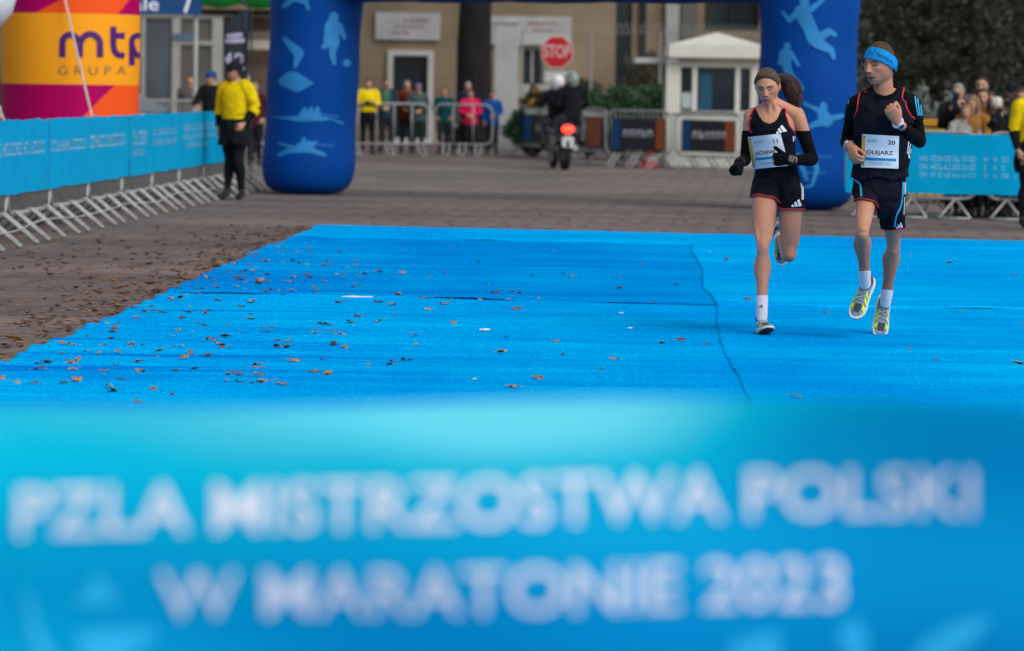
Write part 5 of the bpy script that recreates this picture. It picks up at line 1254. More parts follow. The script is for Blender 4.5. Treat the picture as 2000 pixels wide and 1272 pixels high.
SKIN = attr_mat('skin', .48, .35, .3, 420, .10, .16)
def paint_face(b, base, male, lips, brow, lid, stubble=None, mouth=0.0, extra=None):  # lid: shade colour of the eye sockets, mixed into the skin
    C = np.tile(np.array(base), (len(b.V), 1)); H = b.H; near = (np.abs(H[:, 0]) < .1) & (np.abs(H[:, 1]) < .13) & (np.abs(H[:, 2]) < .14)
    x, y, z = np.abs(H[:, 0]), H[:, 1], H[:, 2]; fr = near & (y > .045)
    def mixc(w_, c): C[:] = C * (1 - w_[:, None]) + np.array(c) * w_[:, None]
    g = lambda cx, cz, sx, sz: np.exp(-((x - cx) / sx) ** 2 - ((z - cz) / sz) ** 2) * fr
    mixc(.30 * g(.045, -.025, .022, .018), (base[0] * 1.05, base[1] * .72, base[2] * .70))
    mixc(.35 * g(.0, -.030, .014, .012), (base[0] * 1.05, base[1] * .75, base[2] * .72))
    mixc(.62 * g(.030, .006, .020, .0125), lid)  # shade of the eye sockets, darkened into the skin colour
    mixc(np.clip(1.5 * np.exp(-((x - .031) / .0160) ** 4) * np.exp(-((z - (.0005 + .5 * (x - .031) ** 2 / .02)) / .0036) ** 2) * fr, 0, .95), (.02, .013, .012))     # lash line of lowered lids
    bz_ = .0190 + .008 * sstep(.008, .03, x) - .006 * sstep(.036, .052, x)
    mixc(np.clip(1.1 * np.exp(-((x - .029) / .020) ** 4) * np.exp(-((z - bz_) / .0048) ** 2) * fr, 0, .9), brow)
    mixc(.75 * np.clip(g(.0, -.0575, .025, .0050) + g(.0, -.0730 - mouth * .008, .022, .0062), 0, 1), lips)
    mixc(np.clip(1.5 * np.exp(-(x / (.0270 - .008 * mouth)) ** 4) * np.exp(-((z + .0650 + mouth * .005) / (.0026 + .0062 * mouth)) ** 2) * fr, 0, .97), (.022, .008, .008))
    mixc(.85 * np.exp(-((x - .0075) / .0045) ** 2 - ((z + .0375) / .0036) ** 2) * fr, (.05, .02, .016)); mixc(.35 * np.exp(-((x - .026 - .25 * (-.035 - z)) / .004) ** 2 - ((z + .048) / .016) ** 2) * fr, (base[0] * .5, base[1] * .4, base[2] * .38))
    if stubble is not None: mixc(.42 * near * sstep(-.035, -.055, z) * sstep(-.03, .01, y), stubble)
    if extra: extra(C, b)
    tint(b.me, C)

def foot_flesh(fl, ankle, toe, up, k=1.0):
    Y = Vector(toe).normalized(); Z = Vector(up); Z = (Z - Y * Z.dot(Y)).normalized(); o = Vector(ankle) - Z * .098 * k
    fl.loft([Vector(ankle), o + Z * .074 * k - Y * .014, o + Z * .046 * k + Y * .05 * k, o + Z * .040 * k + Y * .12 * k], [.030 * k, .028 * k, .018 * k, .012 * k], n=14)
def shoe(ankle, toe, up, parent, mats, flare=1.0, k=1.0, label=None, name='shoe'):
    """running shoe; toe = heel-to-toe direction, up = out of the shoe's top; ankle = ankle joint"""
    Y = Vector(toe).normalized(); Z = Vector(up); Z = (Z - Y * Z.dot(Y)).normalized(); X = Y.cross(Z); o = Vector(ankle) - Z * .098 * k
    T = lambda x, y, z: o + (X * x + Y * y + Z * z) * k
    sec = [(-.078, .020, .088), (-.070, .031, .098), (-.045, .037, .104), (-.01, .039, .098), (.03, .041, .088), (.07, .044, .074), (.11, .048, .062), (.15, .047, .051), (.178, .038, .045), (.192, .022, .040), (.197, .008, .036)]
    def up_pt(y, a, lift=0.0):
        for i in range(len(sec) - 1):
            if sec[i][0] <= y <= sec[i + 1][0]: break
        q = (y - sec[i][0]) / (sec[i + 1][0] - sec[i][0]); w_ = sec[i][1] + (sec[i + 1][1] - sec[i][1]) * q; zt = sec[i][2] + (sec[i + 1][2] - sec[i][2]) * q
        w_ += lift; zt += lift; c, s_ = math.cos(a), math.sin(a); e = .72
        return T(math.copysign(abs(c) ** e, c) * w_ * (1 - .25 * max(0, s_)), y, .026 + (zt - .026) * max(0, s_) ** e if s_ > 0 else .026)
    ys = list(np.linspace(-.078, .197, 24)); n = 14; c = MB()
    V = [up_pt(y, math.pi * j / n) for y in ys for j in range(n + 1)]
    c.add(V, [(i * (n + 1) + j, (i + 1) * (n + 1) + j, (i + 1) * (n + 1) + j + 1, i * (n + 1) + j + 1) for i in range(len(ys) - 1) for j in range(n)])
    root = c.build(name, mats['upper'], parent, ang=None)
    if label: root['label'] = label
    outl = [(-.092, .020), (-.086, .034), (-.06, .044), (-.02, .046), (.03, .045), (.08, .049), (.12, .054), (.155, .053), (.185, .042), (.203, .024), (.208, .008)]
    def sole(z0f, z1f, grow, m, nm):
        c = MB(); V = []; q = 4
        for (y, w_) in outl:
            w2 = w_ + grow; a, b = z0f(y), z1f(y)
            V += [T(-w2 * .86, y, a), T(-w2, y, a + (b - a) * .35), T(-w2 * .97, y, a + (b - a) * .75), T(-w2 * .88, y, b), T(w2 * .88, y, b), T(w2 * .97, y, a + (b - a) * .75), T(w2, y, a + (b - a) * .35), T(w2 * .86, y, a)]
        m8 = 8; L = len(outl)
        c.add(V, [(i * m8 + j, i * m8 + (j + 1) % m8, (i + 1) * m8 + (j + 1) % m8, (i + 1) * m8 + j) for i in range(L - 1) for j in range(m8)] + [tuple(range(m8)), tuple((L - 1) * m8 + j for j in range(m8 - 1, -1, -1))])
        c.build(nm, m, root, ang=50)
    rock = lambda y: .020 * max(0, (y - .11) / .1) ** 2 + .010 * max(0, (-.05 - y) / .04) ** 2
    sole(lambda y: rock(y) + .004, lambda y: .046 - .012 * sstep(.0, .2, y), 0, mats['midsole'], 'midsole')
    sole(lambda y: rock(y), lambda y: rock(y) + .008, -.003, mats['outsole'], 'outsole')
    # collar
    c = MB(); c.tube([T(.034 * math.cos(a) , -.018 + .046 * math.sin(a), .100 - .008 * math.sin(a) + .010 * (math.sin(a) < -.5)) for a in np.linspace(0, 2 * math.pi, 25)], .0075 * k, 8); c.build('collar', mats['dark'], root)
    # laces
    c = MB()
    for i, y in enumerate(np.linspace(.022, .092, 6)):
        P = [up_pt(y + (.004 if i % 2 else -.004) * (j / 3 - 1), a, .004) for j, a in enumerate(np.linspace(R(58), R(122), 7))]; c.tube(P, .0026 * k, 6)
    c.build('laces', mats['lace'], root)
    # three bright bars on each side, dark toe patch
    for sd in (0, 1):
        for q, (ya, yb) in enumerate(((.050, .075), (.088, .113), (.126, .156))):
            pts = []; m_ = 6
            for j in range(m_ + 1):
                a = R(18) + R(38) * j / m_; lean = -.022 * j / m_ if q < 2 else -.012 * j / m_
                for yy in (ya + lean, (ya + yb) / 2 + lean, yb + lean): pts.append(up_pt(min(.19, yy), a if sd == 0 else math.pi - a, .0018))
            F = [(j * 3 + i, j * 3 + i + 1, j * 3 + 4 + i, j * 3 + 3 + i) for j in range(m_) for i in range(2)]; c = MB(); c.add(pts, F); c.build('side_bar', mats['lime'], root, ang=None)
    c = MB(); m_ = 8; pts = [up_pt(.118 + .05 * i / 4, R(62) + R(56) * j / m_, .0016) for i in range(5) for j in range(m_ + 1)]
    c.add(pts, [(i * (m_ + 1) + j, (i + 1) * (m_ + 1) + j, (i + 1) * (m_ + 1) + j + 1, i * (m_ + 1) + j + 1) for i in range(4) for j in range(m_)]); c.build('toe_patch', mats['dark'], root, ang=None)
    return root

def bib(parent, bvhs, quad, num, name, strip_y, label, skew=0.0):
    """race number: quad = four corners in pixels (tl, tr, br, bl); lies on the cloth as a gently bent sheet"""
    tl, tr, br, bl = [Vector((*q, 0)) for q in quad]
    def px(u, v): return (tl + (tr - tl) * u) * (1 - v) + (bl + (br - bl) * u) * v
    S_ = []; Q = []
    for i in range(9):
        for j in range(9):
            p = px(i / 8, j / 8); d = ray(p.x, p.y).normalized(); hs2 = [b.ray_cast(CAMP, d)[3] for b in bvhs]; hs2 = [h for h in hs2 if h is not None]
            if hs2: u, v = i / 8 - .5, j / 8 - .5; Q.append((1, u, v, u * u, u * v, v * v)); S_.append(min(hs2))
    Q = np.array(Q); S_ = np.array(S_); co, *_ = np.linalg.lstsq(Q, S_, rcond=None); lift = max(0, (Q @ co - S_).max()) + .007
    def pt(u, v, off=0.0):
        a, b = u - .5, v - .5; p = px(u, v); dist = co @ np.array([1, a, b, a * a, a * b, b * b]) - lift - off
        dist += .003 * math.sin(u * 7 + v * 3) + .002 * math.sin(v * 9 - u * 4)
        return CAMP + ray(p.x, p.y).normalized() * dist
    PAPER = mat('bib_paper', (.62, .68, .76), .55, .03, 5); n = 16
    t = MB()
    for sd in (0, 1):
        V = [pt(i / n, j / n, -.0008 * sd) for j in range(n + 1) for i in range(n + 1)]; Fs = [(j * (n + 1) + i, (j + 1) * (n + 1) + i, (j + 1) * (n + 1) + i + 1, j * (n + 1) + i + 1) for j in range(n) for i in range(n)]
        t.add(V, Fs if not sd else [f[::-1] for f in Fs])
    root = t.build('race_bib', PAPER, parent, ang=None); root['label'] = label
    def bar(u0, u1, v0, v1, m, nm, off=.0012):
        c = MB(); k = 10; V = [pt(u0 + (u1 - u0) * i / k, v, off) for v in (v0, v1) for i in range(k + 1)]; c.add(V, [(i, k + 1 + i, k + 2 + i, i + 1) for i in range(k)]); c.build(nm, m, root, ang=None)
    def barv(u0, u1, v0, v1, m, nm, off=.0012):
        c = MB(); k = 10; V = [pt(u, v0 + (v1 - v0) * i / k, off) for u in (u0, u1) for i in range(k + 1)]; c.add(V, [(i, i + 1, k + 2 + i, k + 1 + i) for i in range(k)]); c.build(nm, m, root, ang=None)
    INKD = mat('bib_ink', (.012, .014, .02), .6, 0); INKB = mat('bib_blue', (.008, .22, .46), .6, 0); INKY = mat('bib_yellow', (.55, .40, .03), .6, 0); INKG = mat('bib_grey', (.28, .36, .47), .6, 0)
    barv(.012, .085, .05, .95, INKY, 'yellow_strip'); bar(.11, .94, strip_y, strip_y + .085, INKB, 'blue_strip')
    asp = ((tr - tl).length / (bl - tl).length)
    def txt(s_, u, v, h, wd, m, nm, bold=.012, center=True):
        V, Fs = text2d(s_, h, bold=bold); V = np.array(V); V[:, 0] *= wd / (V[:, 0].max() - V[:, 0].min())
        V2, Fs = tri_refine([tuple(q) for q in V], Fs, .12)
        c = MB(); c.add([pt(u + q[0], v - q[1], .0014) for q in V2], Fs); c.build(nm, m, root, smooth=False)
    txt(num, .80, .27, .125, .20 if num != '11' else .13, INKD, 'number', .02); txt(name, .49, .585, .115, .72, INKD, 'name', .012)
    txt('POZNAŃ 2023', .52, .90, .085, .58, INKG, 'place_and_year', -.002); txt('22', .20, .22, .075, .09, INKB, 'small_print', .004)
    for r_ in range(3): bar(.26, .40, .150 + r_ * .026, .163 + r_ * .026, INKG, 'small_print')
    for (u, v) in ((.04, .04), (.96, .04), (.96, .96), (.04, .96)):
        c = MB(); c.tube([pt(u - .02, v - .01, .002), pt(u + .02, v + .012, .003)], .0014, 6); c.build('pin', STEEL, root)
    return root
def logo_bars(bvhs, parent, polys, m, name='logo_bar', off=.003):
    """each bar of the three-bar mark (or sleeve stripe) laid on the cloth; polys in pixels"""
    for P in polys:
        V, Fs = fan(P); V, Fs = tri_refine(V, Fs, 4); Q = []
        for v in V:
            hs2 = [(b.ray_cast(CAMP, ray(v[0], v[1]).normalized())) for b in bvhs]; hs2 = [h for h in hs2 if h[0] is not None]
            if not hs2: Q.append(None); continue
            h = min(hs2, key=lambda q: q[3]); Q.append(h[0] - ray(v[0], v[1]).normalized() * off)
        Fs = [f for f in Fs if all(Q[i] is not None for i in f)]
        if Fs: c = MB(); c.add([q if q is not None else (0, 0, -5) for q in Q], Fs); c.build(name, m, parent, ang=None)
def ribbon_px(bvhs, parent, path, w_, m, name, off=.003):
    P = catmull(path, 6); P = [Vector((p[0], p[1], 0)) for p in P]; V = []
    for i, p in enumerate(P):
        t = (P[min(i + 1, len(P) - 1)] - P[max(i - 1, 0)]).normalized(); nn = Vector((-t.y, t.x, 0)); V += [p + nn * w_, p - nn * w_]
    Q = []
    for v in V:
        hs2 = [(b.ray_cast(CAMP, ray(v[0], v[1]).normalized())) for b in bvhs]; hs2 = [h for h in hs2 if h[0] is not None]
        Q.append(None if not hs2 else min(hs2, key=lambda q: q[3])[0] - ray(v[0], v[1]).normalized() * off)
    Fs = [(i * 2, i * 2 + 1, i * 2 + 3, i * 2 + 2) for i in range(len(P) - 1)]; Fs = [f for f in Fs if all(Q[i] is not None for i in f)]
    for v_, f_ in islands([q if q is not None else (0, 0, -5) for q in Q], Fs): c = MB(); c.add(v_, f_); c.build(name, m, parent, ang=None)
def deval(o):
    me = o.data; return BVHTree.FromPolygons([tuple(v.co) for v in me.vertices], [tuple(p.vertices) for p in me.polygons])

# ================================================================== the two runners
def to_px(V):
    D = V - np.array(CAMP); f = D @ np.array(_F); return 1000 + FPX * (D @ np.array(_XR)) / f, 636 - FPX * (D @ np.array(_UR)) / f
def curve_at(y, pts):      # x of a curve given as [(x, y)...] sorted by y
    return np.interp(y, [p[1] for p in pts], [p[0] for p in pts])
NAVYC = cloth((.0048, .0062, .0125), 'navy_running_cloth'); BLACKC = cloth((.0035, .0038, .005), 'black_stretch_cloth')
REDT = mat('red_piping', (.55, .03, .045), .7, .05, 9); WHITEC = mat('white_stretch', (.68, .69, .74), .8, .05, 20, .3, 300); LOGO = mat('white_logo', (.72, .74, .80), .6, 0)
CYANT = mat('cyan_tape', (.03, .36, .56), .6, .05, 9)
SHOE = dict(upper=mat('shoe_mesh', (.19, .25, .31), .8, .35, 40, .5, 260), midsole=mat('shoe_foam', (.62, .63, .60), .6, .05, 10), outsole=mat('shoe_rubber', (.025, .03, .04), .6, .1, 10), dark=mat('shoe_dark', (.03, .04, .055), .7, .2, 20), lace=mat('shoe_lace', (.34, .40, .46), .8, .1, 20), lime=mat('shoe_lime', (.50, .72, .02), .6, .05, 20))

def runner_woman():
    Y0 = gnd(1490, 658).y; J = lambda x, y, d: at(x, y, Y0 + d)
    hipR, knR, anR = J(1494, 376, .38), J(1490, 487, .12), J(1488, 624, .09)
    hipL, knL, anL = J(1543, 378, .40), J(1542, 501, .35), J(1522, 462, .73)
    shR, elR, wrR = J(1467, 227, .45), J(1456, 312, .50), J(1443, 319, .29)
    shL, elL, wrL = J(1557, 225, .43), J(1587, 312, .42), J(1541, 313, .21)
    f = Flesh(); lat = (shL - shR).normalized()
    f.loft([J(1517, 402, .46), J(1517, 380, .465), J(1517, 358, .46), J(1517, 332, .45), J(1514, 298, .44), J(1511, 265, .43), J(1510, 240, .435), J(1509, 223, .44), J(1508, 210, .44)], [(.115, .085), (.150, .108), (.145, .104), (.122, .084), (.122, .088), (.132, .096), (.130, .084), (.098, .062), (.058, .050)], lat=lat, n=28)
    f.loft([shR + Vector((.012, 0, .004)), J(1490, 215, .44), J(1504, 205, .44)], [.046, .040, .042]); f.loft([shL + Vector((-.012, 0, .004)), J(1531, 211, .44), J(1514, 203, .44)], [.046, .040, .042])
    for px in (1492, 1527): f.loft([J(px, 262, .40), J(px, 274, .385)], [.048, .044])
    f.loft([J(1509, 218, .445), J(1505, 196, .43), J(1502, 180, .42)], [.053, .048, .050])
    f.loft([J(1502, 222, .395), J(1504, 200, .39)], [.014, .012]); f.loft([J(1516, 222, .395), J(1511, 200, .39)], [.014, .012])
    leg_flesh(f, hipR, knR, anR, (0, -1, 0), .96, kneer=.039, calf=.045, thigh=.080); leg_flesh(f, hipL, knL, anL, (0, -1, -.1), .96, kneer=.040, calf=.045, thigh=.080)
    arm_flesh(f, shR, elR, wrR, .92); arm_flesh(f, shL, elL, wrL, .94)
    hand_flesh(f, wrR, (-.42, -.80, -.38), (-.55, -.15, .80), (.6, 0, .7), curl=(72, 88, 50), k=.98, thumb_out=20, thumb_curl=(20, 25), fat=1.12)
    hand_flesh(f, wrL, (-1, -.22, -.02), (.05, -1, -.25), (-.3, .1, 1), curl=(70, 85, 50), k=.95, thumb_out=38, thumb_curl=(4, 2), fat=1.12)
    FR, FL_ = ((.06, -1, .16), (-.16, .16, 1)), ((.05, .12, -1), (-.25, -1, -.12)); foot_flesh(f, anR, *FR, .94); foot_flesh(f, anL, *FL_, .94)
    HM, HC = head_frame(J(1499, 170, .41), R(13), R(16), R(2)); hs_ = .95
    HV, HF = head_mesh(hs_, False, 0.12, 1.0); f.raw([HM @ Vector(v) + HC for v in HV], HF)
    me = f.skin(.0042, 2)
    t = thing('person', 'woman runner in navy singlet and shorts with number 11, ponytail flying', 'person', (HC.x, Y0 + .4, 0))
    hr, hl = wrR + Vector((-.42, -.8, -.38)) * .09, wrL + Vector((-1, -.22, 0)) * .09
    bones = [('torso', J(1500, 385, .46), J(1496, 250, .44), .10, .085), ('torso', J(1534, 385, .46), J(1524, 250, .44), .10, .085), ('torso', J(1509, 262, .44), J(1508, 214, .44), .10, .05), ('neck', J(1508, 214, .44), J(1502, 185, .42), .05, .05), ('head', HC + Vector((0, 0, .03)), HC + Vector((0, -.01, -.05)), .105, .085),
        ('uarmR', shR, elR, .048, .038), ('farmR', elR, wrR, .038, .026), ('handR', wrR + (hr - wrR) * .25, hr, .034, .058), ('uarmL', shL, elL, .048, .038), ('farmL', elL, wrL, .038, .026), ('handL', wrL + (hl - wrL) * .25, hl, .034, .058),
        ('thighR', hipR, knR, .085, .048), ('shankR', knR, anR, .048, .032), ('footR', anR, anR + Vector((0, -.13, -.05)), .04, .03), ('thighL', hipL, knL, .085, .048), ('shankL', knL, anL, .048, .032), ('footL', anL, anL + Vector((0, .02, -.13)), .04, .03)]
    b = Body(me, bones, (HM, HC), hs_); X, Y = to_px(b.V)
    def knees(C, bb):
        for kk in (knR, knL):
            d = np.linalg.norm(bb.V - np.array(kk) - np.array([0, -.04, -.005]), axis=1); w_ = .55 * np.exp(-(d / .042) ** 2); C[:] = C * (1 - w_[:, None]) + np.array((.36, .17, .125)) * w_[:, None]
    paint_face(b, (.53, .245, .15), False, (.34, .12, .11), (.08, .05, .035), (.20, .095, .075), mouth=.12, extra=knees)
    link('body', me, SKIN, t)
    # singlet
    tor = b.is_('torso', 'neck', 'uarmR', 'uarmL', 'thighR', 'thighL')
    inl = X > curve_at(Y, [(1480, 196), (1478, 206), (1466, 222), (1462, 240), (1463, 256), (1452, 268)]); inr = X < curve_at(Y, [(1536, 196), (1536, 208), (1534, 225), (1540, 243), (1552, 262), (1566, 270)])
    front = b.N[:, 1] < .35
    nl, nr = curve_at(Y, [(1474, 195), (1477, 210), (1484, 228), (1493, 238), (1503, 242)]), curve_at(Y, [(1530, 195), (1526, 212), (1519, 230), (1512, 238), (1503, 242)])
    neck = (Y < 242) & (X > nl) & (X < nr) & (front | (Y < 216))
    m = tor & inl & inr & ~neck & (Y < 352) & (Y > 199) & ~((b.is_('uarmR', 'uarmL')) & (Y > 258) & (b.t > .30))
    off = .005 + .006 * sstep(300, 350, Y)
    sg_ = b.shell(m, off, 'singlet', NAVYC, t, 10, relax=2, noise_amp=.004, noise_sc=24)
    for lp in b.loops():
        trim_tube(lp, .0048, 'piping', REDT, sg_, keep=lambda p: (lambda q: (q[1] < 262) and (q[0] < nl_at(q[1]) or q[0] > nr_at(q[1])))(tuple(float(z) for z in np.array(to_px(np.array([p[:]]))).ravel())))
    # shorts
    hem = 388 - 5 * np.exp(-((X - 1482) / 14) ** 2) + 22 * sstep(1506, 1530, X)
    m = b.is_('torso', 'thighR', 'thighL') & (Y > 338) & (Y < hem) & (b.V[:, 2] > .6)
    off = .010 + .010 * sstep(360, 410, Y)
    so = b.shell(m, off, 'shorts', NAVYC, t, 8, relax=4, noise_amp=.006, noise_sc=20)
    for lp in b.loops():
        if np.mean([p.z for p in lp]) < J(1500, 372, .45).z: trim_tube(lp, .0042, 'piping', REDT, so)
    # arm sleeves, gloves, socks
    for s_, tw in (('R', .92), ('L', .80)):
        m = (b.is_('uarm' + s_) & (Y > 255)) | (b.is_('farm' + s_) & (b.t < tw)); b.shell(m, .0035, 'arm_sleeve', BLACKC, t, 8, noise_amp=.001, noise_sc=40)
        m = b.is_('hand' + s_) | (b.is_('farm' + s_) & (b.t > .97)); gl = b.shell(m, .0028, 'glove', BLACKC, t, 4)
    m = (b.is_('shankR') | (b.is_('footR') & (b.t < .3))) & (Y > 577); sk = b.shell(m, .0045, 'sock', WHITEC, t, 6, noise_amp=.0008, noise_sc=60)
    m = (b.is_('shankL') & (b.t > .80)) | b.is_('footL'); b.shell(m, .0045, 'sock', WHITEC, t, 6)
    shoe(anR, *FR, t, SHOE, k=.94); shoe(anL, *FL_, t, SHOE, k=.94)
    # wrist watch and dark wristband
    dv = (wrL - elL).normalized(); c = MB(); c.tube([wrL - dv * .022 + (dv.orthogonal().normalized() * math.cos(a) + dv.cross(dv.orthogonal().normalized()) * math.sin(a)) * .0285 for a in np.linspace(0, 2 * math.pi, 25)], .009, 8); wt = c.build('watch', mat('watch_strap', (.02, .02, .024), .6, 0), t)
    c = MB(); p = wrL - dv * .02; nrm = Vector((.05, -1, .25)).normalized(); c.lathe([(.002, .026), (.021, .026), (.022, .032), (.021, .038), (.002, .039)], p, 20, axis=nrm); c.build('watch_face', mat('watch_glass', (.12, .11, .10), .3, .1, 30), wt)
    dv = (wrR - elR).normalized(); c = MB(); c.tube([wrR - dv * .03 + dv * .022 * k for k in (-1, 0, 1)], [.034, .036, .034], 16); c.build('wristband', cloth((.05, .018, .026), 'maroon_knit'), t)
    # hair
    H = b.H; x, y, z = np.abs(H[:, 0]), H[:, 1], H[:, 2]
    hl_ = np.interp(y, [-.12, -.03, -.008, .006, .02, .04, .06, .075, .095], [-.062, -.058, -.034, -.012, .006, .036, .064, .082, .092])
    HAIR = mat('brown_hair', (.070, .044, .029), .5, .4, 30, .2, 160, spec=.4, stretch=(1, .2, 1)); DHAIR = mat('dark_brown_hair', (.036, .011, .009), .45, .4, 40, .2, 200, spec=.35)
    m = b.is_('head') & (z > hl_) & ~((x > .0705) & (np.abs(y + .014) < .026) & (z < .022)); hair_o = b.shell(m, .0006 + .0085 * sstep(0, .028, z - hl_), 'hair', HAIR, t, 8, relax=2, noise_amp=.0008, noise_sc=60)
    hb_ = deval(hair_o); c = MB(); rr = random.Random(8)
    for k in range(1100):
        a0 = rr.uniform(-2.0, 2.0); yv = rr.uniform(.0, 1.0)
        st = Vector((math.sin(a0) * .075, math.cos(a0) * .085 - .01, .02 + .045 * math.cos(a0) ** 2 * (1 if abs(a0) < 1.57 else 0) + .11 * yv * (1 - abs(a0) / 3)))
        en = Vector((-.012 + rr.uniform(-.012, .012), -.098, .040 + rr.uniform(-.012, .012))); pts = []
        for i in range(9):
            dq = (st.normalized().lerp(en.normalized(), i / 8) + Vector((0, 0, .25 * math.sin(math.pi * i / 8)))).normalized(); dw = HM @ dq
            h = hb_.ray_cast(HC + dw * .3, -dw)
            if h[0] is not None and (h[0] - HC).length < .16: pts.append(h[0] + dw * rr.uniform(.0004, .0036))
        if len(pts) > 4: c.tube(pts, .0012, 4, cap=False)
    c.build('hair_strands', mat('light_brown_hair', (.085, .054, .035), .5, .4, 30, spec=.4), t, ang=None)['kind'] = 'stuff'
    root = HM @ Vector((-.012, -.098, .040)) + HC; rr = random.Random(4); c = MB()
    c.tube([root + (HM @ Vector((math.cos(a) * .02, -.004, math.sin(a) * .02))) for a in np.linspace(0, 2 * math.pi, 14)], .007, 6); tie = c.build('hair_tie', BLACKC, t)
    c = MB(); path = [(1519, 152, .50), (1531, 155, .52), (1542, 163, .53), (1548, 178, .52), (1552, 193, .50), (1556, 208, .48)]
    f2 = Flesh(); f2.loft([J(*p) for p in path[:-1]] + [J(1555, 201, .49)], [(.016, .016), (.028, .022), (.036, .026), (.036, .026), (.026, .02), (.01, .01)], n=16); c.add(f2.mb.v, f2.mb.f)
    for k in range(700):
        a = rr.uniform(0, 6.28); q = rr.uniform(.12, 1.0) ** .5; dep = math.sqrt(max(0, 1 - q * q)) * (-1 if k % 3 else 1) * .055; e = rr.uniform(.0, 1.0); pts = []; wv = rr.uniform(-1, 1); fly = 1.25 if k % 9 == 0 else 1.0
        for i, (px, py, d) in enumerate(path):
            sp = (7, 12, 16, 17, 14, 8)[i] * (1 + .12 * wv * i / 3) * fly
            pts.append(J(px + math.cos(a) * q * sp + wv * 1.2 * math.sin(i * 1.3 + k), py + math.sin(a) * q * sp * .9 - e * (i > 3) * (i - 3) * 7, d + dep * (.5 if i == 0 else 1)))
        c.tube([Vector(p) for p in catmull(pts, 3)], .0012, 4, cap=False)
    tl = c.build('ponytail', DHAIR, t, ang=None); tl['kind'] = 'stuff'
    # number, marks
    bs_, bh = deval(sg_), deval(so)
    bib(t, [bs_, bh], ((1460.5, 268), (1524.5, 261), (1541, 323.5), (1470, 331)), '11', 'JACKIEWICZ', .66, 'white race number 11 half covered by the black glove')
    logo_bars([bs_], t, [[(1523.5, 248), (1527.5, 244), (1537.5, 256.5), (1530.5, 258)], [(1519, 252.5), (1522.5, 250), (1529, 258.8), (1523, 260)], [(1516, 258), (1519, 256), (1522, 260.3), (1516.5, 261.5)]], LOGO)
    logo_bars([bh], t, [[(1557, 392), (1561, 389), (1566, 402), (1560, 403.5)], [(1551, 396), (1555, 394), (1559, 403.5), (1553, 404)], [(1546, 401), (1549, 399), (1551.5, 404), (1546, 404.5)]], LOGO)
    for k in range(3): ribbon_px([bh], t, [(1563.5 + 2.0 * k, 352), (1566 + 1.7 * k, 372), (1566.5 + 1.3 * k, 390)], .55, LOGO, 'side_stripe')
    for k in range(3): ribbon_px([bs_], t, [(1549 + 3.2 * k, 266), (1550 + 3.2 * k, 277)], .9, LOGO, 'side_stripe')
    ribbon_px([bs_], t, [(1555, 279), (1557, 290), (1558, 300)], 1.6, LOGO, 'side_stripe'); ribbon_px([bs_], t, [(1562, 272), (1565, 286), (1567, 298)], 1.0, LOGO, 'side_stripe')
    logo_bars([deval(gl)], t, [[(1506.5, 306), (1508, 305), (1512, 318), (1509, 319)], [(1504, 309), (1505.5, 308), (1508, 317), (1506, 316.5)], [(1501.5, 312.5), (1503, 311.5), (1505, 315.5), (1503, 314.5)]], LOGO)
    GRYL = mat('grey_logo', (.10, .10, .12), .7, 0)
    logo_bars([deval(sk)], t, [[(1486, 595.5), (1487.5, 594.8), (1491, 601), (1488.5, 601)], [(1483.6, 598), (1485, 597), (1487.5, 601), (1485.6, 601)], [(1481.5, 600), (1482.8, 599.2), (1484.5, 601), (1481.6, 601)]], GRYL)
def nl_at(y): return float(curve_at(y, [(1472, 195), (1475, 210), (1478, 222), (1480, 242), (1485, 262)]))
def nr_at(y): return float(curve_at(y, [(1532, 195), (1528, 212), (1526, 230), (1528, 242), (1535, 262)]))
runner_woman()

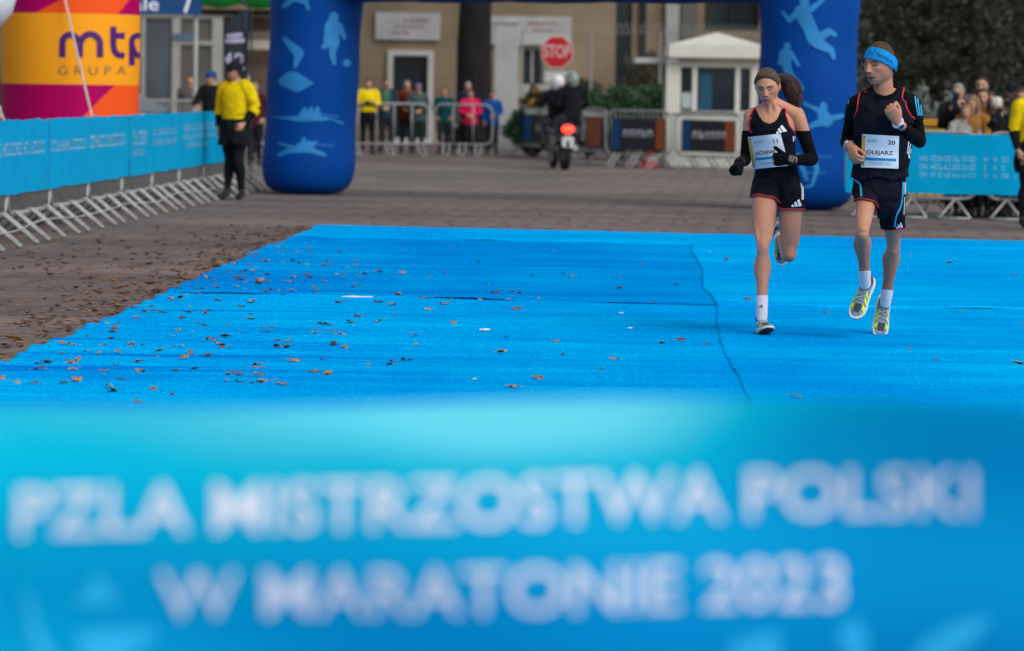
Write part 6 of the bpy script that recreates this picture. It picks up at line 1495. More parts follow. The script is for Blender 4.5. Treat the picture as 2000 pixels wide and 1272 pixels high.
def runner_man():
    Y0 = gnd(1715, 658).y; J = lambda x, y, d: at(x, y, Y0 + d)
    hipL, knL, anL = J(1741, 374, -.385), J(1745, 482, -.12), J(1729, 593, .09)
    hipR, knR, anR = J(1694, 368, -.385), J(1684, 456, -.69), J(1690, 556, -.43)
    shR, elR, wrR = J(1672, 206, -.42), J(1654, 276, -.23), J(1659, 287, -.46)
    shL, elL, wrL = J(1780, 204, -.43), J(1797, 277, -.36), J(1753, 239, -.63)
    f = Flesh(); lat = (shL - shR).normalized()
    f.loft([J(1717, 396, -.39), J(1717, 376, -.39), J(1718, 350, -.39), J(1720, 322, -.40), J(1724, 282, -.42), J(1727, 245, -.44), J(1727, 216, -.445), J(1727, 198, -.445), J(1727, 184, -.45)], [(.12, .09), (.150, .112), (.148, .108), (.140, .10), (.152, .108), (.163, .116), (.158, .096), (.112, .072), (.068, .06)], lat=lat, n=28)
    f.loft([shR + Vector((.012, 0, .004)), J(1698, 194, -.44), J(1718, 184, -.44)], [.056, .048, .046]); f.loft([shL + Vector((-.012, 0, .004)), J(1757, 192, -.44), J(1736, 184, -.44)], [.056, .048, .046])
    f.loft([J(1727, 194, -.45), J(1725, 170, -.46), J(1724, 145, -.46)], [.063, .060, .058])
    f.loft([J(1718, 190, -.505), J(1733, 158, -.475)], [.012, .012])
    leg_flesh(f, hipL, knL, anL, (0, -1, 0), .98, kneer=.042, calf=.046, thigh=.068, bulge=.82); leg_flesh(f, hipR, knR, anR, (0, -1, .1), .98, kneer=.040, calf=.045, thigh=.064, bulge=.78)
    arm_flesh(f, shR, elR, wrR, 1.0); arm_flesh(f, shL, elL, wrL, 1.02)
    hand_flesh(f, wrR, (.26, -.66, -.70), (-.85, -.42, .1), (.35, -.2, .9), curl=(38, 62, 35), k=1.06, thumb_out=24, thumb_curl=(12, 18))
    hand_flesh(f, wrL, (-.52, -.28, .80), (-.25, -.95, -.15), (.8, 0, .5), curl=(62, 88, 55), k=1.06, thumb_out=30, thumb_curl=(26, 20))
    FL_, FR = ((-.14, -.52, -.85), (.12, -.85, .50)), ((-.36, -.46, -.80), (-.12, -.86, .50)); foot_flesh(f, anR, *FR); foot_flesh(f, anL, *FL_)
    HM, HC = head_frame(J(1719, 126.5, -.48), R(46), R(5), R(0)); hs_ = 1.13
    HV, HF = head_mesh(hs_, True, .55, .3); f.raw([HM @ Vector(v) + HC for v in HV], HF)
    me = f.skin(.0042, 2)
    t = thing('person', 'man runner in navy vest number 20 with a bright blue headband', 'person', (HC.x, Y0 - .3, 0))
    hr, hl = wrR + Vector((.3, -.72, -.62)) * .1, wrL + Vector((-.52, -.28, .8)) * .1
    bones = [('torso', J(1698, 385, -.39), J(1702, 235, -.44), .105, .10), ('torso', J(1737, 385, -.39), J(1752, 235, -.44), .105, .10), ('torso', J(1727, 250, -.44), J(1727, 190, -.44), .11, .06), ('neck', J(1727, 190, -.45), J(1724, 155, -.46), .062, .06), ('head', HC + Vector((0, 0, .03)), HC + Vector((0, -.01, -.05)), .11, .09),
        ('uarmR', shR, elR, .055, .042), ('farmR', elR, wrR, .042, .028), ('handR', wrR + (hr - wrR) * .2, hr, .036, .062), ('uarmL', shL, elL, .055, .042), ('farmL', elL, wrL, .042, .028), ('handL', wrL + (hl - wrL) * .2, hl, .036, .062),
        ('thighR', hipR, knR, .088, .05), ('shankR', knR, anR, .05, .033), ('footR', anR, anR + Vector((-.05, -.07, -.13)), .04, .03), ('thighL', hipL, knL, .088, .05), ('shankL', knL, anL, .05, .033), ('footL', anL, anL + Vector((-.02, -.08, -.14)), .04, .03)]
    b = Body(me, bones, (HM, HC), hs_); X, Y = to_px(b.V)
    def tan(C, bb):  # blends a darker skin tone down the shanks
        w_ = (bb.is_('shankR', 'shankL') * 1.0) * .5 * sstep(-.05, .35, bb.t); C[:] = C * (1 - w_[:, None]) + np.array((.26, .112, .068)) * w_[:, None]
    paint_face(b, (.46, .215, .13), True, (.30, .12, .11), (.06, .038, .026), (.16, .08, .062), stubble=(.25, .14, .10), mouth=.55, extra=tan)
    link('body', me, SKIN, t)
    tor = b.is_('torso', 'neck', 'thighR', 'thighL'); arm = b.is_('uarmR', 'uarmL')
    nl, nr = curve_at(Y, [(1704, 166), (1707, 174), (1713, 182), (1728, 187)]), curve_at(Y, [(1756, 160), (1752, 172), (1745, 180), (1728, 187)])
    neck = (Y < 187) & (X > nl) & (X < nr) & ((b.N[:, 1] < .3) | (Y < 172))
    m = (tor & ~neck & (Y > 161) & (Y < 345)) | (arm & ((Y < 236))) ; m &= ~b.is_('head')
    off = .008 + .012 * (arm * sstep(.35, .8, b.t))
    ts = b.shell(m, off, 't_shirt', BLACKC, t, 8, relax=4, noise_amp=.0022, noise_sc=15)
    inl = X > curve_at(Y, [(1691, 160), (1689, 168), (1681, 184), (1674, 206), (1671, 235), (1655, 250)]); inr = X < curve_at(Y, [(1767, 160), (1765, 170), (1761, 190), (1765, 210), (1773, 226), (1800, 240)])
    vl, vr = curve_at(Y, [(1704, 160), (1706, 172), (1711, 186), (1728, 200)]), curve_at(Y, [(1757, 160), (1752, 178), (1744, 190), (1728, 200)])
    vneck = (Y < 200) & (X > vl) & (X < vr) & ((b.N[:, 1] < .3) | (Y < 170))
    hem = 350 + 3 * np.sin(X * .12)
    m = b.is_('torso', 'neck', 'uarmR', 'uarmL', 'thighR', 'thighL') & inl & inr & ~vneck & (Y < hem) & (Y > 161) & ~(arm & (Y > 232))
    off = .0200 + .010 * sstep(240, 350, Y)
    ve = b.shell(m, off, 'running_vest', NAVYC, t, 10, relax=5, noise_amp=.010, noise_sc=13, thick=.002)
    def keep(p):
        q = [float(z) for z in np.array(to_px(np.array([p[:]]))).ravel()]; return (179 if q[0] < 1725 else 168) < q[1] < 234 and (q[0] < curve_at(q[1], [(1698, 160), (1697, 180), (1692, 200), (1690, 235)]) or q[0] > curve_at(q[1], [(1760, 160), (1756, 180), (1752, 200), (1755, 235)]))
    for lp in b.loops(): trim_tube(lp, .0052, 'piping', REDT, ve, keep=keep)
    hem = 395 - 4 * np.exp(-((X - 1682) / 12) ** 2) + 51 * sstep(1703, 1724, X)
    m = b.is_('torso', 'thighR', 'thighL') & (Y > 338) & (Y < hem) & (b.V[:, 2] > .5)
    so = b.shell(m, .012 + .007 * sstep(370, 440, Y), 'shorts', NAVYC, t, 8, relax=5, noise_amp=.008, noise_sc=15)
    for lp in b.loops():
        if np.mean([p.z for p in lp]) < J(1700, 372, -.4).z: trim_tube(lp, .0034, 'piping', REDT, so)
    for s_, tw in (('R', .88), ('L', .80)):
        m = (b.is_('uarm' + s_) & (Y > 226)) | (b.is_('farm' + s_) & (b.t < tw)); b.shell(m, .004, 'arm_sleeve', BLACKC, t, 8, noise_amp=.0015, noise_sc=40)
    m = (b.is_('shankR') | (b.is_('footR') & (b.t < .22))) & (Y > 528); b.shell(m, .005, 'sock', WHITEC, t, 6, noise_amp=.0008, noise_sc=60)
    m = (b.is_('shankL') | (b.is_('footL') & (b.t < .22))) & (Y > 565 + (X - 1735) * .15); b.shell(m, .005, 'sock', WHITEC, t, 6, noise_amp=.0008, noise_sc=60)
    shoe(anL, *FL_, t, SHOE); shoe(anR, *FR, t, SHOE)
    # watches
    def watch(wr, el, dvo, nrm, face, strap, r):
        dv = (wr - el).normalized(); p = wr - dv * dvo; u = dv.orthogonal().normalized(); w_ = dv.cross(u); c = MB()
        c.tube([p + (u * math.cos(a) + w_ * math.sin(a)) * .030 for a in np.linspace(0, 2 * math.pi, 25)], .0085, 8); wt = c.build('watch', strap, t)
        n_ = Vector(nrm); n_ = (n_ - dv * n_.dot(dv)).normalized(); c = MB(); c.lathe([(.002, .026), (r, .026), (r + .002, .034), (r, .040), (.002, .041)], p, 24, axis=n_); c.build('watch_case', mat('watch_rim', (.55, .57, .6), .35, 0), wt)
        c = MB(); c.lathe([(.001, .0405), (r - .003, .0405), (r - .004, .0425), (.001, .043)], p, 24, axis=n_); c.build('watch_face', face, wt)
    watch(wrL, elL, .004, (.30, -.85, -.45), mat('watch_blue', (.006, .02, .07), .2, 0), WHITEC, .021)
    watch(wrR, elR, .012, (-.5, -.6, .6), mat('watch_dark', (.02, .02, .025), .2, 0), mat('steel_strap', (.25, .26, .27), .4, .2, 60, metal=.5), .010)
    # hair and headband
    H = b.H; x, y, z = np.abs(H[:, 0]), H[:, 1], H[:, 2]
    MH = mat('short_brown_hair', (.085, .052, .033), .8, .45, 55, 1.0, 260)
    hl_ = np.interp(y, [-.12, -.03, -.008, .006, .03, .06, .095], [-.060, -.050, -.030, -.01, .03, .055, .066])
    m = b.is_('head') & (z > hl_); b.shell(m, .0030 + .006 * sstep(.05, .09, z), 'hair', MH, t, 6, noise_amp=.0016, noise_sc=90)
    lo = np.maximum(-.052, .031 + .56 * (y - .085)); hi = .080 + .64 * (y - .03)
    m = b.is_('head') & (z > lo) & (z < hi)
    hb = b.shell(m, .0105, 'headband', cloth((.004, .23, .60), 'headband_blue'), t, 8, relax=6)
    bhb = deval(hb); INKB = mat('headband_print', (.004, .03, .09), .7, 0)
    V, Fs = text_px('TERREX', 1727.5, 116.0, 5.6, 33, bold=.012, slope=.60, shear=.25, L=4); decal(bhb, V, Fs, .0016, 'lettering', INKB, t, False)
    logo_bars([bhb], t, [[(1702.5, 103), (1703.6, 102), (1705.5, 105.5), (1704, 105.5)], [(1700.7, 104), (1701.7, 103.4), (1703, 105.5), (1701.6, 105.3)], [(1699, 105), (1700, 104.5), (1700.8, 105.2), (1699.2, 105.4)]], INKB, off=.002)
    bv, bh, bt = deval(ve), deval(so), deval(ts)
    bib(t, [bv, bh], ((1684, 262.2), (1756, 266.2), (1754.7, 329.7), (1681.2, 327)), '20', 'OLEJARZ', .695, 'white race number 20 pinned to the navy vest')
    logo_bars([bv], t, [[(1748.5, 206), (1752, 202), (1760, 218.5), (1754, 219)], [(1744.5, 210), (1746.6, 208), (1752.3, 219), (1745, 218.5)]], LOGO)
    for k in range(3): ribbon_px([bt], t, [(1787 + 4.6 * k, 182 + k * .5), (1789.5 + 4.4 * k, 205), (1794 + 3.6 * k, 226)], 1.25, CYANT, 'sleeve_stripe')
    for k in range(2): ribbon_px([bt], t, [(1661 - 3.4 * k, 182), (1658.5 - 3.0 * k, 194), (1656 - 2.4 * k, 204)], 1.0, CYANT, 'sleeve_stripe')
    ribbon_px([bh], t, [(1667, 346), (1669, 351), (1677, 357), (1681, 366), (1682.5, 392)], 1.7, CYANT, 'shorts_tape'); ribbon_px([bh], t, [(1764.5, 356), (1763, 385), (1759, 405), (1751, 422), (1747.5, 444)], 1.5, CYANT, 'shorts_tape')
    for k in range(3): ribbon_px([bh], t, [(1767.6 + 1.6 * k, 356), (1767 + 1.4 * k, 385), (1765.5 + 1.2 * k, 420)], .5, LOGO, 'side_stripe')
    logo_bars([bh], t, [[(1757.5, 437), (1760, 434), (1763.5, 444), (1760.5, 445)], [(1753.5, 440), (1756, 438), (1759, 445), (1755.5, 446)], [(1750.5, 444), (1752.5, 442.5), (1754.5, 446.3), (1750.5, 446.5)]], LOGO)
    for k in range(3): ribbon_px([bv], t, [(1775 + 4.4 * k, 277 + k * 3), (1773.5 + 3.4 * k, 290), (1772 + 2.6 * k, 300)], .8, LOGO, 'side_stripe')
    ribbon_px([bv], t, [(1775, 301), (1777, 312), (1780, 330), (1783, 342)], 1.3, LOGO, 'side_stripe')
    return b
runner_man()

# ================================================================== everybody else
HAIRC = {'brown': (.06, .036, .022), 'dark': (.018, .013, .011), 'fair': (.19, .125, .068), 'grey': (.22, .21, .20), 'auburn': (.085, .035, .02)}
def hair_mat(k): return mat('hair_' + k, HAIRC[k], .6, .4, 30, .5, 150)
ARMS = {'hang': ((.235, .02, 1.15), (.225, -.04, .91)), 'front': ((.25, .0, 1.16), (.06, -.23, 1.06)), 'phone': ((.20, -.16, 1.20), (.055, -.30, 1.44)), 'lean': ((.24, -.16, 1.19), (.13, -.36, 1.12)), 'cross': ((.245, -.03, 1.17), (-.10, -.20, 1.20)), 'back': ((.27, .10, 1.18), (.08, .17, .98)), 'pocket': ((.27, .05, 1.17), (.19, -.10, .97)), 'over': ((.22, -.22, 1.17), (.10, -.42, 1.0)), 'grip': ((.27, -.12, 1.18), (.33, -.42, 1.08)), 'point': ((.26, -.10, 1.20), (.40, -.32, 1.26))}
def figure(name, label, loc, h, facing=0.0, arms=('hang', 'hang'), top=(.03, .03, .04), legs=(.012, .013, .018), hair='brown', long_hair=False, hat=None, head=(0, 5, 0), skin=(.46, .27, .18), male=True, vest=None, apron=None, voxel=.012, group=None, legpose='stand', female=False, slim=1.0, shoes=(.02, .02, .022), scarf=None, helmet=None, open_front=None, z0=0.0, lean=0.0):
    """a clothed figure; loc = where the feet stand, facing = turn from looking at the camera (positive = towards the right of the picture)"""
    k = h / 1.75; Rz = Matrix.Rotation(facing, 3, 'Z'); L = Vector(loc)
    def T(x, y, z): y = y - lean * max(0, z - .9); return Rz @ Vector((x * k, y * k, z * k)) + L + Vector((0, 0, z0))
    f = Flesh(); lat = Rz @ Vector((1, 0, 0)); fr = Rz @ Vector((0, -1, 0)); w_ = slim
    f.loft([T(0, 0, .84), T(0, 0, .93), T(0, 0, 1.05), T(0, -.01, 1.20), T(0, -.01, 1.33), T(0, 0, 1.42), T(0, .005, 1.48)], [(.12 * k * w_, .10 * k), (.165 * k * w_, .125 * k), (.15 * k * w_, .115 * k), (.155 * k * w_, .12 * k), (.165 * k * w_, .118 * k), (.13 * k * w_, .085 * k), (.065 * k, .06 * k)], lat=lat, n=20, sub=3)
    for sg in (-1, 1): f.loft([T(sg * .175 * w_, 0, 1.42), T(sg * .09, .01, 1.46), T(sg * .03, .01, 1.49)], [.055 * k, .05 * k, .045 * k], n=12, sub=2)
    hc = T(head[2] * .001, -.02, 1.625); f.loft([T(0, .0, 1.46), T(0, -.005, 1.58)], [.06 * k, .056 * k], n=14)
    bones = [('torso', T(-.06, 0, .90), T(-.07, 0, 1.36), .11 * k, .10 * k), ('torso', T(.06, 0, .90), T(.07, 0, 1.36), .11 * k, .10 * k), ('torso', T(0, 0, 1.3), T(0, 0, 1.46), .12 * k, .07 * k), ('neck', T(0, 0, 1.48), T(0, 0, 1.56), .062 * k, .06 * k), ('head', hc + Vector((0, 0, .03 * k)), hc + Vector((0, 0, -.05 * k)), .11 * k, .09 * k)]
    if legpose == 'stand': LG = {s: (T(s * .09, 0, .92), T(s * .10, -.01, .50), T(s * .11, .02, .10)) for s in (-1, 1)}
    elif legpose == 'ride': LG = {s: (T(s * .10, 0, .90), T(s * .24, -.36, .86), T(s * .22, -.16, .47)) for s in (-1, 1)}
    elif legpose == 'step': LG = {s: (T(s * .09, 0, .92), T(s * .09, -.04 * s - .03, .50), T(s * .08, .05 * s, .10)) for s in (-1, 1)}
    else: LG = legpose(T)
    for sg in (-1, 1):
        hp, kn, an = LG[sg]; leg_flesh(f, hp, kn, an, fr, k * 1.05)
        toe = (fr * 1.0 + lat * sg * .2).normalized(); f.loft([an, an + toe * .08 * k + Vector((0, 0, -.05 * k)), an + toe * .15 * k + Vector((0, 0, -.06 * k))], [.034 * k, .03 * k, .02 * k], n=10, sub=2)
        a = ARMS[arms[0 if sg < 0 else 1]]; sh = T(sg * .185 * w_, 0, 1.415); el = T(sg * a[0][0] * (w_ if w_ > 1 else 1), a[0][1], a[0][2]); wr = T(sg * a[1][0], a[1][1], a[1][2])
        arm_flesh(f, sh, el, wr, k * 1.05); d = (wr - el).normalized()
        nm = 'R' if sg < 0 else 'L'
        hand_flesh(f, wr, d, fr * .2 - lat * -sg if a[1][2] < 1.0 else (fr * -.1 + Vector((0, 0, 1)) * (.4) + lat * sg * .7), Vector((0, 0, 1)) - lat * sg * .5, curl=(35, 45, 25), k=k)
        bones += [('uarm' + nm, sh, el, .056 * k, .045 * k), ('farm' + nm, el, wr, .045 * k, .03 * k), ('hand', wr + d * .02 * k, wr + d * .11 * k, .04 * k, .06 * k), ('thigh', hp, kn, .09 * k, .052 * k), ('shank', kn, an, .052 * k, .036 * k), ('foot', an + toe * .03, an + toe * .14 * k + Vector((0, 0, -.06 * k)), .045 * k, .035 * k)]
    HM, HC = head_frame(hc, R(head[0]) - facing, R(head[1]), 0); HV, HF = head_mesh(k * .99, male, .1, 0); f.raw([HM @ Vector(v) + HC for v in HV], HF)
    me = f.skin(voxel, 1); t = thing(name, label, 'person', L, group)
    b = Body(me, bones, (HM, HC), k * .99); Z = (b.V[:, 2] - L.z - z0) / k
    paint_face(b, skin, male, (skin[0] * .75, skin[1] * .45, skin[2] * .5), [c * .8 for c in HAIRC[hair]], [c * .5 for c in skin], mouth=.1)
    link('body', me, SKIN, t)
    tor = b.is_('torso'); arm = b.is_('uarmR', 'uarmL', 'farmR', 'farmL'); fa = b.is_('farmR', 'farmL')
    sleeves = (arm & ~(fa & (b.t > .93)))
    m = (tor & (Z > .80)) | sleeves | (b.is_('neck') & (b.t < .35)) | (b.is_('thigh') & (Z > .83) & (legpose == 'stand'))
    if vest is not None: m &= True
    b.shell(m, (.020 + .012 * sstep(1.0, .85, Z)) * k, 'jacket', cloth(top), t, 3, relax=3, noise_amp=.008 * k, noise_sc=9 / k)
    m = (tor & (Z < .95)) | b.is_('thigh') | (b.is_('shank') & (b.t < .95)); b.shell(m, .014 * k, 'trousers', cloth(legs), t, 3, relax=3, noise_amp=.005 * k, noise_sc=11 / k)
    if vest is not None:
        mv = ((tor & (Z > vest[1])) | (b.is_('uarmR', 'uarmL') & (b.t < vest[2])) | (b.is_('neck') & (b.t < .15))); mv |= fa & (b.t < vest[3])
        b.shell(mv, .036 * k, 'shirt', cloth(vest[0]), t, 4, relax=4, noise_amp=.006 * k, noise_sc=8 / k)
    if apron is not None:
        b.shell((tor & (Z < apron[1]) & (Z > .74)) | (b.is_('thigh') & (Z > apron[2])), (.038 + .022 * sstep(1.0, .75, Z)) * k, 'tied_coat', cloth(apron[0]), t, 3, relax=4, noise_amp=.022 * k, noise_sc=6)
    if open_front is not None:
        X_f = (b.V - np.array(L)) @ np.array(lat); nf = b.N @ np.array(fr)
        b.shell(tor & (np.abs(X_f) < .075 * k) & (nf > .3) & (Z > .95) & (Z < 1.46), .030 * k, 'shirt_front', cloth(open_front), t, 3, relax=3)
    for sg in (-1, 1):
        an = np.array(LG[sg][2]); ao = np.array(LG[-sg][2]); near_ = np.linalg.norm(b.V - an, axis=1) < np.linalg.norm(b.V - ao, axis=1)
        b.shell((b.is_('foot') | (b.is_('shank') & (b.t > .96))) & near_, .012 * k, 'shoe', cloth(shoes), t, 2)
    H = b.H; x, y, z = np.abs(H[:, 0]), H[:, 1], H[:, 2]
    hl_ = np.interp(y, [-.12, -.03, -.008, .006, .02, .04, .06, .075, .095], [-.065, -.058, -.034, -.010, .008, .036, .060, .076, .084]); hm = hair_mat(hair)
    if helmet is None: b.shell(b.is_('head') & (z > hl_), (.006 if male else .012) * k, 'hair', hm, t, 3, relax=1, noise_amp=.004, noise_sc=40)
    if long_hair:
        f2 = Flesh(); Q = lambda X_, Y_, Z_: HM @ (Vector((X_, Y_, Z_)) * k) + HC
        f2.loft([Q(0, -.05, .07), Q(0, -.062, 0), Q(0, -.065, -.09), Q(0, -.055, -.19), Q(0, -.03, -.27)], [(.06 * k, .05 * k), (.082 * k, .05 * k), (.085 * k, .045 * k), (.08 * k, .04 * k), (.05 * k, .025 * k)], lat=HM @ Vector((1, 0, 0)), n=18)
        for sg in (-1, 1): f2.loft([Q(sg * .055, .02, .08), Q(sg * .078, .012, .02), Q(sg * .078, .015, -.07), Q(sg * .07, .035, -.17), Q(sg * .06, .05, -.26)], [.018 * k, .022 * k, .026 * k, .026 * k, .012 * k], n=12)
        me2 = f2.skin(.009, 1); V = np.array([v.co[:] for v in me2.vertices]); nn = np.array([mnoise.noise(Vector((v[0] * 90, v[1] * 90, v[2] * 8))) for v in V]); V += nn[:, None] * .006 * np.array([v.normal[:] for v in me2.vertices]); me2.vertices.foreach_set('co', V.ravel()); link('long_hair', me2, hm, t)
    if hat is not None:
        col_, kind = hat; c = MB(); Q = lambda X_, Y_, Z_: HM @ (Vector((X_, Y_, Z_)) * k) + HC
        n = 20; prof = [(1.0, .018), (1.02, .05), (.92, .09), (.66, .122), (.25, .138)] if kind != 'hood' else [(1.12, -.09), (1.22, -.03), (1.22, .04), (1.05, .10), (.7, .135), (.25, .15)]
        V = [Q(.085 * r * math.cos(2 * math.pi * j / n), .104 * r * math.sin(2 * math.pi * j / n) - (.0 if kind != 'hood' else .03), z_ - (.0 if kind != 'beanie' else .012)) for r, z_ in prof for j in range(n)]
        c.add(V, [(i * n + j, i * n + (j + 1) % n, (i + 1) * n + (j + 1) % n, (i + 1) * n + j) for i in range(len(prof) - 1) for j in range(n) if not (kind == 'hood' and i < 3 and n * .10 < j < n * .40)] + [tuple((len(prof) - 1) * n + j for j in range(n))])
        ho = c.build('hood' if kind == 'hood' else 'cap', cloth(col_), t)
        if kind == 'cap':
            c = MB(); V = []
            for r_, zz in ((.0, .020), (.03, .018), (.065, .006)): V += [Q(.08 * math.sin(a) * (1 - r_ * 2), .088 * math.cos(a) + r_, zz) for a in np.linspace(-1.1, 1.1, 9)]
            V += [v + Vector((0, 0, .005)) for v in V]
            Fs = [(i * 9 + j, i * 9 + j + 1, (i + 1) * 9 + j + 1, (i + 1) * 9 + j) for i in range(2) for j in range(8)]; c.add(V, Fs + [tuple(q + 27 for q in f_[::-1]) for f_ in Fs]); c.build('brim', cloth(col_), ho)
    if helmet is not None:
        Q = lambda X_, Y_, Z_: HM @ (Vector((X_, Y_, Z_)) * k) + HC; c = MB(); n = 24; V = []
        prof = [(.86, -.125), (1.0, -.07), (1.06, .0), (1.02, .06), (.82, .115), (.5, .145), (.15, .155)]
        V = [Q(.122 * r * math.cos(2 * math.pi * j / n), .142 * r * math.sin(2 * math.pi * j / n), z_) for r, z_ in prof for j in range(n)]
        c.add(V, [(i * n + j, i * n + (j + 1) % n, (i + 1) * n + (j + 1) % n, (i + 1) * n + j) for i in range(len(prof) - 1) for j in range(n) if not (1 <= i <= 2 and n * .13 < j < n * .37)] + [tuple((len(prof) - 1) * n + j for j in range(n))]); hel = c.build('helmet', helmet, t)
        c = MB(); V = [Q(.118 * r * math.cos(a), .139 * r * math.sin(a), z_) for r, z_ in ((1.0, -.07), (1.06, .0), (1.03, .055)) for a in np.linspace(R(46), R(134), 12)]
        c.add(V, [(i * 12 + j, i * 12 + j + 1, (i + 1) * 12 + j + 1, (i + 1) * 12 + j) for i in range(2) for j in range(11)]); c.build('visor', GLASS, hel)
    return t, T, HM, HC, k
def by_head(px, py, Y):
    p = at(px, py, Y); return (p.x, Y, 0), p.z / 1.625 * 1.75
YELL = (.66, .50, .004); BLK = (.008, .009, .012)
# steward by the left barriers
g_ = gnd(458, 391); hh = (at(458, 121, g_.y).z) * 1.0
figure('person', 'steward in yellow shirt with dark coat round the waist, by the left barriers', (g_.x, g_.y, 0), hh, R(-28), ('hang', 'pocket'), top=BLK, legs=BLK, hair='dark', hat=((.012, .012, .015), 'cap'), head=(38, 4, 0), vest=(YELL, 1.02, 1.0, .35), apron=(BLK, 1.10, .70), voxel=.010, slim=.94, legpose='step')
# steward at the right picture edge
figure('person', 'steward in yellow top cut off by the right picture edge', (at(2014, 430, 43.4).x, 43.4, 0), 1.70, R(25), ('hang', 'hang'), top=BLK, legs=BLK, hair='dark', vest=(YELL, 1.0, 1.0, .1), apron=(BLK, 1.05, .66), slim=1.1)
# spectators behind the right barriers
YB = RA.y + .34
def crowd(px, py, dY, label, **kw):
    loc, h_ = by_head(px, py, YB + dY); return figure('person', label, loc, h_, group='spectators behind the right barriers', voxel=.009, **kw)
ph = []
ph.append(crowd(1872, 181, .75, 'grey-haired spectator in black jacket filming with a raised phone', arms=('phone', 'phone'), top=BLK, hair='grey', male=False, facing=R(-12), head=(8, 5, 0)))
crowd(1901, 204, .45, 'fair-haired girl with folded arms resting on the right barrier', arms=('lean', 'lean'), top=(.26, .13, .03), hair='fair', long_hair=True, male=False, female=True, head=(25, 8, 0), facing=R(-15))
crowd(1920, 190, .62, 'woman with long brown hair between the fair girl and the white knit cap', arms=('lean', 'hang'), top=(.16, .08, .03), hair='brown', long_hair=True, male=False, head=(15, 4, 0))
crowd(1918, 167, 1.25, 'tall spectator standing behind the long-haired woman', arms=('hang', 'hang'), top=(.10, .11, .13), hair='dark', male=True, head=(20, 4, 0))
crowd(1886, 219, .42, 'small child with pale hair leaning on the right barrier', arms=('lean', 'lean'), top=(.28, .28, .27), hair='fair', male=False, head=(10, 8, 0))
ph.append(crowd(1947, 206, .50, 'spectator in white knit cap and black coat holding a phone low', arms=('phone', 'over'), top=BLK, hair='fair', male=False, hat=((.52, .50, .45), 'beanie'), long_hair=True, head=(20, 12, 0)))
crowd(1984, 207, .60, 'woman with long brown hair and pale blue jacket beside the edge steward', arms=('front', 'lean'), top=(.13, .34, .38), hair='brown', long_hair=True, male=False, head=(22, 6, 0), open_front=(.22, .22, .22))
crowd(1976, 179, 1.15, 'man in dark peaked cap behind the woman in pale blue', arms=('hang', 'hang'), top=(.02, .025, .04), hair='dark', hat=((.012, .014, .022), 'cap'), head=(16, 6, 0))
crowd(1934, 196, .95, 'brown-haired woman peering between the long-haired woman and the white cap', arms=('hang', 'hang'), top=(.16, .14, .13), hair='brown', long_hair=True, male=False, head=(18, 5, 0))
crowd(1996, 190, 1.0, 'spectator with auburn hair behind the woman in pale blue', arms=('hang', 'hang'), top=(.07, .06, .06), hair='auburn', long_hair=True, male=False, head=(25, 5, 0))
def phone(fig, off, label):
    t_, T, HM, HC, k = fig; p = T(*off); t = thing('phone', label, 'phone', p, 'phones held up by spectators')
    c = MB(); c.box((0, 0, 0), (.078, .010, .155), bev=.004); M = Matrix.Rotation(R(12), 3, 'Y') @ Matrix.Rotation(R(6), 3, 'X'); me = c.mesh('case', False)
    for v in me.vertices: v.co = M @ v.co
    link('case', me, mat('phone_case', (.006, .012, .03), .35, 0), t, True)
    c = MB(); c.lathe([(.001, .006), (.008, .006), (.008, .009), (.001, .0092)], (0.02, 0, .055), 14, axis=(0, -1, 0)); link('camera_lens', c.mesh('lens'), GLASS, t, True)
phone(ph[0], (0, -.40, 1.54), 'dark phone raised by the grey-haired spectator'); phone(ph[1], (-.03, -.41, 1.50), 'dark phone held by the spectator in the white knit cap')
# spectators before the building
def far(px, py, Y, label, **kw):
    loc, h_ = by_head(px, py, Y); return figure('person', label, loc, h_, group='people in front of the building', **kw)
BYF = gnd(800, 303).y + 1.3
far(719, 165, BYF - 2.2, 'steward in yellow shirt and black trousers just right of the arch leg', arms=('cross', 'cross'), top=BLK, legs=BLK, hair='dark', vest=((.74, .56, .01), 1.0, 1.0, .3), head=(-20, 4, 0))
far(755, 163, BYF, 'man in open dark jacket over a green shirt by the doorway', arms=('front', 'front'), top=(.02, .045, .07), legs=(.02, .022, .03), hair='dark', open_front=(.05, .15, .08), head=(-15, 4, 0))
far(795, 167, BYF + .4, 'bald man in dark red top in front of the doorway', arms=('front', 'pocket'), top=(.12, .018, .016), legs=(.02, .022, .03), hair='grey', head=(-10, 4, 0))
far(817, 172, BYF, 'person in grey-green jacket and lilac cap beside the doorway', arms=('cross', 'front'), top=(.05, .08, .085), legs=(.02, .03, .025), hair='dark', hat=((.12, .12, .22), 'beanie'), male=False)
far(868, 180, BYF + .3, 'person in dark teal coat behind the bare barrier', arms=('pocket', 'pocket'), top=(.004, .055, .065), legs=(.02, .03, .045), hair='brown', male=False, head=(10, 4, 0))
far(879, 196, BYF + .9, 'short person in grey knit cap behind the teal coat', arms=('hang', 'hang'), top=(.06, .09, .10), hair='grey', male=False, hat=((.17, .19, .19), 'beanie'))
far(914, 169, BYF + 1.0, 'man in dark blue top standing behind the pink jacket', arms=('hang', 'hang'), top=(.01, .018, .04), hair='grey', head=(5, 2, 0))
far(919, 184, BYF, 'person in bright pink jacket behind the bare barrier', arms=('front', 'front'), top=(.60, .012, .085), legs=(.012, .012, .018), hair='brown', male=False, slim=1.1)
far(962, 186, BYF + .2, 'person in bright blue jacket half hidden by the gate pillar', arms=('hang', 'front'), top=(.008, .07, .32), legs=(.015, .016, .02), hair='brown', male=False)
far(1436, 186, gnd(1440, 331).y + .9, 'person in yellow top standing at the booth corner', arms=('hang', 'hang'), top=BLK, legs=BLK, hair='dark', vest=((.62, .50, .01), 1.05, .9, 0), facing=R(120), head=(0, 0, 0))
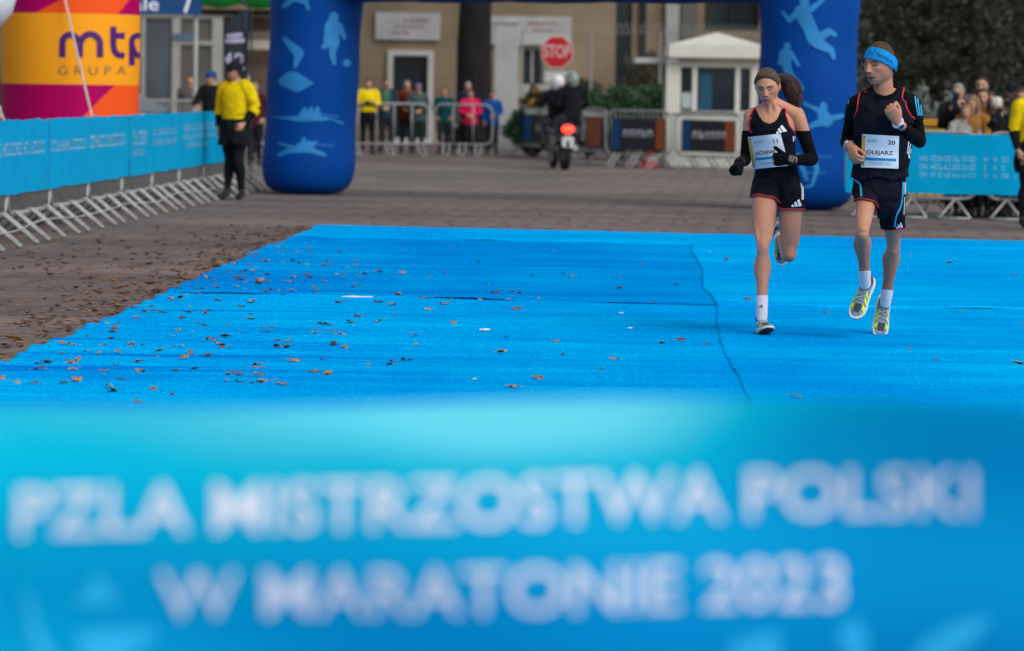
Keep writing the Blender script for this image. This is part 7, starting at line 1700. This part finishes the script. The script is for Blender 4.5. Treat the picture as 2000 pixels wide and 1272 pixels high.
# people behind the left barriers
def leftp(px, py, Y, label, **kw):
    loc, h_ = by_head(px, py, Y); return figure('person', label, loc, h_, group='people behind the left barriers', **kw)
leftp(414, 152, 66, 'person in black jacket and blue cap leaning behind the steward', arms=('lean', 'hang'), top=BLK, hair='dark', hat=((.02, .06, .22), 'beanie'), head=(30, 8, 0), facing=R(-20))
leftp(371, 158, 76, 'person in grey coat in front of the glazed pavilion', arms=('hang', 'pocket'), top=(.09, .085, .08), hair='brown', male=False)
leftp(497, 171, 70, 'person in maroon jacket between the steward and the arch', arms=('pocket', 'pocket'), top=(.06, .012, .02), hair='fair', male=False)
leftp(484, 158, 74, 'person with grey hair looking over the steward\'s shoulder', arms=('hang', 'hang'), top=(.02, .022, .03), hair='grey')

# ================================================================== motorcycle with two riders
mg = gnd(1103, 333); MH = R(8)                                   # heading: away from the camera, a little to the left
RzM = Matrix.Rotation(MH, 3, 'Z')
def MT(x, y, z): return RzM @ Vector((x, y, z)) + Vector((mg.x, mg.y, 0))
mc = thing('motorcycle', 'black motorcycle with a glowing red tail light riding away', 'motorcycle', (mg.x, mg.y + .7, 0))
BLKP = mat('motorcycle_black', (.010, .011, .014), .3, .1, 5, spec=.5); RUB = mat('tyre_rubber', (.012, .012, .012), .85, .1, 20); ALM = mat('alloy', (.22, .22, .23), .35, .1, 10, metal=.6)
def wheel(y, r, wd, axle_dx=0.0):
    c = MB(); ax = RzM @ Vector((1, 0, 0)); prof = [(r - .10, -wd * .7), (r - .05, -wd), (r - .015, -wd * .75), (r, 0), (r - .015, wd * .75), (r - .05, wd), (r - .10, wd * .7), (r - .10, -wd * .7)]
    c.lathe(prof, MT(axle_dx, y, r), 36, axis=ax, cap=False); tw = c.build('wheel', RUB, mc)
    c = MB(); c.lathe([(r - .13, -.03), (r - .10, -.035), (r - .10, .035), (r - .13, .03), (r - .13, -.03)], MT(axle_dx, y, r), 30, axis=ax, cap=False)
    for s_ in range(6):
        a = s_ * math.pi / 3; e1, e2 = RzM @ Vector((0, math.cos(a), math.sin(a))), None; p = MT(axle_dx, y, r); c.tube([p + e1 * .04, p + e1 * (r - .12)], .014, 6)
    c.lathe([(.05, -.06), (.05, .06)], MT(axle_dx, y, r), 14, axis=ax); c.build('rim', ALM, tw)
wheel(0.0, .31, .075); wheel(1.42, .31, .055)
fl_ = Flesh(); fl_.loft([MT(0, -.28, .80), MT(0, -.02, .80), MT(0, .35, .76), MT(0, .62, .82), MT(0, .95, .98), MT(0, 1.15, .92)], [(.09, .05), (.12, .06), (.13, .07), (.15, .12), (.17, .13), (.10, .10)], lat=RzM @ Vector((1, 0, 0)), n=20)
c = MB(); c.add(fl_.mb.v, fl_.mb.f); c.build('bodywork', BLKP, mc)
c = MB(); c.box((0, 0, 0), (.30, .42, .30), bev=.05); c.v = [tuple(MT(v[0], v[1] + .75, v[2] + .48)) for v in c.v]; c.build('engine', ALM, mc)
c = MB(); c.tube([MT(0, .78, .45), MT(-.09, .3, .33), MT(-.09, 0, .31)], .03, 8); c.tube([MT(0, .78, .45), MT(.09, .3, .33), MT(.09, 0, .31)], .03, 8); c.build('swing_arm', BLKP, mc)
c = MB(); c.tube([MT(-.09, 1.42, .31), MT(-.09, 1.2, .95)], .025, 8); c.tube([MT(.09, 1.42, .31), MT(.09, 1.2, .95)], .025, 8); c.build('fork', ALM, mc)
c = MB(); c.tube([MT(-.42, 1.02, 1.06), MT(-.2, 1.14, 1.06), MT(.2, 1.14, 1.06), MT(.42, 1.02, 1.06)], .016, 8); c.build('handlebar', BLKP, mc)
for sg in (-1, 1):
    c = MB(); c.ell(MT(sg * .46, 1.08, 1.24), .07, .02, .045); c.tube([MT(sg * .3, 1.1, 1.06), MT(sg * .44, 1.08, 1.2)], .008, 6); c.build('mirror', BLKP, mc)
c = MB(); c.tube([MT(.14, .6, .34), MT(.17, .2, .36), MT(.17, -.12, .42)], [.04, .055, .055], 12); c.build('exhaust', ALM, mc)
c = MB(); c.box((0, 0, 0), (.30, .30, .07), bev=.03); c.v = [tuple(MT(v[0], v[1] + .06, v[2] + .855)) for v in c.v]; c.build('pillion_seat', mat('seat_vinyl', (.012, .012, .013), .6, .1, 20), mc)
c = MB(); c.ell(MT(0, -.31, .76), .115, .04, .075, 20, 12); c.build('tail_light', mat('tail_light', (.5, .01, .008), .3, 0, emit=(1.0, .03, .015), es=5.0), mc)
c = MB(); V = [(.0 + .10 * math.cos(a), 0, .11 * math.sin(a)) for a in np.linspace(0, 2 * math.pi, 24, endpoint=False)]; V = [(math.copysign(abs(v[0] / .10) ** .6, v[0]) * .115, 0, math.copysign(abs(v[2] / .11) ** .6, v[2]) * .105) for v in V]
c.poly([MT(v[0], -.345, v[2] + .53) for v in V], .006, RzM @ Vector((0, 1, 0))); c.build('number_plate', mat('plate_pale', (.50, .50, .52), .5, .05, 10), mc, smooth=False)
c = MB(); c.tube([MT(0, -.2, .74), MT(0, -.34, .5), MT(0, -.3, .42)], [.05, .035, .05], 8); c.build('mudguard', BLKP, mc)
JEAN = (.07, .082, .10)
def rider(name, label, y, seat, lat_off, top, helmet, arms, h_, hd):
    p = MT(lat_off, y, 0); z0 = seat - .86 * h_ / 1.75
    return figure(name, label, (p.x, p.y, 0), h_, math.pi + MH, arms, top=top, legs=JEAN, head=hd, helmet=helmet, legpose='ride', z0=z0, lean=.10, group='riders on the motorcycle', slim=1.12)
WHEL = mat('helmet_white', (.62, .62, .64), .3, .05, 4, spec=.5); PHEL = mat('helmet_patterned', (.20, .24, .23), .35, .75, 14, spec=.5)
rider('person', 'motorcycle driver in white helmet with outstretched left arm', .58, .86, -.06, (.012, .013, .018), WHEL, ('grip', 'point'), 1.70, (0, 0, 0))
rider('person', 'motorcycle passenger in black jacket and patterned helmet', .10, .92, .14, (.008, .009, .012), PHEL, ('front', 'front'), 1.74, (0, 0, 0))
gl_ = MB(); p = MT(-.46, .98, 1.22); gl_.ell(p, .09, .07, .08, 14, 10); o_ = thing('glove', 'mustard yellow glove on the outstretched hand of the motorcycle driver', 'glove', p); gl_.build('hand_cover', cloth((.30, .17, .02)), o_)

# ================================================================== fallen leaves and litter
def leaf_mesh(seed, size=1.0):
    rr = random.Random(seed); L = .062; W_ = rr.uniform(.018, .026); curl = rr.uniform(.05, .45); tw = rr.uniform(-.6, .6); cup = rr.uniform(.1, .6); dome = rr.random() < .6; lobes = rr.random() < .45; V = []; Fs = []; n = 9; m = 4
    for i in range(n + 1):
        t = i / n; wd = W_ * math.sin(math.pi * min(1, t * .94 + .04)) ** .8 * (1.0 + (.35 * math.sin(t * 17) if lobes else .08 * math.sin(t * 30)))
        for j in range(-m, m + 1):
            u = j / m; y = u * wd; x = (t - .5) * L; z = .020 * curl * (2 * t - 1) ** 2 + cup * .020 * (u * wd / W_) ** 2; z = (.020 * max(curl, cup) * 1.3 - z if dome else z) + .004 + .003 * math.sin(9 * t + 3 * u + seed)
            V.append((x + .004 * math.sin(t * 4 + seed), y * math.cos(tw * (t - .5)) , z + y * math.sin(tw * (t - .5) * 2)))
    w_ = 2 * m + 1
    Fs = [(i * w_ + j, i * w_ + j + 1, (i + 1) * w_ + j + 1, (i + 1) * w_ + j) for i in range(n) for j in range(2 * m)]
    k = len(V); st = [(-.5 * L - .018 * q, .003 * q * rr.uniform(-1, 1), .012 * curl + .004 * q * rr.uniform(-.3, 1) + .004) for q in range(3)]
    mb = MB(); mb.add(V, Fs); mb.tube([(-.5 * L, 0, .004 + .012 * curl)] + st[1:], .0009, 4)
    return mb
LEAFC = [(.20, .080, .030), (.15, .055, .025), (.30, .15, .035), (.11, .050, .028), (.30, .20, .12), (.055, .04, .026), (.36, .19, .04), (.20, .12, .075)]
LM = [mat('dry_leaf_%d' % i, c_, .8, .35, 60, .3, 120, spec=.2) for i, c_ in enumerate(LEAFC)]
LMESH = []
for i in range(24):
    me = leaf_mesh(i).mesh('fallen_leaf'); me.materials.append(LM[i % 8]); LMESH.append(me)
rl = random.Random(21)
def carpet_z(x, y):
    b_ = .0
    if y > y_rear(x) or x < x_left(y): return 0.0
    if y > y_fold(x): b_ = .021
    elif x < x_seam(y): b_ = .010 if y > y_mid(x) else .006
    else: b_ = .015 if y > y_mid_r(x) else .010
    return b_ + height(x, y, 0)
def put_leaf(x, y, label, group, s_=None):
    o = bpy.data.objects.new('fallen_leaf', rl.choice(LMESH)); COL.objects.link(o); s_ = (s_ or rl.uniform(.5, 1.3)) * .88; o.scale = (s_, s_, s_ * rl.uniform(.7, 1.15))
    o.location = (x, y, carpet_z(x, y) + .002); o.rotation_euler = (rl.uniform(-.25, .25), rl.uniform(-.3, .3), rl.uniform(0, 6.28)); tag(o, label, 'leaf', group)
for px, py in ((273, 737), (457, 733), (652, 680), (412, 674), (150, 752), (220, 771), (762, 716), (575, 710), (868, 598), (1199, 708), (1014, 577), (1008, 607), (640, 735), (1085, 674), (560, 683), (310, 690), (90, 718), (350, 655), (270, 790), (512, 756), (780, 580), (1000, 762), (542, 682), (835, 610), (885, 638), (940, 590), (1275, 595), (1292, 674), (1555, 782), (1853, 518), (1420, 512), (1115, 545), (1210, 568), (1330, 670), (1987, 718), (740, 637), (660, 600), (300, 770)):
    q = gnd(px, py); put_leaf(q.x, q.y, 'small dry curled leaf lying on the blue carpet', 'fallen leaves on the carpet', rl.uniform(.9, 1.35))
n = 0
while n < 232:
    y = rl.uniform(18.2, 36); d = rl.expovariate(1 / .8)
    if d > 4.2: continue
    if rl.random() > min(1, (36.5 - y) / 9): continue
    put_leaf(x_left(y) + .03 + d, y, 'small dry curled leaf lying on the blue carpet', 'fallen leaves on the carpet'); n += 1
for _ in range(22):
    y = rl.uniform(19, 37); put_leaf(rl.uniform(-1.6, 4.2), y, 'small dry curled leaf lying on the blue carpet', 'fallen leaves on the carpet', rl.uniform(.5, .9))
for _ in range(6):
    y = rl.uniform(19.5, 24); d = rl.expovariate(1 / .45); put_leaf(x_left(y) - .03 - d, y, 'small dry curled leaf lying on the brown paving', 'fallen leaves on the paving', rl.uniform(.7, 1.3))
mb = MB(); n = 0; cols_ = []
while n < 1000:
    y = rl.uniform(20, 46); d = rl.expovariate(1 / (.35 if rl.random() < .5 else 1.3)); x = x_left(y) - .02 - d
    if y > 41: x = rl.uniform(-4.2, 4.5)
    if d > 3.5 or (y > 34 and rl.random() > (47 - y) / 14): continue
    s_ = rl.uniform(.45, 1.1); a = rl.uniform(0, 6.28); L = .045 * s_; W_ = .02 * s_; hgt = rl.uniform(.004, .024) * s_; cx, sx_ = math.cos(a), math.sin(a)
    P = [(-L, 0, hgt * .9), (-.3 * L, -W_, hgt * .6), (-.3 * L, W_, hgt * .7), (.4 * L, -W_ * .8, hgt * .5), (.4 * L, W_ * .8, hgt), (L, 0, hgt * rl.uniform(.2, 1.2)), (0, 0, .002)]
    V = [(x + p[0] * cx - p[1] * sx_, y + p[0] * sx_ + p[1] * cx, p[2] + .002) for p in P]; mb.add(V, [(0, 1, 6), (0, 6, 2), (1, 3, 6), (2, 6, 4), (3, 5, 6), (4, 6, 5)]); n += 1
lit = mb.build('leaf_litter', leaf_mat('leaf_litter', [LEAFC[0], LEAFC[4], LEAFC[1], LEAFC[2], LEAFC[5], LEAFC[3], LEAFC[7]]), smooth=False)
tag(lit, 'scattered small dry leaves over the brown paving left of the carpet', 'leaves', kind='stuff')
PAP = mat('white_paper', (.62, .64, .68), .8, .05, 20)
for (px, py, ln_, wd, label) in ((697, 586, .22, .05, 'long white paper strip on the far left carpet'), (947, 650, .065, .02, 'small white paper scrap in the middle of the carpet'), (1231, 647, .03, .02, 'tiny white paper scrap left of the long seam'), (1213, 616, .03, .022, 'tiny white paper scrap near the cross seam'), (927, 746, .02, .012, 'tiny white paper crumb close to the finish tape')):
    q = gnd(px, py); c = MB(); n = 10; z_ = carpet_z(q.x, q.y) + .006
    V = [(q.x + ln_ * (i / n - .5), q.y + wd * (j - .5) + .01 * math.sin(i), z_ + .004 * (ln_ / .2) * math.sin(i * .5) ** 2 + j * .010 * min(1, ln_ / .06) * (.5 + .5 * math.sin(i * .31))) for j in (0, 1) for i in range(n + 1)]
    V += [(v[0], v[1], v[2] + .0012) for v in V]; Fs = [(i, i + 1, n + 2 + i, n + 1 + i) for i in range(n)]
    c.add(V, [f_[::-1] for f_ in Fs] + [tuple(k + 2 * (n + 1) for k in f_) for f_ in Fs]); tag(c.build('paper_scrap', PAP, ang=None), label, 'paper', 'paper scraps on the carpet')
